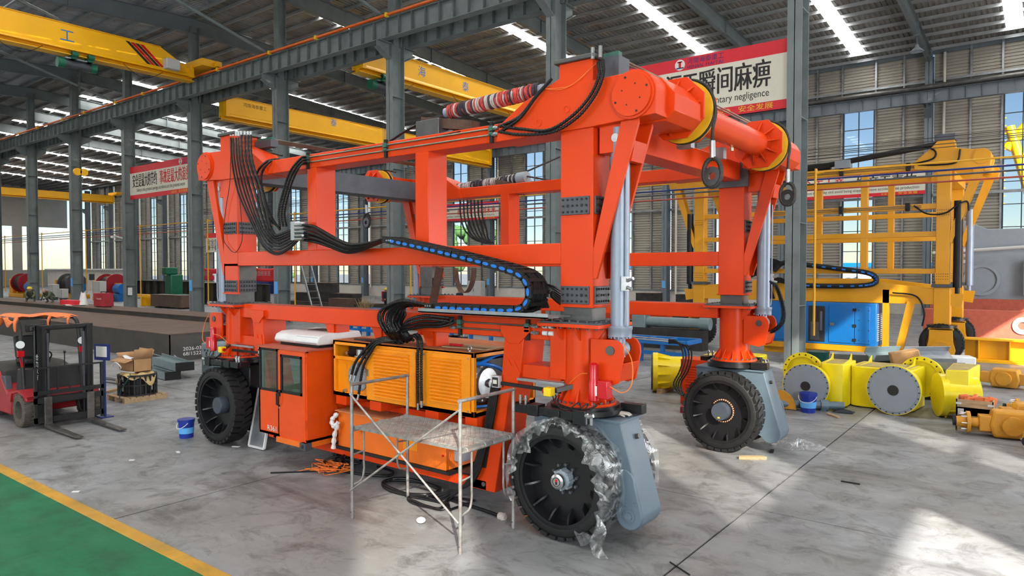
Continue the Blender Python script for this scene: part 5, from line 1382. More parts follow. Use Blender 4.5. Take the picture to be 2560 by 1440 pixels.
# gloves on the bogies
def glove(loc, rz, label, z):
    t = thing('work_glove', label, 'glove', (loc[0], loc[1], z))
    c = V(loc[0], loc[1], z); m = Matrix.Rotation(rz, 3, 'Z')
    def P(x, y, h): return c + m @ V(x, y, h)
    build('palm', MB().grid(lambda u, v: P(-0.06 + 0.15 * v, 0.05 * math.cos(2 * math.pi * u) * (0.8 + 0.3 * v), 0.032 + 0.028 * math.sin(2 * math.pi * u) * (0.8 + 0.4 * v)), 14, 6, closed_u=True), 'glove_white', t)
    build('cuff', MB().grid(lambda u, v: P(0.09 + 0.06 * v, 0.058 * math.cos(2 * math.pi * u), 0.037 + 0.034 * math.sin(2 * math.pi * u)), 14, 3, closed_u=True), 'strip_cloth_red' , t, solid=0.004)
    for k in range(4):
        y = -0.036 + 0.024 * k; build('finger', MB().tube([P(-0.05, y, 0.035), P(-0.09, y * 1.15, 0.03), P(-0.13 + 0.01 * abs(k - 1), y * 1.2, 0.014)], [0.014, 0.012, 0.009], 8), 'glove_white', t)
    build('finger', MB().tube([P(0.0, 0.045, 0.03), P(-0.03, 0.075, 0.022), P(-0.06, 0.085, 0.013)], [0.014, 0.012, 0.009], 8), 'glove_white', t)
glove((-3.93, 7.18), R(200), 'grey work glove with red cuff lying on the near slate grey wheel fork', 1.402)
glove((-12.0, 6.72), R(130), 'pale work glove with red cuff lying on top of the left front tyre', 1.372)
t = build('loose_plate', MB().rbox((-11.86, 6.74, 1.37), 0.42, 0.2, 0.012, rz=R(10)), 'slate_paint', loc=(-11.86, 6.74, 1.37)); tag(t, 'flat slate grey drilled plate resting on the left front tyre', 'plate')

# air conditioner on the cab roof
AC = thing('air_conditioner', 'white slatted roof air conditioner wrapped in clear film on the cab', 'air conditioner', (-9.45, 7.1, 1.885))
build('base_pan', MB().box(-9.95, -8.95, 6.75, 7.5, 1.885, 1.93), 'rubber_black', AC, bev=0.01)
build('cover', MB().prism([(6.70, 1.93), (6.66, 1.97), (6.70, 2.06), (6.80, 2.10), (7.5, 2.11), (7.56, 2.0), (7.54, 1.93)], 'X', -10.0, -8.88), 'white_plastic', AC, bev=0.02)
for k in range(22):
    x = -9.42 + 0.024 * k; build('slot', MB().bar((x, 6.668, 1.955), (x, 6.70, 2.05), 0.008, 0.02, up=(1, 0, 0)), 'disc_grey', AC)
0 and build('film_wrap', MB().prism([(6.69, 1.94), (6.645, 1.97), (6.69, 2.07), (6.80, 2.118), (7.5, 2.125)], 'X', -10.01, -8.87), 'plastic_film', AC)
build('label', MB().box(-9.7, -9.3, 7.1, 7.4, 2.109, 2.114), 'rust_plate', AC)
# plywood sheet and marker on the generator
o = build('plywood_sheet', MB().rbox((-6.25, 7.25, 2.043), 0.75, 0.42, 0.012, rz=R(4)), 'raw_wood', loc=(-6.25, 7.25, 2.036)); tag(o, 'thin plywood sheet lying on top of the orange generator', 'plywood')
o = build('marker_pen', MB().cyl((-6.55, 7.12, 2.066), (-6.33, 7.14, 2.066), 0.016, n=10), 'beacon_red', loc=(-6.45, 7.13, 2.05)); tag(o, 'red and white paint marker lying on the plywood sheet', 'marker')

# cables and wires on the floor
def floor_cable(name, label, pts, r, m='black_hose', n=90):
    P = [V(p[0], p[1], (p[2] if len(p) > 2 else r)) for p in pts]
    o = build(name, MB().tube(spline(P, n), r, 8), m, loc=(pts[0][0], pts[0][1], 0)); tag(o, label, 'cable'); return o
def loops(cx, cy, rx, ry, n, jitter, seed, z=0.02):
    rr = random.Random(seed); out = []
    for k in range(n * 10):
        a = 2 * math.pi * k / 10; out.append((cx + rx * math.cos(a) * (1 + rr.uniform(-jitter, jitter)), cy + ry * math.sin(a) * (1 + rr.uniform(-jitter, jitter)), z + 0.02 * (k // 10) + 0.006 * (k % 3)))
    return out
floor_cable('power_cable', 'thick black power cable coiled in loops on the floor beneath the scaffold', [(-6.15, 6.9, 0.05)] + loops(-7.1, 6.90, 0.5, 0.26, 2, 0.06, 1) + [(-6.6, 6.9, 0.03), (-6.2, 6.85, 0.03), (-5.8, 6.82, 0.03), (-5.42, 6.78, 0.03)], 0.022, n=220)
floor_cable('power_cable', 'second black power cable looping close to the floor coil under the scaffold', [(-6.0, 6.95, 0.04)] + loops(-6.45, 6.58, 0.36, 0.12, 2, 0.06, 2) + [(-6.3, 6.9, 0.04), (-6.0, 7.0, 0.04)], 0.016, n=200)
floor_cable('power_cable', 'black cable running on the floor under the orange tank box', [(-8.95, 6.75), (-8.5, 6.85), (-8.1, 6.95), (-7.8, 7.1), (-7.9, 7.3), (-8.3, 7.35)], 0.02)
o = build('cable_plug', MB().lathe((-5.42, 6.78, 0.03), (0.8, -0.1, 0.0), [(0, 0.03), (0.02, 0.05), (0.1, 0.055), (0.12, 0.03)], n=14), 'strip_cloth_white', loc=(-5.4, 6.78, 0)); tag(o, 'round taped plug at the end of the thick floor cable', 'plug')
rr = random.Random(5); pts = [(-9.1, 6.4, 0.012)]
for k in range(60): pts.append((-8.72 + rr.uniform(-0.34, 0.34), 6.75 + rr.uniform(-0.22, 0.22), 0.012 + rr.uniform(0, 0.14)))
floor_cable('wire_tangle', 'tangle of thin orange wire on the floor below the cab', pts, 0.006, 'orange_wire', 420)
pts = []
for k in range(26): pts.append((-8.6 + rr.uniform(-0.3, 0.3), 6.9 + rr.uniform(-0.2, 0.2), 0.03 + rr.uniform(0, 0.3)))
floor_cable('cable_tangle', 'tangle of black cables between the cab and the orange tank box', pts, 0.018, 'black_hose', 200)
floor_cable('cable_tail', 'black cable tail with red sleeve on the floor before the cab', [(-9.35, 6.15), (-9.2, 6.3), (-9.0, 6.5), (-8.85, 6.7)], 0.012)
hang = build('plastic_bag', MB().tube(spline([(-8.50, 6.74, 0.93), (-8.58, 6.70, 0.82), (-8.50, 6.68, 0.74), (-8.44, 6.70, 0.80), (-8.52, 6.70, 0.60), (-8.55, 6.70, 0.40)], 30), [0.02 + 0.02 * abs(math.sin(k)) for k in range(31)], 7), 'white_plastic', loc=(-8.5, 6.7, 0.5)); tag(hang, 'white plastic strip hanging from the corner of the orange tank box', 'plastic strip')
o = build('orange_board', MB().rbox((-5.02, 7.02, 0.20), 0.42, 0.03, 0.4, rz=R(-12)), 'genset_orange', loc=(-5.02, 7.02, 0)); tag(o, 'small orange steel plate standing behind the nearest wheel', 'plate')
# white framed panel leaning by the left wheels
PN = thing('filter_panel', 'white framed mesh panel leaning between the left front wheel and the cab', 'panel', (-10.95, 7.0, 0))
q = MB(); c0, c1 = V(-11.05, 6.85, 0.03), V(-11.20, 7.15, 0.98); sd_ = V(0.42, 0.02, 0)
for a, b in ((c0, c0 + sd_), (c1, c1 + sd_), (c0, c1), (c0 + sd_, c1 + sd_)): q.bar(a, b, 0.03, 0.04, up=(0, 1, 0.2))
build('frame', q, 'white_plastic', PN); build('mesh', MB().add([c0, c0 + sd_, c1 + sd_, c1], [(0, 1, 2, 3)]), 'galvanised', PN, solid=0.006)

def bucket(x, y, label, h=0.34, r=0.145, m='bucket_blue'):
    t = thing('bucket', label, 'bucket', (x, y, 0))
    build('pail', MB().lathe((x, y, 0), (0, 0, 1), [(0, 0.0001), (0, r * 0.86), (h * 0.86, r), (h * 0.86, r * 1.06), (h * 0.95, r * 1.06), (h * 0.95, r * 0.98), (h, r * 1.0)], n=28), m, t)
    build('rim', MB().ring((x, y, h * 0.93), (x, y, h), r * 1.08, r * 0.95, n=28), m, t)
    build('inside', MB().cyl((x, y, h * 0.9), (x, y, h * 0.93), r * 0.95, n=24), 'rubber_black', t)
    build('bail', MB().tube([(x + r * 1.1 * math.cos(a), y - r * 0.35 - r * 0.8 * abs(math.sin(a)), h * 0.85 - r * 0.75 * math.sin(a)) for a in [math.pi * k / 12 for k in range(13)]], 0.006, 6), 'white_plastic', t)
    build('label', MB().lathe((x, y, h * 0.25), (0, 0, 1), [(0, r * 0.93), (h * 0.32, r * 0.985)], n=28), 'pale_blue_label', t)
    return t
bucket(-12.62, 6.55, 'blue plastic oil bucket beside the left front wheel', 0.34, 0.14)
bucket(-4.14, 15.95, 'blue plastic oil bucket before the yellow flanged housings', 0.42, 0.17)

# floor litter that can be told apart
def bit(name, label, cat, mb, m, x, y): tag(build(name, mb, m, loc=(x, y, 0)), label, cat)
bit('wood_block', 'small pale wooden block on the floor before the far right wheel', 'wood block', MB().prism([(-4.02, 11.33), (-3.78, 11.52), (-3.70, 11.56), (-3.62, 11.52), (-3.85, 11.36), (-3.99, 11.27)], 'Z', 0, 0.05), 'raw_wood', -3.85, 11.45)
bit('metal_strip', 'short black metal strip on the floor near the sunlit patch', 'strip', MB().rbox((-2.26, 11.0, 0.008), 0.25, 0.03, 0.014, rz=R(2)), 'rubber_black', -2.26, 11.0)
bit('metal_strip', 'thin black rod on the floor near the bottom edge of the picture', 'strip', MB().rbox((-3.0, 6.75, 0.008), 0.34, 0.012, 0.012, rz=R(-30)), 'rubber_black', -3.0, 6.75)
bit('metal_strip', 'black bent strip poking from the crumpled film', 'strip', MB().rbox((-3.72, 12.1, 0.01), 0.06, 0.2, 0.016, rz=R(12)), 'rubber_black', -3.72, 12.1)
for k, (px, py) in enumerate(((540, 1105), (590, 1117), (445, 1131), (190, 1230), (330, 1151))):
    p = atz(px, py); rr = random.Random(k)
    bit('paper_scrap', ['white torn paper scrap beside the left front wheel', 'white paper strip near the leaning panel', 'small white scrap on the floor before the left wheel', 'tiny white scrap near the yellow floor line', 'white sliver on the bare floor left of the machine'][k], 'scrap', MB().rbox(p + V(0, 0, 0.006), 0.16 - 0.02 * k, 0.05, 0.008, rz=rr.uniform(0, 3)), 'white_plastic', p.x, p.y)
bit('paper_ball', 'crumpled white tissue on the floor under the scaffold', 'scrap', MB().sphere((-6.05, 6.05, 0.04), 0.06, 10, 7, 0.6), 'white_plastic', -6.05, 6.05)
bit('red_dustpan', 'dark red tray on the floor behind the near king post', 'tray', MB().prism([(-6.32, 14.2), (-5.95, 14.2), (-5.85, 14.5), (-6.42, 14.5)], 'Z', 0, 0.12), 'welder_red', -6.1, 14.35)

# ================================================================== LEFT SIDE: forklift, pallet, steel girders
FK = thing('forklift', 'red and black counterbalance forklift with an orange cloth on its guard', 'forklift', (-16.9, 5.65, 0))
FB = 'forklift_black'
def fwheel(x, y, r, w, s):
    ty = build('tyre', MB().lathe((x, y - w / 2, r), (0, 1, 0), [(0, r * 0.55), (0, r * 0.92), (0.03, r * 0.97), (w - 0.03, r * 0.97), (w, r * 0.92), (w, r * 0.55)], n=36, close=True), 'worn_rubber', FK)
    q = MB()
    for k in range(22):
        a = 2 * math.pi * k / 22
        for yy, o in ((y - w * 0.25, 0), (y + w * 0.25, math.pi / 22)):
            q.rbox((x + r * 0.975 * math.cos(a + o), yy, r + r * 0.975 * math.sin(a + o)), 0.03, w * 0.46, 0.055, ry=-(a + o))
    build('tread', q, 'worn_rubber', ty, kind='stuff')
    build('rim', MB().lathe((x, y - s * w * 0.42, r), (0, s, 0), [(0, r * 0.56), (0.05, r * 0.52), (0.06, r * 0.3), (0.02, r * 0.2), (0.0, 0.0001)], n=24), FB, ty)
for x, r in ((-16.03, 0.33), (-17.75, 0.27)):
    for s in (-1, 1): fwheel(x, 5.65 + s * (0.57 if r > 0.3 else 0.50), r, 0.24, s)
ch_ = build('chassis', MB().prism([(-18.35, 0.35), (-18.35, 1.0), (-17.2, 1.0), (-16.72, 0.60), (-16.35, 0.68), (-15.75, 0.66), (-15.70, 0.52), (-16.45, 0.50), (-16.50, 0.17), (-18.1, 0.17)], 'Y', 4.98, 6.32), 'forklift_red', FK, bev=0.03)
build('counterweight', MB().prism([(-18.75, 0.35), (-18.75, 0.98), (-18.3, 1.05), (-18.1, 0.95), (-18.1, 0.2), (-18.6, 0.2)], 'Y', 5.0, 6.3), 'forklift_red', FK, bev=0.05)
build('mudguard', MB().prism([(-16.48, 0.45), (-16.42, 0.66), (-16.05, 0.73), (-15.68, 0.66), (-15.66, 0.62), (-16.05, 0.69), (-16.38, 0.62), (-16.44, 0.45)], 'Y', 4.95, 5.22), 'forklift_red', FK)
hd_ = build('engine_hood', MB().prism([(-18.2, 0.98), (-18.2, 1.10), (-17.45, 1.10), (-17.02, 1.00), (-16.9, 0.72), (-17.2, 0.62), (-18.1, 0.62)], 'Y', 5.02, 6.28), FB, FK, bev=0.03)
build('hood_panel', MB().prism([(-17.15, 0.62), (-17.08, 0.92), (-16.86, 0.92), (-16.78, 0.62)], 'Y', 4.99, 5.1), 'dark_grey_plate', FK, bev=0.01)
build('sticker', MB().box(-17.28, -17.2, 4.985, 4.992, 0.66, 0.78), 'drum_green', FK)
text_mesh('力', 0.16, 'text_white', 'brand_letter', FK, (-17.32, 4.975, 0.40), (1, 0, 0), (0, 0, 1))
build('seat', MB().box(-17.6, -17.05, 5.4, 5.9, 1.10, 1.22), FB, FK, bev=0.04); build('seat_back', MB().prism([(-17.55, 1.2), (-17.42, 1.2), (-17.55, 1.68), (-17.68, 1.68)], 'Y', 5.38, 5.92), FB, FK, bev=0.04)
build('steering_wheel', MB().tube([(-16.72 + 0.09 * math.cos(a), 5.62 + 0.17 * math.sin(a), 1.28 + 0.12 * math.cos(a)) for a in [2 * math.pi * k / 18 for k in range(18)]], 0.014, 6, closed=True).cyl((-16.72, 5.62, 1.28), (-16.5, 5.62, 0.75), 0.03, n=8), FB, FK)
build('dashboard', MB().prism([(-16.6, 0.62), (-16.5, 1.1), (-16.3, 1.1), (-16.15, 0.62)], 'Y', 5.1, 6.2), FB, FK, bev=0.02)
build('lever', MB().cyl((-16.35, 5.9, 1.1), (-16.4, 5.92, 1.35), 0.012, n=6).sphere((-16.4, 5.92, 1.37), 0.028, 8, 6), FB, FK)
# overhead guard
for y in (5.12, 6.18):
    build('guard_post', MB().tube(spline([(-16.22, y, 0.66), (-16.30, y, 1.4), (-16.40, y, 1.92), (-16.55, y, 2.05), (-16.8, y, 2.08), (-18.0, y, 2.08)], 40), 0.04, 8), FB, FK)
    build('guard_post', MB().cyl((-18.15, y, 1.05), (-17.95, y, 2.08), 0.04, n=8), FB, FK)
for k in range(6): build('guard_bar', MB().box(-16.75 - 0.24 * k, -16.70 - 0.24 * k, 5.12, 6.18, 2.06, 2.09), FB, FK)
build('mirror', MB().rbox((-16.5, 5.42, 1.90), 0.05, 0.34, 0.15), FB, FK, bev=0.02)
for y in (5.08, 6.2): build('head_lamp', MB().lathe((-16.25, y, 1.60), (1, -0.3, 0), [(-0.06, 0.05), (0, 0.075), (0.03, 0.075), (0.03, 0.0001)], n=18), 'white_plastic', FK); build('indicator', MB().box(-16.30, -16.20, y - 0.05, y + 0.05, 1.36, 1.48), 'beacon_red', FK)
build('seat_belt', MB().bar((-16.28, 5.08, 1.40), (-16.22, 5.10, 1.15), 0.04, 0.012), 'beacon_red', FK)
# mast, carriage, forks
mx_ = -15.62
for y in (5.19, 6.11):
    s = 1 if y < 5.65 else -1
    q = MB().box(mx_ - 0.14, mx_, y - 0.05, y - 0.035, 0.12, 2.0); q.box(mx_ - 0.14, mx_ - 0.12, y - 0.05, y + 0.05, 0.12, 2.0); q.box(mx_ - 0.02, mx_, y - 0.05, y + 0.05, 0.12, 2.0)
    build('mast_rail', q, FB, FK)
    build('mast_rail', MB().box(mx_ + 0.0, mx_ + 0.09, y + s * 0.06 - 0.03, y + s * 0.06 + 0.03, 0.15, 1.98), FB, FK)
    build('lift_ram', MB().cyl((mx_ - 0.18, y + s * 0.05, 0.15), (mx_ - 0.18, y + s * 0.05, 1.6), 0.035, n=10).cyl((mx_ - 0.18, y + s * 0.05, 1.6), (mx_ - 0.18, y + s * 0.05, 1.95), 0.022, n=10), FB, FK)
    build('mast_chain', MB().box(mx_ + 0.01, mx_ + 0.05, y + s * 0.14 - 0.02, y + s * 0.14 + 0.02, 0.5, 1.85), 'dark_grey_plate', FK)
build('mast_bar', MB().box(mx_ - 0.16, mx_ - 0.08, 5.1, 6.2, 1.9, 1.98), FB, FK); build('mast_bar', MB().box(mx_ - 0.05, mx_ + 0.06, 5.2, 6.1, 1.94, 2.0), FB, FK); build('mast_bar', MB().box(mx_ - 0.16, mx_, 5.15, 6.15, 0.45, 0.60), FB, FK)
text_mesh('\n'.join('合力叉车'), 0.13, 'text_white', 'mast_lettering', FK, (mx_ + 0.02, 5.135, 1.35), (1, 0, 0), (0, 0, 1))
car = mx_ + 0.12
for z in (0.12, 0.50): build('fork_carriage', MB().box(car, car + 0.05, 5.05, 6.28, z, z + 0.11), FB, FK)
for y in (5.05, 6.24): build('carriage_side', MB().box(car, car + 0.05, y, y + 0.05, 0.08, 1.2), FB, FK)
build('backrest_bar', MB().box(car, car + 0.04, 5.05, 6.29, 1.17, 1.2), FB, FK); build('backrest_bar', MB().box(car, car + 0.05, 5.05, 6.29, 0.66, 0.74), FB, FK)
for k in range(5): build('backrest_bar', MB().box(car, car + 0.03, 5.24 + 0.21 * k, 5.265 + 0.21 * k, 0.70, 1.18), FB, FK)
for y in (5.27, 6.03):
    build('fork', MB().prism([(car + 0.05, 0.62), (car + 0.10, 0.62), (car + 0.10, 0.10), (car + 0.45, 0.075), (car + 1.52, 0.05), (car + 1.52, 0.035), (car + 0.1, 0.03), (car + 0.05, 0.05)], 'Y', y - 0.065, y + 0.065), 'fork_steel', FK, bev=0.004)
def rag(u, v):
    return V(-16.62 - 1.2 * u + 0.06 * math.sin(9 * v), 5.02 + 1.26 * v, 2.11 + 0.03 * math.sin(7 * u + 5 * v) + 0.02 * math.sin(15 * v + 4 * u) - (0.22 * max(0, (0.12 - v) / 0.12) * (0.6 + 0.4 * math.sin(13 * u)) if v < 0.12 else 0))
build('guard_cloth', MB().grid(rag, 24, 20), 'tarp_orange', FK, solid=0.008)
for k, (x, y) in enumerate(((-16.58, 5.12), (-16.66, 5.75), (-16.6, 6.1), (-16.4, 5.08), (-17.1, 5.0))):
    build('cloth_tie', MB().tube(spline([(x, y, 2.12), (x + 0.04, y - 0.05, 2.02), (x + 0.02, y - 0.04, 1.85)], 10), [0.035, 0.03, 0.03, 0.025, 0.03, 0.025, 0.02, 0.02, 0.02, 0.015, 0.01][:11], 5), 'tarp_orange', FK)
# notice board standing by the forklift mast
NB = thing('notice_board', 'small blue notice board on a post holding a white sheet beside the forklift mast', 'sign', (-15.72, 6.42, 0))
build('post', MB().box(-15.74, -15.70, 6.40, 6.44, 0.02, 1.25), 'navy', NB); build('foot', MB().box(-15.85, -15.58, 6.30, 6.54, 0, 0.02), 'navy', NB); build('board', MB().rbox((-15.72, 6.38, 1.37), 0.42, 0.02, 0.34, rz=R(18)), 'navy', NB); build('sheet', MB().rbox((-15.718, 6.365, 1.38), 0.30, 0.006, 0.22, rz=R(18)), 'text_white', NB)

# pallet with slewing bearing cage, kraft paper and carton
PL = thing('pallet', 'rough timber pallet carrying the black bearing cage', 'pallet', (-17.3, 7.8, 0))
PXa, PXb, PYa, PYb = -17.75, -16.85, 7.3, 8.3
for x in (PXa, -17.36, PXb - 0.1): build('bearer', MB().box(x, x + 0.1, PYa, PYb, 0, 0.10), 'raw_wood', PL)
for k in range(7): build('plank', MB().box(PXa, PXb, PYa + 0.145 * k, PYa + 0.145 * k + 0.115, 0.10, 0.125), 'raw_wood', PL)
BC = thing('bearing_cage', 'black ring cage of a slewing bearing on the timber pallet', 'bearing', (-17.3, 7.8, 0.125))
for z in (0.13, 0.36, 0.58): build('hoop', MB().ring((-17.3, 7.8, z), (-17.3, 7.8, z + 0.035), 0.43, 0.36, n=40), FB, BC)
for k in range(22):
    a = 2 * math.pi * k / 22; build('cage_bar', MB().rbox((-17.3 + 0.41 * math.cos(a), 7.8 + 0.41 * math.sin(a), 0.36), 0.03, 0.035, 0.46, rz=a), FB, BC)
build('core', MB().cyl((-17.3, 7.8, 0.13), (-17.3, 7.8, 0.6), 0.25, n=28), FB, BC)
def paper(u, v):
    a = 2 * math.pi * u; r = 0.44 * v * (1 + 0.06 * math.sin(5 * a)); z = 0.64 + 0.02 * math.sin(6 * a + 3 * v)
    if v > 0.75: z -= (v - 0.75) * (0.55 + 0.35 * math.sin(3 * a + 1) + 0.2 * math.sin(7 * a))
    return V(-17.3 + r * math.cos(a), 7.8 + r * math.sin(a), z)
o = build('kraft_sheet', MB().grid(paper, 48, 14, closed_u=True), 'kraft_paper', loc=(-17.3, 7.8, 0.6), solid=0.004); tag(o, 'crumpled tan kraft paper draped over the black bearing cage', 'paper')
o = build('green_strap', MB().tube(spline([(-17.0, 7.5, 0.66), (-16.93, 7.45, 0.6), (-16.98, 7.28, 0.3), (-17.02, 7.27, 0.12)], 20), 0.012, 6), 'drum_green', loc=(-17, 7.4, 0.3)); tag(o, 'thin green strap tied over the bearing cage', 'strap')
CB = thing('carton', 'open brown cardboard carton with white wrapping on the kraft covered pallet', 'cardboard box', (-17.45, 7.85, 0.66))
ca, cb_, cc_, cd_, ce, cf = -17.85, -17.1, 7.62, 8.05, 0.67, 0.97
build('side', MB().box(ca, cb_, cc_, cc_ + 0.012, ce, cf), 'cardboard', CB); build('side', MB().box(ca, cb_, cd_ - 0.012, cd_, ce, cf), 'cardboard', CB); build('side', MB().box(ca, ca + 0.012, cc_, cd_, ce, cf), 'cardboard', CB); build('side', MB().box(cb_ - 0.012, cb_, cc_, cd_, ce, cf), 'cardboard', CB); build('bottom', MB().box(ca, cb_, cc_, cd_, ce, ce + 0.01), 'cardboard', CB)
build('flap', MB().add([(ca, cc_, cf), (cb_, cc_, cf), (cb_ + 0.02, cc_ - 0.2, cf - 0.06), (ca - 0.02, cc_ - 0.2, cf - 0.06)], [(0, 1, 2, 3)]), 'cardboard', CB, solid=0.008); build('flap', MB().add([(ca, cd_, cf), (cb_, cd_, cf), (cb_, cd_ + 0.06, cf + 0.2), (ca, cd_ + 0.06, cf + 0.2)], [(0, 1, 2, 3)]), 'cardboard', CB, solid=0.008)
build('flap', MB().add([(cb_, cc_, cf), (cb_, cd_, cf), (cb_ + 0.06, cd_, cf + 0.24), (cb_ + 0.06, cc_, cf + 0.24)], [(0, 1, 2, 3)]), 'cardboard', CB, solid=0.008); build('flap', MB().add([(ca, cc_, cf), (ca, cd_, cf), (ca - 0.14, cd_, cf + 0.1), (ca - 0.14, cc_, cf + 0.1)], [(0, 1, 2, 3)]), 'cardboard', CB, solid=0.008)
build('packing', MB().grid(lambda u, v: V(-17.75 + 0.5 * u, 7.66 + 0.34 * v, 0.96 + 0.07 * math.sin(5 * u + 2) * math.sin(4 * v + 1)), 12, 10), 'white_plastic', CB, solid=0.006)
o = build('white_hose', MB().tube(spline([(-17.6, 7.45, 0.69), (-17.65, 7.40, 0.82), (-17.45, 7.38, 0.90), (-17.28, 7.42, 0.80), (-17.4, 7.44, 0.70), (-17.0, 7.6, 0.68)], 40), 0.013, 8), 'white_plastic', loc=(-17.4, 7.4, 0.7)); tag(o, 'white hose loop resting on the kraft paper before the carton', 'hose')
for k, (px, py, px2, py2) in enumerate(((255, 945, 300, 952), (255, 955, 310, 965), (260, 948, 330, 958))):
    a, b = atz(px, py), atz(px2, py2)
    floor_cable('floor_rope', ['dark steel rope on the floor left of the pallet', 'thin dark rod lying toward the pallet', 'dark wire bundle on the floor before the pallet'][k], [(a.x, a.y), ((a.x + b.x) / 2, (a.y + b.y) / 2 + 0.05), (b.x, b.y)], 0.02, 'bare_steel', 10)
o = build('timber_strip', MB().bar(atz(252, 982, 0.03), atz(318, 968, 0.03), 0.12, 0.05), 'raw_wood', loc=atz(280, 975)); tag(o, 'pale timber strip on the floor between forklift and pallet', 'timber')
# teal grey fabricated steel parts behind the pallet
def steel_part(a, b, w, h, z, label, name='steel_bracket'):
    t = thing(name, label, 'steel part', (a[0], a[1], 0)); A, B = V(a[0], a[1], z + h / 2), V(b[0], b[1], z + h / 2)
    build('channel', MB().bar(A, B, w, 0.02, up=(0, 0, 1)).bar(A + V(0, 0, h / 2), B + V(0, 0, h / 2), 0.02, 0.02), 'steel_teal', t)
    d = (B - A).normalized(); s = d.cross(V(0, 0, 1))
    for q in (-1, 1): build('flange', MB().bar(A + s * q * w / 2, B + s * q * w / 2, 0.02, h), 'steel_teal', t)
    build('end_plate', MB().bar(B - s * w / 2, B + s * w / 2, 0.06, h * 1.1), 'rubber_black', t)
    return t
steel_part((-22.2, 10.5), (-19.4, 10.05), 0.5, 0.22, 0.24, 'upper teal grey steel channel lying behind the pallet')
steel_part((-21.6, 10.0), (-19.5, 9.75), 0.42, 0.2, 0.02, 'lower teal grey steel channel lying on the floor behind the pallet')
SB = thing('steel_box', 'teal grey bolted steel box beside the left slewing ring', 'steel part', (-19.3, 11.0, 0))
build('body', MB().box(-19.7, -18.9, 10.7, 11.4, 0.0, 0.95), 'steel_teal', SB, bev=0.03); b = MB()
for k in range(4): b.cyl((-19.5 + 0.16 * k, 10.7, 0.75), (-19.5 + 0.16 * k, 10.68, 0.75), 0.03, n=8)
for k in range(5): b.cyl((-18.9, 10.8 + 0.12 * k, 0.75 - 0.08 * k), (-18.88, 10.8 + 0.12 * k, 0.75 - 0.08 * k), 0.03, n=8)
build('bolts', b, 'dark_grey_plate', SB, kind='stuff')
heap(-21.4, 10.75, 0.5, 0.4, 0.42, 9, 'plastic_bundle', 'bundle of clear plastic film on the teal steel channels')

# long rusty box girders lying along the column row
SG = thing('box_girder', 'huge rusty brown steel box girder lying on the floor behind the forklift', 'girder', (-40, 13.4, 0))
build('top_plate', MB().box(-75, -23.3, 11.55, 15.2, 0.91, 0.935), 'rust_plate', SG); build('side_plate', MB().box(-75, -23.32, 11.57, 11.60, 0, 0.91), 'mill_steel', SG); build('end_plate', MB().box(-23.36, -23.32, 11.57, 15.18, 0, 0.91), 'mill_steel', SG); build('side_plate', MB().box(-75, -23.32, 15.15, 15.18, 0, 0.91), 'mill_steel', SG)
text_mesh('2026-03-9[ ]\n68/15227-7[', 0.17, 'text_white', 'chalk_lettering', SG, (-23.318, 12.02, 0.34), (0, 1, 0), (0, 0, 1), width=1.0)
SG2 = thing('flat_girder', 'dark flat steel girder behind the rusty box girder carrying tools', 'girder', (-45, 16.2, 0))
build('web', MB().box(-85, -25.0, 15.35, 15.39, 0, 1.1), 'mill_steel', SG2); build('top_flange', MB().box(-85, -25.0, 15.3, 17.0, 1.1, 1.13), 'rust_plate', SG2); build('web', MB().box(-85, -25.0, 16.9, 16.94, 0, 1.1), 'mill_steel', SG2)
o = build('white_sack', MB().grid(lambda u, v: V(-42.2 + 0.3 * math.cos(2 * math.pi * u) * (1.0 - 0.25 * v + 0.1 * math.sin(5 * v)), 16.2 + 0.22 * math.sin(2 * math.pi * u) * (1 - 0.7 * v), 1.13 + 0.72 * v + 0.05 * v * math.sin(4 * math.pi * u)), 20, 10, closed_u=True), 'white_bag', loc=(-42.2, 16.2, 1.13)); tag(o, 'white woven sack standing on the flat girder', 'sack')
o = build('white_sheet', MB().grid(lambda u, v: V(-43.2 + 1.6 * u, 15.5 + 0.7 * v, 1.14 + 0.03 * math.sin(8 * u)), 12, 6), 'white_plastic', loc=(-42.4, 15.8, 1.13), solid=0.01); tag(o, 'white sheet lying under the sack on the flat girder', 'sheet')
WL = thing('welder', 'red welding machine box on the flat girder beside the white sack', 'welding machine', (-39.4, 16.1, 1.13))
build('case', MB().box(-40.1, -38.9, 15.9, 16.4, 1.16, 1.86), 'welder_red', WL, bev=0.02); build('front_panel', MB().box(-40.14, -40.1, 15.92, 16.38, 1.18, 1.84), FB, WL); build('handle', MB().bar((-39.8, 16.15, 1.92), (-39.2, 16.15, 1.92), 0.04, 0.04), FB, WL)
for x in (-39.9, -39.1): build('foot', MB().box(x - 0.06, x + 0.06, 15.95, 16.35, 1.13, 1.16), FB, WL); build('handle_post', MB().box(x - 0.02 + (0.1 if x < -39.5 else -0.1), x + 0.02 + (0.1 if x < -39.5 else -0.1), 16.13, 16.17, 1.86, 1.92), FB, WL)
text_mesh('Repuwelder', 0.13, 'text_white', 'case_lettering', WL, (-39.75, 15.898, 1.53), (1, 0, 0), (0, 0, 1), width=0.6)

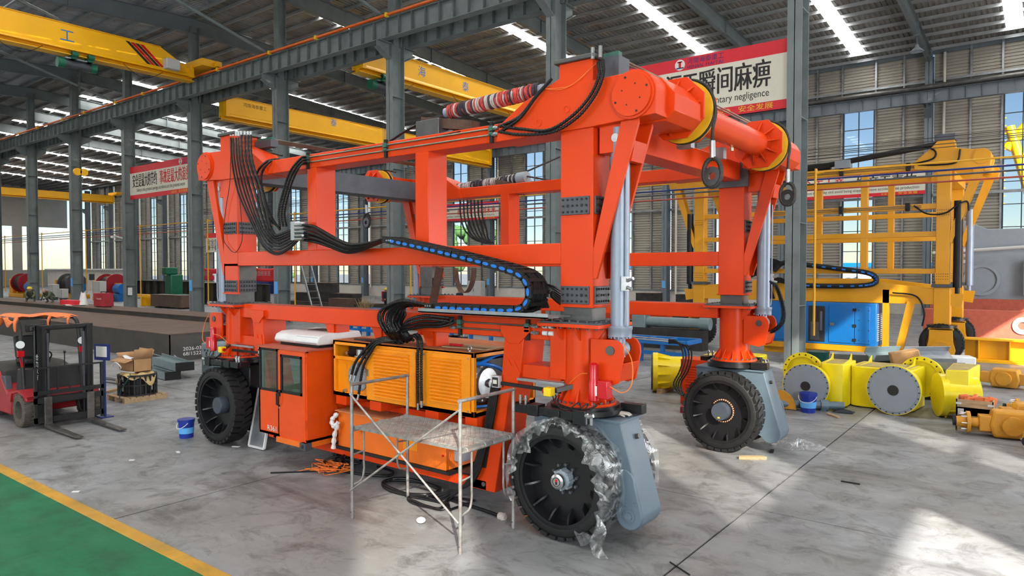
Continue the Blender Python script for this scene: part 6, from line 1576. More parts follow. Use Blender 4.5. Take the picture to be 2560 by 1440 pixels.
# ================================================================== OVERHEAD CRANES
def overhead(x, ya, yb, zb, zt, label, texts=(), stripes=None, hoist_y=None, ebox=None, w=0.6, name='overhead_crane'):
    t = thing(name, label, 'crane', (x, (ya + yb) / 2, zb))
    CY = 'crane_yellow'
    build('girder_web', MB().prism([(ya, zb + 0.25), (yb - 2.2, zb + 0.25), (yb, zb + 0.25), (yb, zb + 0.55), (yb - 2.0, zt), (ya, zt)] if stripes else [(ya, zb + 0.25), (yb, zb + 0.25), (yb, zt), (ya, zt)], 'X', x - w / 2, x + w / 2), CY, t)
    build('top_flange', MB().box(x - w / 2 - 0.05, x + w / 2 + 0.05, ya, yb - (2.0 if stripes else 0), zt, zt + 0.03), CY, t)
    build('ledge', MB().prism([(x + w / 2, zb + 0.45), (x + w / 2 + 0.12, zb + 0.28), (x + w / 2 + 0.12, zb + 0.24), (x + w / 2, zb + 0.24)], 'Y', ya, yb), CY, t)
    build('track_flange', MB().box(x - 0.35, x + 0.35, ya, yb, zb, zb + 0.04), CY, t); build('track_web', MB().box(x - 0.05, x + 0.05, ya, yb, zb + 0.04, zb + 0.26), CY, t)
    for y, yc, s_ in ((ya + 0.2, ya - 0.35, 1), (yb - 0.2, 23.15 if yb < 24 else yb + 0.85, -1)):
        build('end_bracket', MB().box(x - 0.45, x + 0.45, y - 0.12, y + 0.12, zb + 0.2, 15.5), CY, t)
        dz = (0.22 if yc > 50 else 0.0 if yc < 24 else -0.05) - 0.002
        build('end_carriage', MB().box(x - 1.6, x + 1.6, min(yc - 0.2, y), max(yc + 0.2, y), 15.32 + dz, 15.75 + dz), CY, t, bev=0.03)
        for xx in (x - 1.3, x + 1.3): build('carriage_wheel', MB().cyl((xx, yc - 0.1, 15.29 + dz), (xx, yc + 0.1, 15.29 + dz), 0.19, n=16), 'rubber_black', t)
        build('end_buffer', MB().box(x + 1.6, x + 1.9, yc - 0.15, yc + 0.15, 15.35 + dz, 15.65 + dz), CY, t)
    for (body, y, z, size, m) in texts: text_mesh(body, size, m, 'lettering', t, (x + w / 2 + 0.001, y, z), (0, 1, 0), (0, 0, 1))
    if stripes:
        y0 = stripes
        for k, m in enumerate(('text_black', 'beacon_red', 'text_black', 'beacon_red')):
            a = y0 + 0.26 * k
            build('stripe', MB().prism([(a, zt - 0.12), (a + 0.22, zt - 0.12), (a + 1.42, zb + 0.45), (a + 1.20, zb + 0.45)], 'X', x + w / 2, x + w / 2 + 0.006), m, t)
    if hoist_y is not None:
        y = hoist_y
        build('hoist_drum', MB().cyl((x, y - 0.75, zb - 0.42), (x, y + 0.6, zb - 0.42), 0.22, n=20), 'dark_grey_plate', t)
        for a, b, r in ((-1.05, -0.7, 0.27), (0.55, 0.85, 0.25)): build('hoist_motor', MB().cyl((x, y + a, zb - 0.42), (x, y + b, zb - 0.42), r, n=18), 'hoist_green', t)
        build('hoist_cover', MB().box(x - 0.3, x + 0.3, y - 0.75, y + 0.6, zb - 0.2, zb - 0.14), 'disc_grey', t)
        for a in (-0.5, 0.3):
            build('trolley_motor', MB().cyl((x + 0.42, y + a, zb + 0.05), (x + 0.42, y + a + 0.3, zb + 0.05), 0.14, n=12), 'hoist_green', t); build('trolley_plate', MB().box(x - 0.4, x + 0.42, y + a, y + a + 0.25, zb - 0.2, zb + 0.1), 'hoist_green', t)
        for dx in (-0.12, 0.0, 0.12): build('hoist_rope', MB().cyl((x + dx, y, zb - 0.5), (x + dx * 0.6, y, 8.5), 0.012, n=5), 'rope', t)
        hk = build('hook_block', MB().cyl((x - 0.06, y - 0.16, 8.4), (x + 0.06, y - 0.16, 8.4), 0.2, n=18).cyl((x - 0.06, y + 0.16, 8.4), (x + 0.06, y + 0.16, 8.4), 0.2, n=18).box(x - 0.05, x + 0.05, y - 0.16, y + 0.16, 8.3, 8.5), 'crane_yellow', t)
        build('hook', MB().tube([(x, y + 0.10 * math.cos(a), 7.98 + 0.12 * math.sin(a)) for a in [0.4 - 4.3 * k / 12 for k in range(13)]], 0.03, 8).cyl((x, y, 8.1), (x, y, 8.4), 0.03, n=8), 'dark_grey_plate', hk)
        for k in range(5):
            yy = ya + (yb - ya) * (k + 0.5) / 5.0
            build('festoon_cable', MB().tube([(x + 0.46, yy + 1.1 * (u - 0.5) * 2, zb + 0.12 - 0.55 * math.sin(math.pi * u)) for u in [j / 12 for j in range(13)]], 0.014, 5), 'black_hose', t)
    if ebox is not None:
        build('electric_box', MB().box(x + w / 2, x + w / 2 + 0.5, ebox - 0.4, ebox + 0.4, zb + 0.35, zb + 0.95), 'pale_grey_plastic', t, bev=0.03)
    return t
overhead(-42.0, -8.5, 22.4, 14.55, 16.15, 'yellow overhead crane girder with red and black stripes at upper left', [('工', 15.1, 15.25, 0.75, 'text_blue')], stripes=18.4, hoist_y=16.1, ebox=20.9)
overhead(-30.0, 25.2, 52.9, 13.75, 15.3, 'yellow overhead crane girder with blue characters above the gantry', [('海', 29.6, 14.55, 0.65, 'text_blue'), ('泰', 33.5, 14.45, 0.65, 'text_blue')], hoist_y=27.2)
overhead(-43.5, 25.2, 52.9, 12.95, 14.5, 'dim yellow overhead crane girder behind the left tower of the gantry', [('泰', 33.8, 13.95, 0.6, 'text_blue'), ('河南海泰重工', 26.6, 14.05, 0.3, 'text_black')])
overhead(-125.0, 25.2, 52.9, 14.1, 15.4, 'distant yellow overhead crane at the far left end of the hall')
overhead(-101.0, -8.5, 22.4, 14.9, 16.2, 'yellow overhead crane end just below the conductor bars at far left')
# crab winch on top of the crane behind
CW = thing('crane_winch', 'small orange winch box on the crane rail behind the upper columns', 'winch', (-36, 24.85, 15.05))
build('box', MB().box(-36.4, -35.4, 24.5, 25.3, 15.05, 15.9), 'crane_yellow', CW, bev=0.03); build('drum', MB().cyl((-36.2, 24.5, 16.0), (-35.6, 25.2, 16.0), 0.14, n=12), 'dark_grey_plate', CW)

# high bay lamp
for k, (x, y) in enumerate(((-6.67, 49.0), (-25.67, 45.0))):
    HL = thing('bay_lamp', ['grey high bay lamp hanging from the rafter at upper right', 'grey high bay lamp hanging behind the red banner'][k], 'lamp', (x, y, roof_z(y) - 2.0), 'high bay lamps')
    z = roof_z(y) - 1.13
    build('stem', MB().cyl((x, y, z), (x, y, z - 0.45), 0.03, n=8), 'dark_grey_plate', HL); build('shade', MB().lathe((x, y, z - 0.45), (0, 0, -1), [(0, 0.08), (0.15, 0.12), (0.4, 0.38), (0.42, 0.38), (0.2, 0.1)], n=24), 'disc_grey', HL)

# ================================================================== PIPES ALONG THE COLUMN ROW
for (z, m, r, nm) in ((6.31, 'pipe_yellow', 0.028, 'yellow gas pipe'), (6.07, 'navy', 0.03, 'dark blue air pipe'), (5.92, 'dark_grey_plate', 0.03, 'black service pipe'), (5.73, 'pipe_red', 0.028, 'red service pipe')):
    o = build('service_pipe', MB().cyl((X1, 24.62, z), (-85, 24.62, z), r, n=8), m, loc=(-30, 24.62, z)); tag(o, nm + ' running level along the middle column row', 'pipe')
for k, z in enumerate((7.08, 6.98, 6.87, 6.77)):
    o = build('service_wire', MB().cyl((X1, 24.7, z), (-45, 24.7, z + 0.0), 0.012, n=5), 'text_black', loc=(-10, 24.7, z)); tag(o, ['topmost', 'second', 'third', 'lowest'][k] + ' of the four thin black wires strung above the yellow gas pipe', 'wire')
for k in range(0, 9):
    x = CX[k + 1]
    o = build('gas_riser', MB().tube(spline([(x + 0.45, 24.55, 0.9), (x + 0.45, 24.55, 3.0), (x + 0.45, 24.55, 6.15), (x + 0.5, 24.57, 6.28), (x + 0.7, 24.62, 6.31)], 24), 0.04, 8), 'pipe_yellow', loc=(x + 0.45, 24.55, 0.9)); tag(o, 'vertical yellow gas pipe on the %s column of the middle row' % ['first', 'second', 'third', 'fourth', 'fifth', 'sixth', 'seventh', 'eighth', 'ninth'][k], 'pipe', 'yellow gas risers')

# ================================================================== BANNERS
def banner(xa, xb, y, z0, z1, label, main, sub, extra=None, logo=0.55):
    t = thing('banner', label, 'banner', (xa, y, z0)); h = z1 - z0; w = xb - xa
    build('cream_sheet', MB().box(xa, xb, y, y + 0.03, z0 + 0.13 * h, z1 - 0.2 * h), 'banner_cream', t); build('red_band', MB().box(xa, xb, y, y + 0.03, z1 - 0.2 * h, z1), 'banner_red', t); build('red_band', MB().box(xa, xb, y, y + 0.03, z0, z0 + 0.13 * h), 'banner_red', t)
    yy = y - 0.002
    for (body, fx, fw, m) in main: text_mesh(body, 0.44 * h, m, 'lettering', t, (xa + fx * w, yy, z0 + 0.39 * h), (1, 0, 0), (0, 0, 1), width=fw * w, bold=0.016)
    for (body, fx, fw) in sub: text_mesh(body, 0.15 * h, 'text_black', 'lettering', t, (xa + fx * w, yy, z0 + 0.215 * h), (1, 0, 0), (0, 0, 1), width=fw * w)
    lx = xa + logo * w; lz = z1 - 0.1 * h
    build('logo_disc', MB().cyl((lx, yy, lz), (lx, yy - 0.004, lz), 0.085 * h, n=24), 'text_white', t)
    q = MB().box(lx - 0.02 * h, lx + 0.02 * h, yy - 0.008, yy - 0.003, lz - 0.045 * h, lz + 0.05 * h); q.box(lx - 0.04 * h, lx + 0.04 * h, yy - 0.008, yy - 0.003, lz + 0.035 * h, lz + 0.055 * h)
    build('logo_mark', q, 'text_red', t); build('logo_mark', MB().box(lx - 0.06 * h, lx + 0.06 * h, yy - 0.008, yy - 0.003, lz - 0.06 * h, lz - 0.04 * h), 'navy', t)
    text_mesh('河南海泰重工', 0.1 * h, 'navy', 'lettering', t, (lx + 0.12 * h, yy, z1 - 0.105 * h), (1, 0, 0), (0, 0, 1)); text_mesh('HENAN', 0.08 * h, 'navy', 'lettering', t, (lx + 0.12 * h, yy, z1 - 0.185 * h), (1, 0, 0), (0, 0, 1), width=0.26 * h); text_mesh('HAITAI', 0.08 * h, 'navy', 'lettering', t, (lx + 0.43 * h, yy, z1 - 0.185 * h), (1, 0, 0), (0, 0, 1), width=0.27 * h)
    text_mesh('关爱生命', 0.085 * h, 'text_gold', 'lettering', t, (xa + w * 0.70, yy, z0 + 0.035 * h), (1, 0, 0), (0, 0, 1), width=0.09 * w); text_mesh('安全发展', 0.1 * h, 'text_gold', 'lettering', t, (xa + w * 0.82, yy, z0 + 0.035 * h), (1, 0, 0), (0, 0, 1), width=0.13 * w)
    return t
banner(-15.95, -6.99, 23.95, 8.42, 10.70, 'large cream and red safety banner between the two right columns, black characters', [('重大事故往往来源于瞬间麻痹', 0.025, 0.915, 'text_black')], [('Major accidents often stem from momentary negligence', 0.22, 0.715)], logo=0.58)
banner(-53.85, -45.2, 23.95, 8.22, 10.58, 'cream and red safety banner between the left columns, black and red characters', [('安全是最大的节约', 0.05, 0.42, 'text_black'), ('事故是最大的浪费', 0.52, 0.47, 'text_red')], [('Safety is the greatest savings, accidents are the greatest waste', 0.12, 0.8)], logo=0.85)
banner(-15.6, -6.76, 54.05, 8.15, 10.02, 'cream and red banner on the far wall behind the yellow gantry', [('精心无大意', 0.05, 0.38, 'text_red'), ('生产无事故', 0.52, 0.42, 'text_black')], [('Be meticulous every day and avoid being sloppy, achieve accident-free production', 0.03, 0.93)], logo=0.6)
banner(-52.5, -43.2, 54.05, 8.1, 9.85, 'cream and red banner on the far wall seen through the gantry frame', [('安全生产', 0.04, 0.26, 'text_black'), ('携手同行 共创未来', 0.42, 0.54, 'text_red')], [('Work together safely and jointly create the future', 0.1, 0.84)], logo=0.6)
SBN = thing('small_banner', 'small red and white notice banner hung on the far wall at left', 'banner', (-97, 54.8, 7.0))
build('sheet', MB().box(-99, -94.4, 54.70, 54.74, 5.6, 8.4), 'banner_cream', SBN); build('red_band', MB().box(-99, -94.4, 54.68, 54.70, 7.7, 8.4), 'banner_red', SBN); text_mesh('安全生产\n重于泰山', 0.85, 'text_black', 'lettering', SBN, (-98.7, 54.675, 6.8), (1, 0, 0), (0, 0, 1), width=4.0)
for (xa, xb, lab, body) in ((-72.9, -69.0, 'red cloth banner with white characters left of the gantry leg', '自力'), (-63.0, -59.5, 'red cloth banner with small white characters right of the left gantry leg', '团结奋进')):
    t = thing('cloth_banner', lab, 'banner', ((xa + xb) / 2, 40, 1.9))
    build('cloth', MB().grid(lambda u, v: V(xa + (xb - xa) * u, 40 + 0.06 * math.sin(9 * u + 3 * v), 1.95 + 1.3 * v - 0.08 * math.sin(math.pi * u)), 16, 8), 'banner_red', t, solid=0.01); text_mesh(body, 0.55, 'strip_cloth_white', 'lettering', t, (xa + 0.5, 39.88, 2.5), (1, 0, 0), (0, 0, 1))
    for x in (xa, xb): build('pole', MB().cyl((x, 40, 0), (x, 40, 3.3), 0.025, n=6), 'dark_grey_plate', t)

# ================================================================== SECOND, YELLOW GANTRY IN THE FAR BAY
Y2 = thing('yellow_gantry', 'yellow portal lift machine standing in the far bay at right', 'gantry machine', (-7.0, 29.4, 0))
MY = 'machine_yellow'
for yi, yf in enumerate((27.3, 31.5)):
    for (za, zb) in ((6.45, 6.70), (5.12, 5.30), (4.20, 4.37), (2.95, 3.12)): build('frame_beam', MB().box(-11.2, -3.05, yf - 0.13, yf + 0.13, za, zb), MY, Y2, bev=0.01)
    build('lower_girder', MB().prism([(-11.4, 1.93), (-2.9, 1.93), (-2.9, 2.42), (-5.3, 2.72), (-8.8, 2.72), (-11.4, 2.42)], 'Y', yf - 0.2, yf + 0.2), MY, Y2, bev=0.01)
    for x in ((-5.26, -8.8) if yi == 0 else (-7.8, -5.1)): build('frame_post', MB().box(x - 0.11, x + 0.11, yf - 0.11, yf + 0.11, 3.12, 6.45), MY, Y2, bev=0.01)
    for lx in (-2.86, -11.3):
        s = 1 if lx > -5 else -1
        build('leg_box', MB().box(lx - 0.2, lx + 0.2, yf - 0.2, yf + 0.2, 2.6, 6.5), MY, Y2, bev=0.015)
        for z in (4.98, 2.86):
            b = MB(); build('splice_plate', MB().box(lx - 0.205, lx + 0.205, yf - 0.215, yf - 0.2, z - 0.14, z + 0.14), MY, Y2)
            for i in range(6):
                for j in range(3): b.cyl((lx + (i - 2.5) * 0.062, yf - 0.222, z + (j - 1) * 0.085), (lx + (i - 2.5) * 0.062, yf - 0.214, z + (j - 1) * 0.085), 0.014, n=6)
            build('splice_bolts', b, 'text_black', Y2, kind='stuff')
        build('king_post', MB().box(lx - 0.24, lx + 0.24, yf - 0.22, yf + 0.22, 1.24, 2.5), MY, Y2, bev=0.02); build('collar', MB().box(lx - 0.3, lx + 0.3, yf - 0.28, yf + 0.28, 2.5, 2.6), 'dark_grey_plate', Y2)
        build('slew_ring', MB().cyl((lx, yf, 1.16), (lx, yf, 1.25), 0.45, n=28), 'black_paint', Y2)
        fp = [(-0.33, 1.14), (0.33, 1.14), (0.35, 0.7), (0.42, 0.45)] + [(0.42 * math.cos(R(-a)), 0.42 + 0.42 * math.sin(R(-a)) * 0.75) for a in range(0, 181, 20)] + [(-0.42, 0.45), (-0.35, 0.7)]
        fk = build('wheel_fork', MB().prism([(lx + a, b_) for a, b_ in fp], 'Y', yf - 0.34, yf - 0.30), MY, Y2, bev=0.008); build('fork_edge', MB().box(lx - 0.36, lx + 0.36, yf - 0.34, yf + 0.34, 1.10, 1.16), MY, fk)
        build('fork_ring', MB().ring((lx, yf - 0.36, 0.45), (lx, yf - 0.33, 0.45), 0.28, 0.24, n=32), MY, fk); build('fork_hub', MB().cyl((lx, yf - 0.36, 0.45), (lx, yf - 0.339, 0.45), 0.235, n=28), 'axle_yellow', fk); build('axle_pin', MB().cyl((lx, yf - 0.44, 0.42), (lx, yf - 0.35, 0.42), 0.06, n=12), 'bare_steel', fk)
        build('tyre', tyre_mesh(lx, yf - 0.28, yf + 0.10, 0.66, 0.66, 0.44), 'tyre_rubber', Y2); build('rim', MB().cyl((lx, yf - 0.1, 0.66), (lx, yf + 0.05, 0.66), 0.45, n=32), 'axle_yellow', Y2)
        hp = [(-0.85, 6.45), (-0.85, 6.70), (-0.30, 7.2), (-0.18, 7.35), (0.28, 7.35), (0.33, 7.06), (0.78, 6.98)] + [(1.05 + 0.26 * math.cos(R(a)), 6.72 + 0.26 * math.sin(R(a))) for a in (80, 50, 20, -10)] + [(1.26, 6.42), (0.2, 6.35)]
        build('head_box', MB().prism([(lx + s * a, b_) for a, b_ in hp], 'Y', yf - 0.26, yf + 0.26), MY, Y2, bev=0.01)
        build('boss_cover', MB().cyl((lx + s * 1.03, yf - 0.29, 6.72), (lx + s * 1.03, yf - 0.26, 6.72), 0.23, n=28), MY, Y2); build('tower_cap', MB().box(lx - 0.25, lx + 0.32, yf - 0.3, yf + 0.3, 7.35, 7.55), 'dark_grey_plate', Y2, bev=0.02)
        for dy in (-0.2, 0.16): build('brace_plate', MB().prism([(lx + s * 0.2, 4.0), (lx + s * 0.2, 4.35), (lx + s * 0.85, 6.42), (lx + s * 1.12, 6.42), (lx + s * 0.25, 3.95)], 'Y', yf + dy, yf + dy + 0.04), MY, Y2)
        build('cylinder_lug', MB().prism([(lx + s * 0.22, 1.9), (lx + s * 0.22, 2.3), (lx + s * 0.62, 2.3), (lx + s * 0.55, 1.85)], 'Y', yf - 0.18, yf - 0.14), MY, Y2)
        cyl_m = 'black_hose' if yi == 0 else 'silver_paint'
        build('lift_cylinder', MB().cyl((lx + s * 0.42, yf - 0.1, 2.5), (lx + s * 0.42, yf - 0.1, 5.35), 0.13, n=20).cyl((lx + s * 0.42, yf - 0.1, 2.1), (lx + s * 0.42, yf - 0.1, 2.5), 0.07, n=14), cyl_m, Y2)
for x in (-1.85, -11.8): build('cross_tube', MB().cyl((x, 27.5, 6.72), (x, 31.3, 6.72), 0.16, n=20), MY, Y2); build('sheave', MB().cyl((x, 28.2, 6.72), (x, 28.4, 6.72), 0.3, n=28), 'crane_yellow', Y2)
build('cross_girder', MB().box(-3.1, -2.6, 27.5, 31.3, 6.1, 6.4), MY, Y2)
build('winch_cylinder', MB().cyl((-3.1, 27.2, 7.25), (-6.4, 27.2, 6.88), 0.10, n=16), 'rubber_black', Y2); build('winch_saddle', MB().box(-6.2, -5.7, 27.0, 27.4, 6.7, 6.98), 'disc_grey', Y2); build('winch_cylinder', MB().cyl((-6.4, 27.3, 6.85), (-9.0, 27.3, 6.8), 0.14, n=16), 'rubber_black', Y2)
build('strut', MB().bar((-3.75, 27.15, 2.0), (-4.15, 27.15, 0.02), 0.22, 0.25, up=(0, 1, 0)), MY, Y2); build('stay_post', MB().box(-4.62, -4.42, 27.1, 27.24, 0.0, 2.4), MY, Y2)
for z in (6.60, 6.54, 5.24, 5.18): build('steel_pipe', MB().cyl((-9, 27.14, z), (-3.5, 27.14, z), 0.012, n=6), 'steel_rod', Y2)
for x in (-6.0, -3.9):
    for z in (6.57, 5.21): build('pipe_clamp', MB().box(x - 0.07, x + 0.07, 27.08, 27.16, z - 0.14, z + 0.14), 'rubber_black', Y2, bev=0.02)
def yhose(pts, r=0.03, m='black_hose', name='hydraulic_hose'): build(name, MB().tube(spline(pts, 30), r, 6), m, Y2)
yhose([(-3.9, 27.05, 6.62), (-3.2, 27.0, 6.75), (-3.1, 27.0, 7.0), (-3.4, 27.0, 7.2)]); yhose([(-2.4, 27.0, 7.0), (-2.5, 27.0, 6.6), (-3.0, 27.0, 6.55), (-3.6, 27.05, 6.6)]); yhose([(-3.7, 27.05, 5.24), (-3.3, 27.0, 4.95), (-2.8, 27.0, 4.95), (-2.45, 27.0, 5.2), (-2.2, 27.1, 5.3), (-2.15, 27.1, 5.0)]); yhose([(-4.3, 27.0, 2.3), (-3.6, 27.0, 2.2), (-3.35, 27.0, 1.7), (-3.4, 27.05, 1.2)])
cpath = [V(-8.3, 27.0, 3.05), V(-7.9, 27.0, 3.35), V(-7.0, 27.0, 3.25), V(-6.0, 27.0, 3.12), V(-5.1, 27.0, 2.98), V(-4.82, 27.0, 2.80), V(-4.9, 27.0, 2.6), V(-5.4, 27.0, 2.52), V(-6.5, 27.0, 2.5), V(-7.6, 27.0, 2.52)]
ec2 = build('energy_chain', MB().tube(spline(cpath, 60), 0.10, 6), 'rubber_black', Y2); P = spline(cpath[1:], 54)
for k in range(1, len(P) - 1, 2): d = (P[k + 1] - P[k - 1]).normalized(); build('chain_insert', MB().bar(P[k] - d * 0.06 + V(0, -0.1, 0), P[k] + d * 0.06 + V(0, -0.1, 0), 0.03, 0.05), 'blue_plastic', ec2)
rr = random.Random(11)
for k in range(9): yhose([V(-7.9, 26.95, 3.3) + V(rr.uniform(-.1, .1), 0, 0), V(-8.4, 26.95, 3.1 + 0.05 * k), V(-8.9, 27.0, 2.9 + 0.06 * k), V(-9.5, 27.1, 2.7 + 0.04 * k)], 0.03); yhose([V(-7.6, 26.95, 2.52), V(-8.1, 26.92, 2.62 + 0.02 * k), V(-8.35 - 0.03 * k, 26.95, 2.4), V(-8.3 - 0.03 * k, 27.1, 2.0)], 0.03)
# blue generator slung under it
gb = build('generator', MB().box(-8.45, -4.75, 26.8, 28.1, 0.42, 1.92), 'gen_blue', Y2, bev=0.02)
build('generator_base', MB().box(-8.6, -4.7, 26.75, 28.2, 0.22, 0.42), MY, Y2); build('base_skid', MB().box(-8.6, -4.7, 26.9, 27.2, 0.0, 0.22), MY, Y2)
for (xa, xb) in ((-6.28, -5.45), (-5.43, -4.95), (-8.40, -7.6)): build('generator_door', MB().box(xa, xb, 26.775, 26.80, 0.5, 1.80), 'gen_blue', gb, bev=0.01)
build('open_bay', MB().box(-6.98, -6.42, 26.785, 26.802, 0.5, 1.78), 'text_black', gb); build('bay_engine', MB().box(-6.9, -6.6, 26.77, 26.79, 0.55, 1.2).cyl((-6.55, 26.78, 0.9), (-6.55, 26.78, 1.6), 0.05, n=8), 'dark_grey_plate', gb)
for z in (0.62, 1.12, 1.68): build('hinge', MB().box(-5.50, -5.38, 26.755, 26.775, z - 0.05, z + 0.05), 'rubber_black', gb)
build('door_lock', MB().box(-6.24, -6.1, 26.755, 26.775, 1.1, 1.2), 'chrome', gb)
for k in range(14): build('vent_slat', MB().box(-4.752, -4.735, 26.95, 27.9, 0.6 + 0.07 * k, 0.63 + 0.07 * k), 'pale_grey_plastic', gb)
b = MB()
for x in (-5.30, -4.98):
    for k in range(4): b.cyl((x, 26.77, 0.62 + 0.35 * k), (x, 26.78, 0.62 + 0.35 * k), 0.018, n=6)
build('door_bolts', b, 'text_black', gb, kind='stuff'); build('exhaust', MB().tube([(-6.4, 27.2, 1.92), (-6.4, 27.2, 2.05), (-6.2, 27.2, 2.1)], 0.05, 8), 'chrome', gb)
# long yellow beam on the floor at right
LB = thing('floor_beam', 'long yellow I beam lying on the floor at the right edge', 'beam', (0, 28.4, 0))
build('beam', MB().hbeam((-2.3, 28.4, 0.42), (9, 28.4, 0.42), 0.72, 0.6, 0.03, 0.05), 'crane_yellow', LB); build('bed_plate', MB().box(-2.3, 9, 28.0, 28.8, 0, 0.06), 'crane_yellow', LB)
for k in range(8): build('beam_stiffener', MB().box(-1.9 + 0.85 * k, -1.87 + 0.85 * k, 28.12, 28.4, 0.08, 0.74), 'crane_yellow', LB)
RG = thing('red_girder', 'pale red primed steel girder lying beyond the yellow beam', 'girder', (-1, 36, 0))
build('plate', MB().box(-4.5, 10, 36, 36.6, 0, 1.35), 'dusty_red', RG, bev=0.02); build('bearing_hole', MB().ring((-0.9, 35.99, 0.75), (-0.9, 35.96, 0.75), 0.36, 0.16, n=28), 'disc_grey', RG); build('cleat', MB().box(1.2, 1.9, 35.7, 36, 0, 0.5), 'axle_yellow', RG)
GM = thing('grey_machine', 'large dark grey machine housing with a control cabinet at the right edge', 'machine', (2, 40, 0))
build('housing', MB().prism([(-4.6, 0), (10, 0), (10, 5.0), (-2.4, 5.0), (-3.2, 5.4), (-3.6, 5.4), (-4.2, 4.4)], 'Y', 40, 42), 'disc_grey', GM, bev=0.03); build('red_skirt', MB().box(-4.7, 10, 39.8, 40, 0, 1.7), 'dusty_red', GM); build('control_cabinet', MB().box(-1.0, 0.6, 39.4, 40, 1.9, 3.5), 'disc_grey', GM, bev=0.03)
build('drum_cover', MB().ring((-2.6, 39.97, 2.6), (-2.6, 39.9, 2.6), 0.75, 0.6, n=28), 'disc_grey', GM); build('warning_triangle', MB().add([(-0.35, 39.39, 2.6), (-0.05, 39.39, 2.6), (-0.2, 39.39, 2.85)], [(0, 1, 2)]), 'text_white', GM, solid=0.005); build('rail_pipe', MB().cyl((-4.6, 39.7, 3.9), (0.2, 39.7, 4.2), 0.08, n=10), 'pale_grey_plastic', GM)
for k in range(4): build('lug', MB().box(-3.5, -3.1, 39.8, 40, 3.4 + 0.3 * k, 3.55 + 0.3 * k), 'pale_grey_plastic', GM)
o = build('paper_notice', MB().box(0.9, 2.2, 35.6, 35.64, 0.95, 1.7), 'white_plastic', loc=(1.5, 35.6, 0.95)); tag(o, 'white and blue paper notice at the right edge by the pale red girder', 'notice')

# ================================================================== LEMON YELLOW FLANGED HOUSINGS
def housing(cx, cy, r, label, body, ring=None, cover='disc_grey', tilt=0.0):
    t = thing('flanged_housing', label, 'housing', (cx, cy, 0), 'lemon yellow flanged housings')
    LY = 'lemon_yellow'; m = Matrix.Translation(V(cx, cy, 0)) @ Matrix.Rotation(tilt, 4, 'Z')
    def T(q): q.v = [m @ v for v in q.v]; return q
    build('flange', T(MB().lathe((0, 0.05, r), (0, -1, 0), [(0, r - 0.06), (0, r), (0.06, r), (0.06, r - 0.02)], n=48)), LY, t)
    build('cover_disc', T(MB().lathe((0, 0, r), (0, -1, 0), [(0, r - 0.015), (0.02, r - 0.015), (0.02, r * 0.88), (0.03, r * 0.87), (0.03, 0.0001)], n=48)), cover, t)
    build('centre_hole', T(MB().cyl((0, -0.03, r), (0, -0.034, r), r * 0.21, n=28)), 'text_black', t)
    b = MB()
    for k in range(24): a = 2 * math.pi * k / 24; b.cyl((r * 0.93 * math.cos(a), -0.02, r + r * 0.93 * math.sin(a)), (r * 0.93 * math.cos(a), -0.028, r + r * 0.93 * math.sin(a)), 0.016, n=6)
    build('flange_bolts', T(b), 'text_black', t, kind='stuff')
    build('neck', T(MB().cyl((0, 0.05, r), (0, 0.45, r), r * 0.85, n=40)), LY, t)
    (xa, xb, ya, yb, z1) = body
    build('body', T(MB().prism([(xa, ya + 0.2), (xa + 0.06, ya + 0.06), (xa + 0.2, ya), (xb - 0.2, ya), (xb - 0.06, ya + 0.06), (xb, ya + 0.2), (xb, yb), (xa, yb)], 'Z', 0.02, z1)), LY, t, bev=0.02)
    build('body_top', T(MB().box(xa + 0.12, xb - 0.12, ya + 0.12, yb - 0.06, z1, z1 + 0.005)), 'dusty_yellow', t)
    for k in (0.15, 0.85): build('rib', T(MB().prism([(ya + 0.1, z1), (yb - 0.1, z1), (yb - 0.1, z1 + 0.16), (yb - 0.3, z1 + 0.04)], 'X', xa + (xb - xa) * k, xa + (xb - xa) * k + 0.02)), LY, t)
    if ring:
        (rx, ry, rr_, rz) = ring; build('back_flange', T(MB().ring((rx, ry, rz), (rx, ry + 0.05, rz), rr_, rr_ * 0.78, n=40)), LY, t)
        b = MB()
        for k in range(18): a = 2 * math.pi * k / 18; b.cyl((rx + rr_ * 0.9 * math.cos(a), ry - 0.004, rz + rr_ * 0.9 * math.sin(a)), (rx + rr_ * 0.9 * math.cos(a), ry + 0.002, rz + rr_ * 0.9 * math.sin(a)), 0.02, n=6)
        build('back_flange_holes', T(b), 'text_black', t, kind='stuff'); build('back_drum', T(MB().cyl((rx, ry + 0.05, rz), (rx, ry + 0.5, rz), rr_ * 0.8, n=36)), LY, t)
    return t
housing(-4.30, 16.35, 0.50, 'lemon yellow housing with round grey cover beside the far right wheel fork', (0.15, 0.72, 0.45, 1.5, 0.98), (-0.45, 1.4, 0.46, 0.62))
housing(-2.62, 16.72, 0.53, 'lemon yellow housing with the largest round grey cover at right', (-1.05, 0.25, 0.4, 1.5, 0.92), (0.15, 1.52, 0.46, 0.66), tilt=R(-6))
HH = thing('flanged_drum', 'lemon yellow flanged drum with square duct at the right end of the row', 'housing', (-1.9, 17.5, 0))
build('drum', MB().cyl((-1.83, 17.2, 0.46), (-1.2, 17.45, 0.46), 0.40, n=36), 'lemon_yellow', HH); build('flange', MB().cyl((-1.87, 17.18, 0.46), (-1.75, 17.23, 0.46), 0.455, n=36), 'lemon_yellow', HH); build('duct', MB().prism([(-1.7, 16.95), (-1.3, 17.08), (-1.2, 18.4), (-1.7, 18.3)], 'Z', 0.15, 1.02), 'lemon_yellow', HH, bev=0.02); build('duct_top', MB().prism([(-1.68, 17.0), (-1.33, 17.11), (-1.24, 18.3), (-1.66, 18.2)], 'Z', 1.02, 1.025), 'dusty_yellow', HH)
for x in (-1.7, -1.32): build('leg_plate', MB().box(x - 0.015, x + 0.015, 17.1, 17.6, 0, 0.3), 'lemon_yellow', HH)
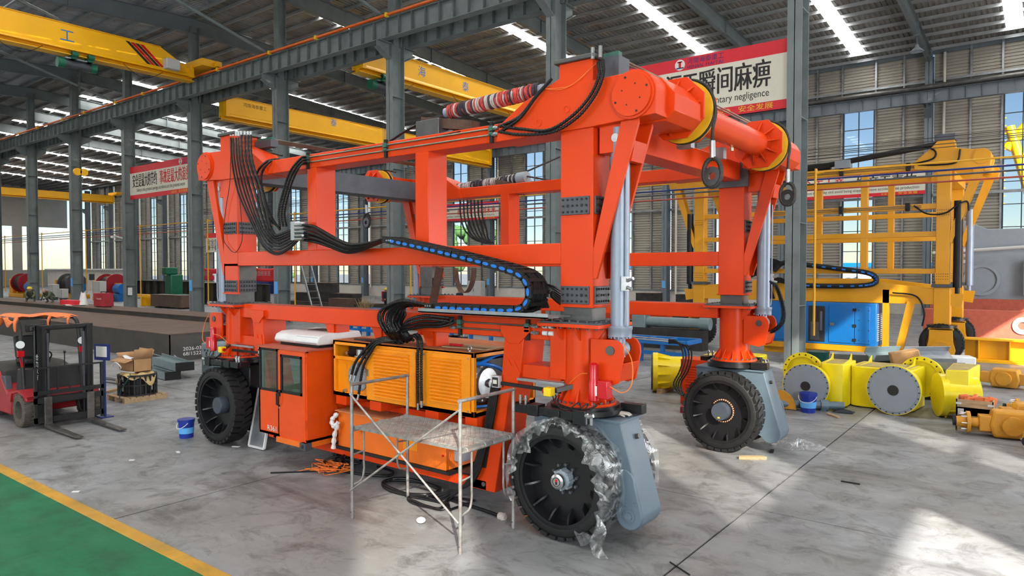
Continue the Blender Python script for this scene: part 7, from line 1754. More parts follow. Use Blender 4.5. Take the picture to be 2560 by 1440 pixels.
HZ = thing('flanged_cylinder', 'lemon yellow ribbed cylinder with dark end plate behind the near king post', 'housing', (-7.4, 16.6, 0))
build('cylinder', MB().cyl((-7.95, 16.3, 0.50), (-6.75, 16.9, 0.50), 0.40, n=40), 'lemon_yellow', HZ); build('end_flange', MB().cyl((-7.99, 16.28, 0.50), (-7.88, 16.335, 0.50), 0.49, n=40), 'lemon_yellow', HZ); build('end_plate', MB().cyl((-8.03, 16.26, 0.50), (-7.98, 16.285, 0.50), 0.46, n=40), 'dark_grey_plate', HZ); build('end_hole', MB().cyl((-8.034, 16.258, 0.5), (-8.028, 16.261, 0.5), 0.1, n=20), 'text_black', HZ)
d, s_, u_ = frame_of(V(1.2, 0.6, 0))
for k in range(12):
    a = 2 * math.pi * k / 12; n_ = s_ * math.cos(a) + u_ * math.sin(a); c = V(-7.88, 16.335, 0.5); w_ = d.cross(n_) * 0.012
    q = [c + n_ * 0.39, c + n_ * 0.48, c + d * 0.3 + n_ * 0.41, c + d * 0.3 + n_ * 0.39]
    build('rib', MB().add([p + w_ for p in q] + [p - w_ for p in q], [(0, 1, 2, 3), (7, 6, 5, 4), (0, 4, 5, 1), (1, 5, 6, 2), (2, 6, 7, 3), (3, 7, 4, 0)]), 'lemon_yellow', HZ)
build('cradle', MB().box(-7.75, -7.65, 16.0, 16.8, 0, 0.12), 'raw_wood', HZ)
for (cx, cy, ang) in ((-6.35, 17.4, 0),): build('rear_body', MB().box(-6.85, -5.6, 16.7, 17.8, 0.05, 0.98), 'lemon_yellow', HZ, bev=0.04)
OB = thing('louvred_box', 'orange-red louvred steel box standing behind the far right wheel', 'box', (-6.3, 15.2, 0))
build('case', MB().rbox((-6.35, 15.35, 0.55), 0.75, 0.6, 1.02, rz=R(10)), 'red_orange_paint', OB, bev=0.01); build('foot', MB().rbox((-6.35, 15.35, 0.02), 0.7, 0.5, 0.04, rz=R(10)), 'rubber_black', OB)
for k in range(13): build('louvre', MB().rbox((-6.30, 15.04, 0.22 + 0.058 * k), 0.5, 0.03, 0.03, rz=R(10)), 'red_orange_paint', OB)
HD = thing('half_disc', 'thin ochre yellow plate disc leaning on the grey cover', 'plate', (-4.75, 15.95, 0)); build('disc', MB().prism([(-4.75 + 0.36 * math.cos(R(a)), 0.02 + 0.40 * math.sin(R(a))) for a in range(0, 181, 10)], 'Y', 15.93, 15.96), 'axle_yellow', HD)
CYL = thing('spare_cylinder', 'slate grey hydraulic cylinder lying on the floor before the yellow housings', 'cylinder', (-4.1, 16.2, 0.0))
build('barrel', MB().cyl((-4.95, 15.82, 0.12), (-3.55, 16.52, 0.12), 0.085, n=20), 'slate_paint', CYL); build('gland', MB().cyl((-3.98, 16.30, 0.12), (-3.84, 16.37, 0.12), 0.12, n=20), 'slate_paint', CYL); build('foot', MB().box(-3.95, -3.85, 16.25, 16.42, 0, 0.05), 'slate_paint', CYL)
o = build('black_cloth', MB().grid(lambda u, v: V(-3.72 + 0.4 * u, 16.25 + 0.3 * v, 0.012 + 0.06 * math.sin(math.pi * u) * math.sin(math.pi * v)), 10, 8), 'dark_cloth', loc=(-3.5, 16.4, 0)); tag(o, 'black cloth on the floor at the end of the slate cylinder', 'cloth')
o = build('wood_stick', MB().bar((-3.75, 15.95, 0.02), (-3.45, 15.65, 0.02), 0.06, 0.03), 'raw_wood', loc=(-3.6, 15.8, 0)); tag(o, 'short wooden lath on the floor before the slate cylinder', 'timber')
DR = thing('oil_drum', 'dark green steel oil drum by the right column', 'drum', (-4.95, 20.0, 0))
build('barrel', MB().lathe((-4.95, 20, 0), (0, 0, 1), [(0, 0.285), (0.02, 0.295), (0.28, 0.285), (0.29, 0.30), (0.31, 0.30), (0.32, 0.285), (0.58, 0.285), (0.59, 0.30), (0.61, 0.30), (0.62, 0.285), (0.87, 0.285), (0.89, 0.297)], n=36), 'drum_green', DR); build('lid', MB().cyl((-4.95, 20, 0.865), (-4.95, 20, 0.872), 0.28, n=32), 'drum_green', DR); build('bung', MB().cyl((-4.8, 19.9, 0.87), (-4.8, 19.9, 0.9), 0.03, n=10), 'zinc', DR)

# scrap channels and offcuts behind the housings
SCR = [((-4.1, 19.6), 0.9, 0.35, 0.75, 20, 'open galvanised trough standing beside the oil drum', 'galvanised'), ((-3.6, 20.0), 1.3, 0.5, 0.62, -25, 'flat bent galvanised plate among the scrap', 'galvanised'), ((-3.2, 19.4), 1.0, 0.4, 0.95, 50, 'crooked galvanised angle at the middle of the scrap', 'steel_teal'), ((-2.6, 19.9), 1.5, 0.45, 0.55, 15, 'long grey channel at the foot of the scrap heap', 'galvanised'), ((-2.2, 19.3), 1.2, 0.5, 0.78, 25, 'upper of the stacked grey channels', 'galvanised'), ((-2.35, 20.4), 1.2, 0.7, 0.80, 40, 'big tilted galvanised sheet channel near the yellow wheel', 'galvanised'), ((-3.0, 20.6), 1.6, 0.5, 0.2, -10, 'dark flat offcut behind the scrap heap', 'dark_scrap')]
for k, (c, L_, w_, z, a, lab, m) in enumerate(SCR):
    t = thing('scrap_channel', lab, 'scrap metal', (c[0], c[1], 0))
    ry = R([-70, 8, 25, 2, 4, 38, 0][k]); M_ = Matrix.Translation(V(c[0], c[1], z)) @ Matrix.Rotation(R(a), 4, 'Z') @ Matrix.Rotation(ry, 4, 'X')
    for q in (MB().box(-L_ / 2, L_ / 2, -w_ / 2, w_ / 2, -0.01, 0.01), MB().box(-L_ / 2, L_ / 2, -w_ / 2, -w_ / 2 + 0.015, 0, 0.16), MB().box(-L_ / 2, L_ / 2, w_ / 2 - 0.015, w_ / 2, 0, 0.16)):
        q.v = [M_ @ v for v in q.v]; build('sheet', q, m, t)
    if z > 0.15: build('packing', MB().box(c[0] - 0.25, c[0] + 0.25, c[1] - 0.12, c[1] + 0.12, 0, z - 0.03), 'dark_scrap', t)
o = build('brown_carton', MB().rbox((-2.75, 19.0, 1.0), 0.6, 0.38, 0.3, rz=R(20), ry=R(-12)), 'cardboard', loc=(-2.75, 19, 0.5), bev=0.02); tag(o, 'crushed brown parcel on top of the scrap channels', 'cardboard box')
o = build('parcel_support', MB().box(-2.95, -2.5, 18.85, 19.15, 0, 0.84), 'dark_scrap', loc=(-2.75, 19, 0)); tag(o, 'dark steel block under the brown parcel', 'scrap metal')
o = build('film_parcel', MB().rbox((-1.85, 21.6, 0.42), 0.6, 0.5, 0.84, rz=R(20)), 'white_plastic', loc=(-1.85, 21.6, 0), bev=0.03); tag(o, 'white film wrapped parcel tied with string beside the yellow wheel', 'parcel')

# ================================================================== DRIVE AXLES AT THE RIGHT EDGE
def axle(x, y, rz, L_, label, z=0.22, sc=1.0):
    t = thing('drive_axle', label, 'axle', (x, y, 0), 'yellow drive axles')
    M_ = Matrix.Translation(V(x, y, z)) @ Matrix.Rotation(rz, 4, 'Z') @ Matrix.Scale(sc, 4)
    def T(q): q.v = [M_ @ v for v in q.v]; return q
    AY = 'axle_yellow'; h = L_ / 2
    build('housing_tube', T(MB().lathe((-h, 0, 0), (1, 0, 0), [(0, 0.07), (0.1, 0.08), (0.35, 0.10), (h, 0.10), (2 * h - 0.35, 0.10), (2 * h, 0.07)], n=18)), AY, t)
    for s in (-1, 1):
        build('hub_flange', T(MB().cyl((s * (h - 0.06), 0, 0), (s * (h - 0.12), 0, 0), 0.2, n=24)), AY, t); build('hub', T(MB().cyl((s * (h - 0.12), 0, 0), (s * (h + 0.10), 0, 0), 0.12, 0.09, n=20)), AY, t); build('hub_seal', T(MB().cyl((s * (h + 0.10), 0, 0), (s * (h + 0.15), 0, 0), 0.085, n=18)), 'rubber_black', t)
        b = MB()
        for k in range(8): a = 2 * math.pi * k / 8; b.cyl((s * (h - 0.06), 0.165 * math.cos(a), 0.165 * math.sin(a)), (s * (h + 0.03), 0.165 * math.cos(a), 0.165 * math.sin(a)), 0.014, n=6)
        build('wheel_studs', T(b), 'chrome', t, kind='stuff')
        build('spring_seat', T(MB().box(s * h * 0.5 - 0.12, s * h * 0.5 + 0.12, -0.14, 0.14, -0.13, 0.15)), AY, t, bev=0.015)
    build('gear_case', T(MB().prism([(-0.28, -0.22), (0.28, -0.22), (0.34, 0.0), (0.28, 0.26), (-0.28, 0.26), (-0.34, 0.0)], 'Y', -0.2, 0.2)), AY, t, bev=0.04); build('case_cover', T(MB().cyl((0, -0.2, 0.02), (0, -0.3, 0.02), 0.17, n=20)), AY, t)
    return t
axle(-0.55, 15.75, R(12), 1.5, 'foremost yellow drive axle lying before the wooden crate', 0.24)
axle(-0.25, 16.75, R(15), 1.6, 'yellow drive axle lying behind the foremost one', 0.26)
axle(0.2, 17.6, R(10), 1.6, 'yellow drive axle resting at the back of the heap', 0.28)
axle(-0.9, 22.4, R(-8), 1.7, 'yellow drive axle lying alone before the long yellow beam', 0.24)
axle(0.1, 15.0, R(60), 1.2, 'yellow drive axle end cut by the right edge of the picture', 0.24)
CRT = thing('wooden_crate', 'open wooden crate holding orange castings at the right edge', 'crate', (-1.1, 16.3, 0))
xa, xb, ya, yb, zt = -1.42, -0.82, 15.95, 16.55, 0.62
for k in range(4):
    z = 0.15 * k; build('plank', MB().box(xa, xb, ya, ya + 0.02, z, z + 0.145), 'raw_wood', CRT); build('plank', MB().box(xa, xb, yb - 0.02, yb, z, z + 0.145), 'raw_wood', CRT); build('plank', MB().box(xa, xa + 0.02, ya, yb, z, z + 0.145), 'raw_wood', CRT); build('plank', MB().box(xb - 0.02, xb, ya, yb, z, z + 0.145), 'raw_wood', CRT)
for x in (xa, xb - 0.09):
    for z in (0.12, 0.5): build('metal_clip', MB().box(x, x + 0.09, ya - 0.005, ya, z, z + 0.04), 'chrome', CRT)
build('label', MB().box(xa + 0.03, xa + 0.13, ya - 0.004, ya, 0.3, 0.42), 'pale_grey_plastic', CRT); build('crate_floor', MB().box(xa, xb, ya, yb, 0.3, 0.45), 'dark_scrap', CRT)
for k in range(6):
    rr = random.Random(k); o = build('orange_casting', MB().rbox((xa + 0.1 + 0.09 * k, 16.1 + 0.25 * rr.random(), 0.54), 0.07, 0.16, 0.2, rz=rr.uniform(0, 3), rx=rr.uniform(-0.5, 0.5)), 'tarp_orange', loc=(xa + 0.1 + 0.09 * k, 16.2, 0.5), bev=0.01); tag(o, ['leftmost', 'second', 'third', 'fourth', 'fifth', 'rightmost'][k] + ' orange casting in the open wooden crate, counted from the left', 'casting', 'orange castings in the crate')
BG = thing('black_bearing', 'black cage bearing ring on the floor at the right edge', 'bearing', (0.35, 18.6, 0))
for z in (0.05, 0.4): build('hoop', MB().ring((0.35, 18.6, z), (0.35, 18.6, z + 0.06), 0.45, 0.36, n=32), 'black_paint', BG)
for k in range(14): a = 2 * math.pi * k / 14; build('cage_bar', MB().rbox((0.35 + 0.41 * math.cos(a), 18.6 + 0.41 * math.sin(a), 0.25), 0.06, 0.08, 0.42, rz=a), 'black_paint', BG)
build('base', MB().cyl((0.35, 18.6, 0), (0.35, 18.6, 0.05), 0.42, n=24), 'black_paint', BG)

# ================================================================== CLUTTER IN THE FAR BAY
def beam_thing(name, label, a, b, h, w, m, z=0.0, kind='h'):
    A, B = V(a[0], a[1], z + h / 2), V(b[0], b[1], z + h / 2)
    t = thing(name, label, 'steel beam', ((a[0] + b[0]) / 2, (a[1] + b[1]) / 2, z))
    d = (B - A).normalized(); s = d.cross(V(0, 0, 1))
    if kind == 'h':
        for q, nm in ((1, 'flange'), (-1, 'flange')): build(nm, MB().bar(A + V(0, 0, q * (h / 2 - 0.02)), B + V(0, 0, q * (h / 2 - 0.02)), w, 0.04), m, t)
        build('web', MB().bar(A, B, 0.03, h - 0.08), m, t)
        n = max(2, int((B - A).length / 1.5))
        for k in range(n): p = A + (B - A) * ((k + 0.5) / n); build('stiffener', MB().bar(p - d * 0.012, p + d * 0.012, w * 0.95, h - 0.08), m, t)
    else:
        build('box_side', MB().bar(A, B, w, h), m, t, bev=0.01); build('box_lip', MB().bar(A + V(0, 0, h / 2), B + V(0, 0, h / 2), w * 1.1, 0.03), 'rust_plate', t)
    return t
BT = [('dark I beam on the floor between the third and fourth left columns', (-88, 36), (-66, 36), 1.5, 0.6, 'mill_steel', 0.4, 'h'), ('dark I beam behind the left gantry leg', (-62, 33), (-50, 33), 1.6, 0.5, 'mill_steel', 0.3, 'h'), ('brown steel box section near the floor left of the gantry leg', (-58.5, 28), (-53.5, 28), 0.95, 1.0, 'rust_plate', 0.1, 'b'),
      ('long dark girder behind the left tower, lowest of the stack', (-47, 32), (-36, 32), 0.7, 1.2, 'mill_steel', 0.05, 'b'), ('dark girder stacked on the long dark girder', (-45, 32.3), (-38.5, 32.3), 0.6, 0.9, 'dark_scrap', 0.78, 'b'), ('short dark block on top of the girder stack', (-43.5, 32.2), (-40.8, 32.2), 0.7, 0.8, 'dark_scrap', 1.42, 'b'),
      ('rusty brown square tube end by the girder stack', (-39.4, 31), (-37.6, 31), 1.0, 0.9, 'rust_plate', 0.1, 'b'), ('low rusty girder seen under the middle beam', (-36, 30), (-24, 30), 0.55, 0.8, 'mill_steel', 0.1, 'h'), ('low rusty plate girder behind the lower beam', (-32, 25.8), (-19, 25.8), 0.5, 0.7, 'rust_plate', 0.15, 'b'),
      ('orange-red primed beam on the floor behind the grey lift cylinder', (-23, 33), (-15.3, 33), 0.75, 0.7, 'red_orange_paint', 0.1, 'b'), ('black steel box by the far wall column', (-25.8, 50), (-24.0, 50), 1.25, 1.0, 'dark_scrap', 0.0, 'b'), ('second black steel box right of the far wall column', (-22.0, 49), (-20.4, 49), 1.25, 1.0, 'dark_scrap', 0.0, 'b'),
      ('dark low plate stack in front of the far wall plinth', (-21, 38), (-15, 38), 0.8, 1.2, 'dark_scrap', 0.0, 'b'), ('dark I beam by the right rear leg', (-18, 30), (-12.3, 30), 0.6, 0.5, 'mill_steel', 0.1, 'h')]
for i, (lab, a, b, h, w, m, z, kd) in enumerate(BT):
    t = beam_thing('steel_beam', lab, a, b, h, w, m, z, kd)
    if 0.02 < z < 0.5:
        for f in (0.15, 0.85): x = a[0] + (b[0] - a[0]) * f; build('bearer', MB().box(x - 0.1, x + 0.1, a[1] - w / 2, a[1] + w / 2, 0, z), 'rust_wood', t)
CBT = thing('control_cabinet', 'pale grey electric control cabinet before the far wall plinth', 'cabinet', (-45.7, 53.6, 0))
build('case', MB().box(-46.6, -44.8, 53.2, 53.9, 0.05, 1.95), 'pale_grey_plastic', CBT, bev=0.02); build('plinth', MB().box(-46.6, -44.8, 53.25, 53.85, 0, 0.05), 'dark_grey_plate', CBT)
for x in (-46.55, -45.68): build('door', MB().box(x, x + 0.83, 53.17, 53.2, 0.12, 1.9), 'pale_grey_plastic', CBT, bev=0.01)
build('handle', MB().box(-45.76, -45.72, 53.14, 53.17, 0.9, 1.2), 'dark_grey_plate', CBT)
def blue_frame(x0, x1, y, z0, z1, label):
    t = thing('blue_trestle', label, 'steel frame', ((x0 + x1) / 2, y, 0))
    build('rail', MB().box(x0, x1, y - 0.1, y + 0.1, z1 - 0.14, z1), 'gen_blue', t); build('rail', MB().box(x0, x1, y + 1.1, y + 1.3, z1 - 0.14, z1), 'gen_blue', t); build('rail', MB().box(x0, x1, y - 0.05, y + 0.05, z0, z0 + 0.12), 'gen_blue', t)
    for k in range(5): x = x0 + (x1 - x0) * k / 4; build('upright', MB().box(x - 0.06, x + 0.06, y - 0.07, y + 0.07, 0, z1 - 0.1), 'gen_blue', t); build('cross_rail', MB().box(x - 0.06, x + 0.06, y, y + 1.2, z1 - 0.13, z1 - 0.01), 'gen_blue', t)
blue_frame(-12.6, -9.4, 21.5, 0.25, 0.75, 'low blue steel frame behind the rear lower beam')
blue_frame(-21.2, -16.9, 22.0, 0.6, 1.85, 'tall blue steel frame seen above the lower front beam')
blue_frame(-24.5, -22.2, 20.2, 0.4, 1.35, 'small blue steel frame between the lower beams')
# winches, motors and orange frames at the far left
def winch(x, y, label, k):
    t = thing('rope_winch', label, 'winch', (x, y, 0), 'rope winches at the far left')
    build('bed', MB().box(x - 2.2, x + 2.2, y - 0.9, y + 0.9, 0.0, 0.45), 'machine_yellow', t, bev=0.03); build('drum', MB().cyl((x - 1.0, y, 1.6), (x + 1.0, y, 1.6), 0.8, n=24), 'dark_scrap', t)
    for dx in (-1.1, 1.1): build('drum_flange', MB().cyl((x + dx - 0.06, y, 1.6), (x + dx + 0.06, y, 1.6), 1.05, n=28), 'welder_red' if k % 2 else 'dark_grey_plate', t)
    for dx in (-1.45, 1.45): build('bearing_stand', MB().prism([(x + dx - 0.3, 0.45), (x + dx + 0.3, 0.45), (x + dx + 0.15, 1.75), (x + dx - 0.15, 1.75)], 'Y', y - 0.3, y + 0.3), 'machine_yellow', t)
    build('motor', MB().cyl((x + 2.0, y - 0.3, 1.2), (x + 3.2, y - 0.3, 1.2), 0.5, n=20), 'gen_blue', t); build('motor_foot', MB().box(x + 2.1, x + 3.1, y - 0.7, y + 0.1, 0, 0.75), 'gen_blue', t); build('gear_case', MB().box(x - 3.0, x - 1.8, y - 0.6, y + 0.6, 0.4, 2.0), 'machine_yellow', t, bev=0.1)
    return t
winch(-91, 29, 'rope winch with red drum flanges left of the crouching worker', 1); winch(-83.5, 31, 'rope winch with dark flanges behind the crouching worker', 2); winch(-74, 31, 'rope winch with red flanges and blue motor between the left columns', 3)
for k, (x, y, w, h, lab) in enumerate(((-80, 28.0, 1.2, 1.3, 'pale grey switch box beside the crouching worker'), (-70.5, 28.5, 1.4, 1.7, 'pale grey switch box between the left columns'), (-76.5, 27.6, 0.9, 0.9, 'small pale switch box low between the left columns'))):
    t = thing('switch_box', lab, 'cabinet', (x, y, 0)); build('case', MB().box(x - w / 2, x + w / 2, y - 0.3, y + 0.3, 0.3, 0.3 + h), 'pale_grey_plastic', t, bev=0.03); build('stand', MB().box(x - w / 2 + 0.1, x + w / 2 - 0.1, y - 0.2, y + 0.2, 0, 0.3), 'dark_grey_plate', t); build('door', MB().box(x - w / 2 + 0.06, x + w / 2 - 0.06, y - 0.33, y - 0.3, 0.36, 0.24 + h), 'pale_grey_plastic', t)
GL = thing('green_machine', 'dark green machine tool between the left columns', 'machine', (-67.5, 34, 0))
build('column', MB().box(-68.2, -66.9, 33.4, 34.6, 0.0, 2.6), 'hoist_green', GL, bev=0.1); build('head', MB().box(-67.9, -67.1, 33.0, 34.2, 2.6, 3.3), 'hoist_green', GL, bev=0.1); build('bed', MB().box(-69.2, -65.8, 33.2, 34.8, 0, 0.7), 'hoist_green', GL, bev=0.05)
OC = thing('white_cabin', 'low white site cabin by the far wall at left', 'cabin', (-121, 46, 0))
build('walls', MB().box(-131, -111, 45, 48.5, 0, 3.0), 'white_wall', OC); build('roof', MB().box(-131.4, -110.6, 44.7, 48.8, 3.0, 3.2), 'white_plastic', OC)
for x in (-121.5, -114.0): build('window', MB().box(x - 0.9, x + 0.9, 44.96, 45, 1.5, 2.4), 'text_black', OC)
BX = thing('blue_cupboard', 'dark blue steel cupboard against the far wall plinth', 'cupboard', (-80, 52, 0)); build('case', MB().box(-81.5, -78.5, 51.6, 52.6, 0, 1.9), 'navy', BX, bev=0.03); build('door', MB().box(-81.4, -80.05, 51.56, 51.6, 0.1, 1.8), 'navy', BX); build('door', MB().box(-79.95, -78.6, 51.56, 51.6, 0.1, 1.8), 'navy', BX)
YF_ = thing('yellow_trestle', 'low yellow steel frame on the floor between the left columns', 'steel frame', (-61, 28.4, 0))
for x in (-64, -61, -58.6): build('foot', MB().box(x - 0.1, x + 0.1, 27.9, 28.9, 0, 0.75), 'crane_yellow', YF_)
build('rail', MB().box(-64.3, -58.4, 27.9, 28.1, 0.75, 0.95), 'crane_yellow', YF_); build('rail', MB().box(-64.3, -58.4, 28.7, 28.9, 0.75, 0.95), 'crane_yellow', YF_)
for (xa, xb, y, lab) in ((-41.8, -43.3, 25.9, 'leaning steel ladder left of the left gantry leg'), (-34.2, -35.7, 25.6, 'leaning steel ladder right of the left gantry leg')):
    t = thing('steel_ladder', lab, 'ladder', (xa, y, 0))
    for dy in (0, 0.7): build('rail', MB().bar((xa, y + dy, 0), (xb, y + dy, 3.6), 0.06, 0.1), 'galvanised', t)
    for k in range(9): f = (k + 0.5) / 9; build('rung', MB().bar((xa + (xb - xa) * f, y, 3.6 * f), (xa + (xb - xa) * f, y + 0.7, 3.6 * f), 0.16, 0.03), 'galvanised', t)
SW = thing('straw_bundle', 'bundle of dry straw brooms standing behind the front frame', 'broom', (-31.5, 27, 0)); rr = random.Random(2); q = MB()
for k in range(60): a = rr.uniform(0, 6.28); q.tube([(-31.5 + 0.15 * math.cos(a), 27 + 0.15 * math.sin(a), 0), (-31.5 + rr.uniform(-.5, .5), 27 + rr.uniform(-.5, .5), rr.uniform(1.0, 1.5))], 0.012, 3)
build('stalks', q, 'straw', SW, kind='stuff')
RWD = thing('red_welder', 'small red welding set on the floor by the far wall plinth', 'welding machine', (-50, 46, 0)); build('case', MB().box(-50.8, -49.2, 45.6, 46.4, 0.05, 1.0), 'welder_red', RWD, bev=0.03); build('front', MB().box(-50.84, -50.8, 45.65, 46.35, 0.1, 0.95), 'text_black', RWD); build('base', MB().box(-50.7, -49.3, 45.65, 46.35, 0, 0.05), 'text_black', RWD)
GMT = thing('gear_motor', 'grey gear motor lying left of the right rear leg', 'motor', (-11.6, 25.6, 0)); build('body', MB().cyl((-12.9, 25.6, 1.02), (-10.6, 25.6, 1.02), 0.2, n=18), 'steel_teal', GMT); build('fan_cover', MB().cyl((-10.6, 25.6, 1.02), (-10.2, 25.6, 1.02), 0.24, n=18), 'steel_teal', GMT); build('gear_head', MB().box(-13.4, -12.8, 25.35, 25.85, 0.75, 1.3), 'steel_teal', GMT, bev=0.04); build('stand', MB().box(-13.4, -10.4, 25.3, 25.9, 0, 0.78), 'dark_scrap', GMT)
# cameras and sign on a column
CM = thing('wall_camera', 'white security camera bracket on the fifth column', 'camera', (CX[6], 23.6, 5.4)); x = CX[6]
build('bracket', MB().bar((x - 0.2, 23.6, 5.4), (x - 0.9, 23.3, 5.6), 0.06, 0.06), 'white_plastic', CM); build('camera_body', MB().rbox((x - 0.9, 23.2, 5.5), 0.4, 0.14, 0.16), 'white_plastic', CM)
for k, lab in ((4, 'blue notice plate low on the fourth column of the middle row'), (5, 'blue notice plate low on the fifth column of the middle row'), (7, 'blue notice plate low on the seventh column of the middle row')):
    o = build('notice_plate', MB().box(CX[k] - 0.16, CX[k] + 0.16, 23.58, 23.598, 1.7, 2.4), 'pale_blue_label', loc=(CX[k], 23.58, 1.7)); tag(o, lab, 'sign')
o = build('electric_box', MB().box(CX[6] + 0.02, CX[6] + 0.2, 23.75, 24.05, 1.2, 1.75), 'white_plastic', loc=(CX[6], 23.8, 1.2)); tag(o, 'white electric box on the web of the sixth column', 'electric box')

# ================================================================== PEOPLE
def person(base, rz, label, joints, radii, edges, cloth, head, helmet, extra):
    t = thing('person', label, 'person', base)
    M_ = Matrix.Rotation(rz, 3, 'Z'); me = bpy.data.meshes.new('body'); names = list(joints)
    me.from_pydata([M_ @ Vector(joints[n]) for n in names], [(names.index(a), names.index(b)) for a, b in edges], [])
    o = bpy.data.objects.new('body', me); COL.objects.link(o); o.parent = t; me.materials.append(MATS[cloth])
    o.modifiers.new('skin', 'SKIN'); sv = me.skin_vertices[0].data
    for i, n in enumerate(names): sv[i].radius = (radii.get(n, 0.06), radii.get(n, 0.06)); sv[i].use_root = (n == 'pelvis')
    sm = o.modifiers.new('sub', 'SUBSURF'); sm.levels = 2; sm.render_levels = 2
    B = Vector(base); h = B + M_ @ Vector(head)
    build('head', MB().sphere(h, 0.105, 14, 10, 1.18), 'skin', t)
    if helmet: build('helmet', MB().lathe(h + V(0, 0, 0.03), (0, 0, 1), [(0, 0.17), (0.012, 0.165), (0.012, 0.135), (0.08, 0.12), (0.125, 0.07), (0.135, 0.0001)], n=18), helmet, t)
    for nm, p, m in extra: build(nm, MB().sphere(B + M_ @ Vector(p), 0.055, 10, 7), m, t)
    return t
CR_E = [('pelvis', 'spine'), ('spine', 'chest'), ('chest', 'neck'), ('chest', 'sl'), ('sl', 'el'), ('el', 'wl'), ('chest', 'sr'), ('sr', 'er'), ('er', 'wr'), ('pelvis', 'hl'), ('hl', 'kl'), ('kl', 'al'), ('al', 'tl'), ('pelvis', 'hr'), ('hr', 'kr'), ('kr', 'ar'), ('ar', 'tr')]
CR_J = dict(pelvis=(0, 0, 0.28), spine=(0.12, 0, 0.48), chest=(0.30, 0, 0.64), neck=(0.44, 0, 0.70), sl=(0.30, 0.19, 0.62), el=(0.46, 0.24, 0.40), wl=(0.62, 0.12, 0.26), sr=(0.30, -0.19, 0.62), er=(0.46, -0.24, 0.40), wr=(0.62, -0.10, 0.24), hl=(0.02, 0.11, 0.27), kl=(0.36, 0.20, 0.44), al=(0.12, 0.20, 0.08), tl=(0.28, 0.22, 0.04), hr=(0.02, -0.11, 0.27), kr=(0.36, -0.20, 0.44), ar=(0.12, -0.20, 0.08), tr=(0.28, -0.22, 0.04))
CR_R = dict(pelvis=0.16, spine=0.16, chest=0.17, neck=0.07, sl=0.09, el=0.06, wl=0.045, sr=0.09, er=0.06, wr=0.045, hl=0.11, kl=0.085, al=0.06, tl=0.045, hr=0.11, kr=0.085, ar=0.06, tr=0.045)
hands = [('hand', (0.66, 0.11, 0.23), 'dark_cloth'), ('hand', (0.66, -0.09, 0.21), 'dark_cloth')]
p = at(78, 765, 16.2); w1 = person((p.x, 16.2, 1.13), R(-25), 'crouching worker in camouflage clothes and yellow helmet at the far left', CR_J, CR_R, CR_E, 'camo', (0.54, 0, 0.76), 'helmet_yellow', hands)
p = at(132, 760, 16.3); w2 = person((p.x, 16.3, 1.13), R(-70), 'crouching worker in camouflage bending low between the left columns', CR_J, CR_R, CR_E, 'camo', (0.54, 0, 0.72), None, hands)
o = build('red_tray', MB().rbox((at(180, 768, 16.0).x, 16.0, 1.26), 2.0, 0.5, 0.26), 'banner_red', loc=(at(180, 768, 16.0).x, 16.0, 1.13)); tag(o, 'bright red tray on the flat girder beside the second worker', 'tray')
ST_J = dict(pelvis=(0, 0, 0.92), spine=(0, 0, 1.12), chest=(0.01, 0, 1.34), neck=(0.02, 0, 1.50), sl=(0, 0.19, 1.40), el=(0.06, 0.25, 1.14), wl=(0.24, 0.18, 1.0), sr=(0, -0.19, 1.40), er=(0.06, -0.25, 1.14), wr=(0.24, -0.16, 1.02), hl=(0, 0.10, 0.88), kl=(0.02, 0.11, 0.48), al=(0, 0.12, 0.08), tl=(0.16, 0.13, 0.04), hr=(0, -0.10, 0.88), kr=(0.02, -0.11, 0.48), ar=(-0.02, -0.12, 0.08), tr=(0.14, -0.13, 0.04))
ST_R = dict(CR_R); ST_R.update(chest=0.165, spine=0.145, pelvis=0.15, hl=0.10)
shands = [('hand', (0.29, 0.17, 0.98), 'skin'), ('hand', (0.29, -0.15, 1.0), 'skin')]
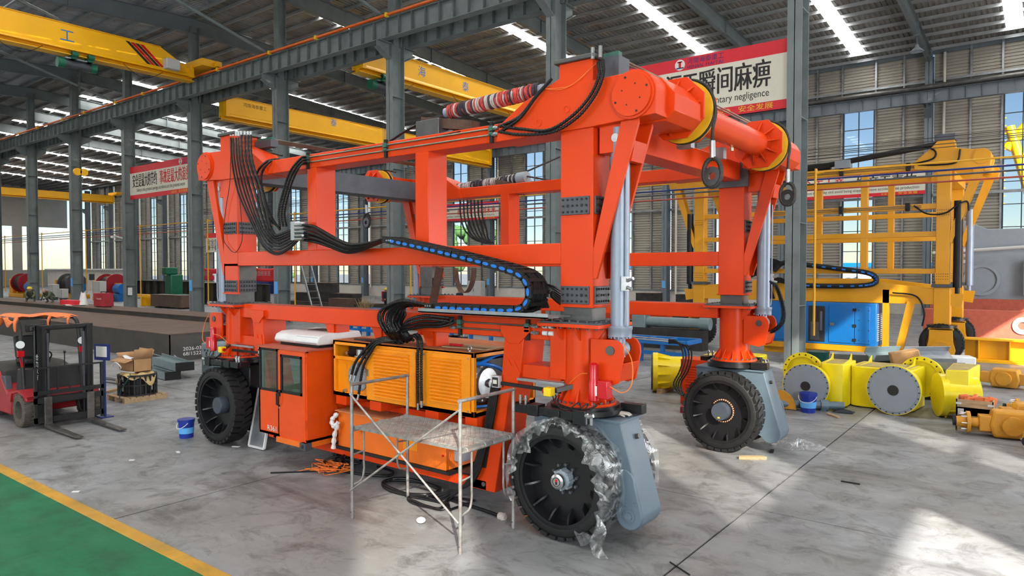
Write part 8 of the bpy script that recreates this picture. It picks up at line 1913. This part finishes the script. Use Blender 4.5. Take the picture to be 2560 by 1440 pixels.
p = at(966, 735, 34); person((p.x, 34, 0), R(-90), 'worker with yellow helmet standing beyond the front frame near the straw brooms', ST_J, ST_R, CR_E, 'dark_cloth', (0.04, 0, 1.64), 'helmet_yellow', shands)
p = at(1149, 740, 36); person((p.x, 36, 0), R(-60), 'worker with yellow helmet standing under the hanging brown sling', ST_J, ST_R, CR_E, 'dark_cloth', (0.04, 0, 1.64), 'helmet_yellow', shands)

# ================================================================== OUTSIDE THE FAR WINDOWS
OG = thing('outdoor_crane', 'yellow outdoor gantry crane leg seen through the right hand window', 'crane', (-2, 78, -0.6))
for a, b in (((-3.2, 78, 16), (1.0, 78, -0.6)), ((-1.6, 78.5, 16), (2.6, 78.5, -0.6)), ((-3.4, 78, 14), (-2.0, 78.3, 16)), ((-1.2, 78, 6), (1.2, 78.4, 6)), ((-0.4, 78, 3), (2.2, 78.4, 3))): build('leg_tube', MB().cyl(a, b, 0.42, n=14), 'crane_yellow', OG)
for k in range(12): z = 9 + 0.7 * k; build('ladder_rung', MB().box(-4.8, -3.4, 77.5, 77.6, z, z + 0.08), 'crane_yellow', OG)
OBD = thing('outdoor_building', 'pale workshop building outside the far windows', 'building', (-30, 95, -0.6)); build('wall', MB().box(-60, 30, 95, 110, -0.6, 3.4), 'outside_white', OBD); build('roof', MB().box(-61, 31, 94.5, 110.5, 3.4, 3.9), 'gen_blue', OBD)
for k, (x, y, r, lab) in enumerate(((-72, 78, 3.6, 'green tree outside the window behind the front frame post'), (-64, 80, 3.0, 'smaller green tree outside beside the first tree'), (-120, 80, 4, 'green tree outside the far left windows'))):
    t = thing('tree', lab, 'tree', (x, y, -0.6)); rr = random.Random(k); q = MB()
    for j in range(40): q.sphere((x + rr.uniform(-r, r) * 0.7, y + rr.uniform(-r, r) * 0.7, 5.5 + rr.uniform(-r, r)), rr.uniform(0.5, 1.1), 7, 5)
    build('foliage', q, 'leaf_green', t, kind='stuff'); build('trunk', MB().cyl((x, y, -0.6), (x, y, 5), 0.3, 0.15, n=10), 'rust_wood', t)
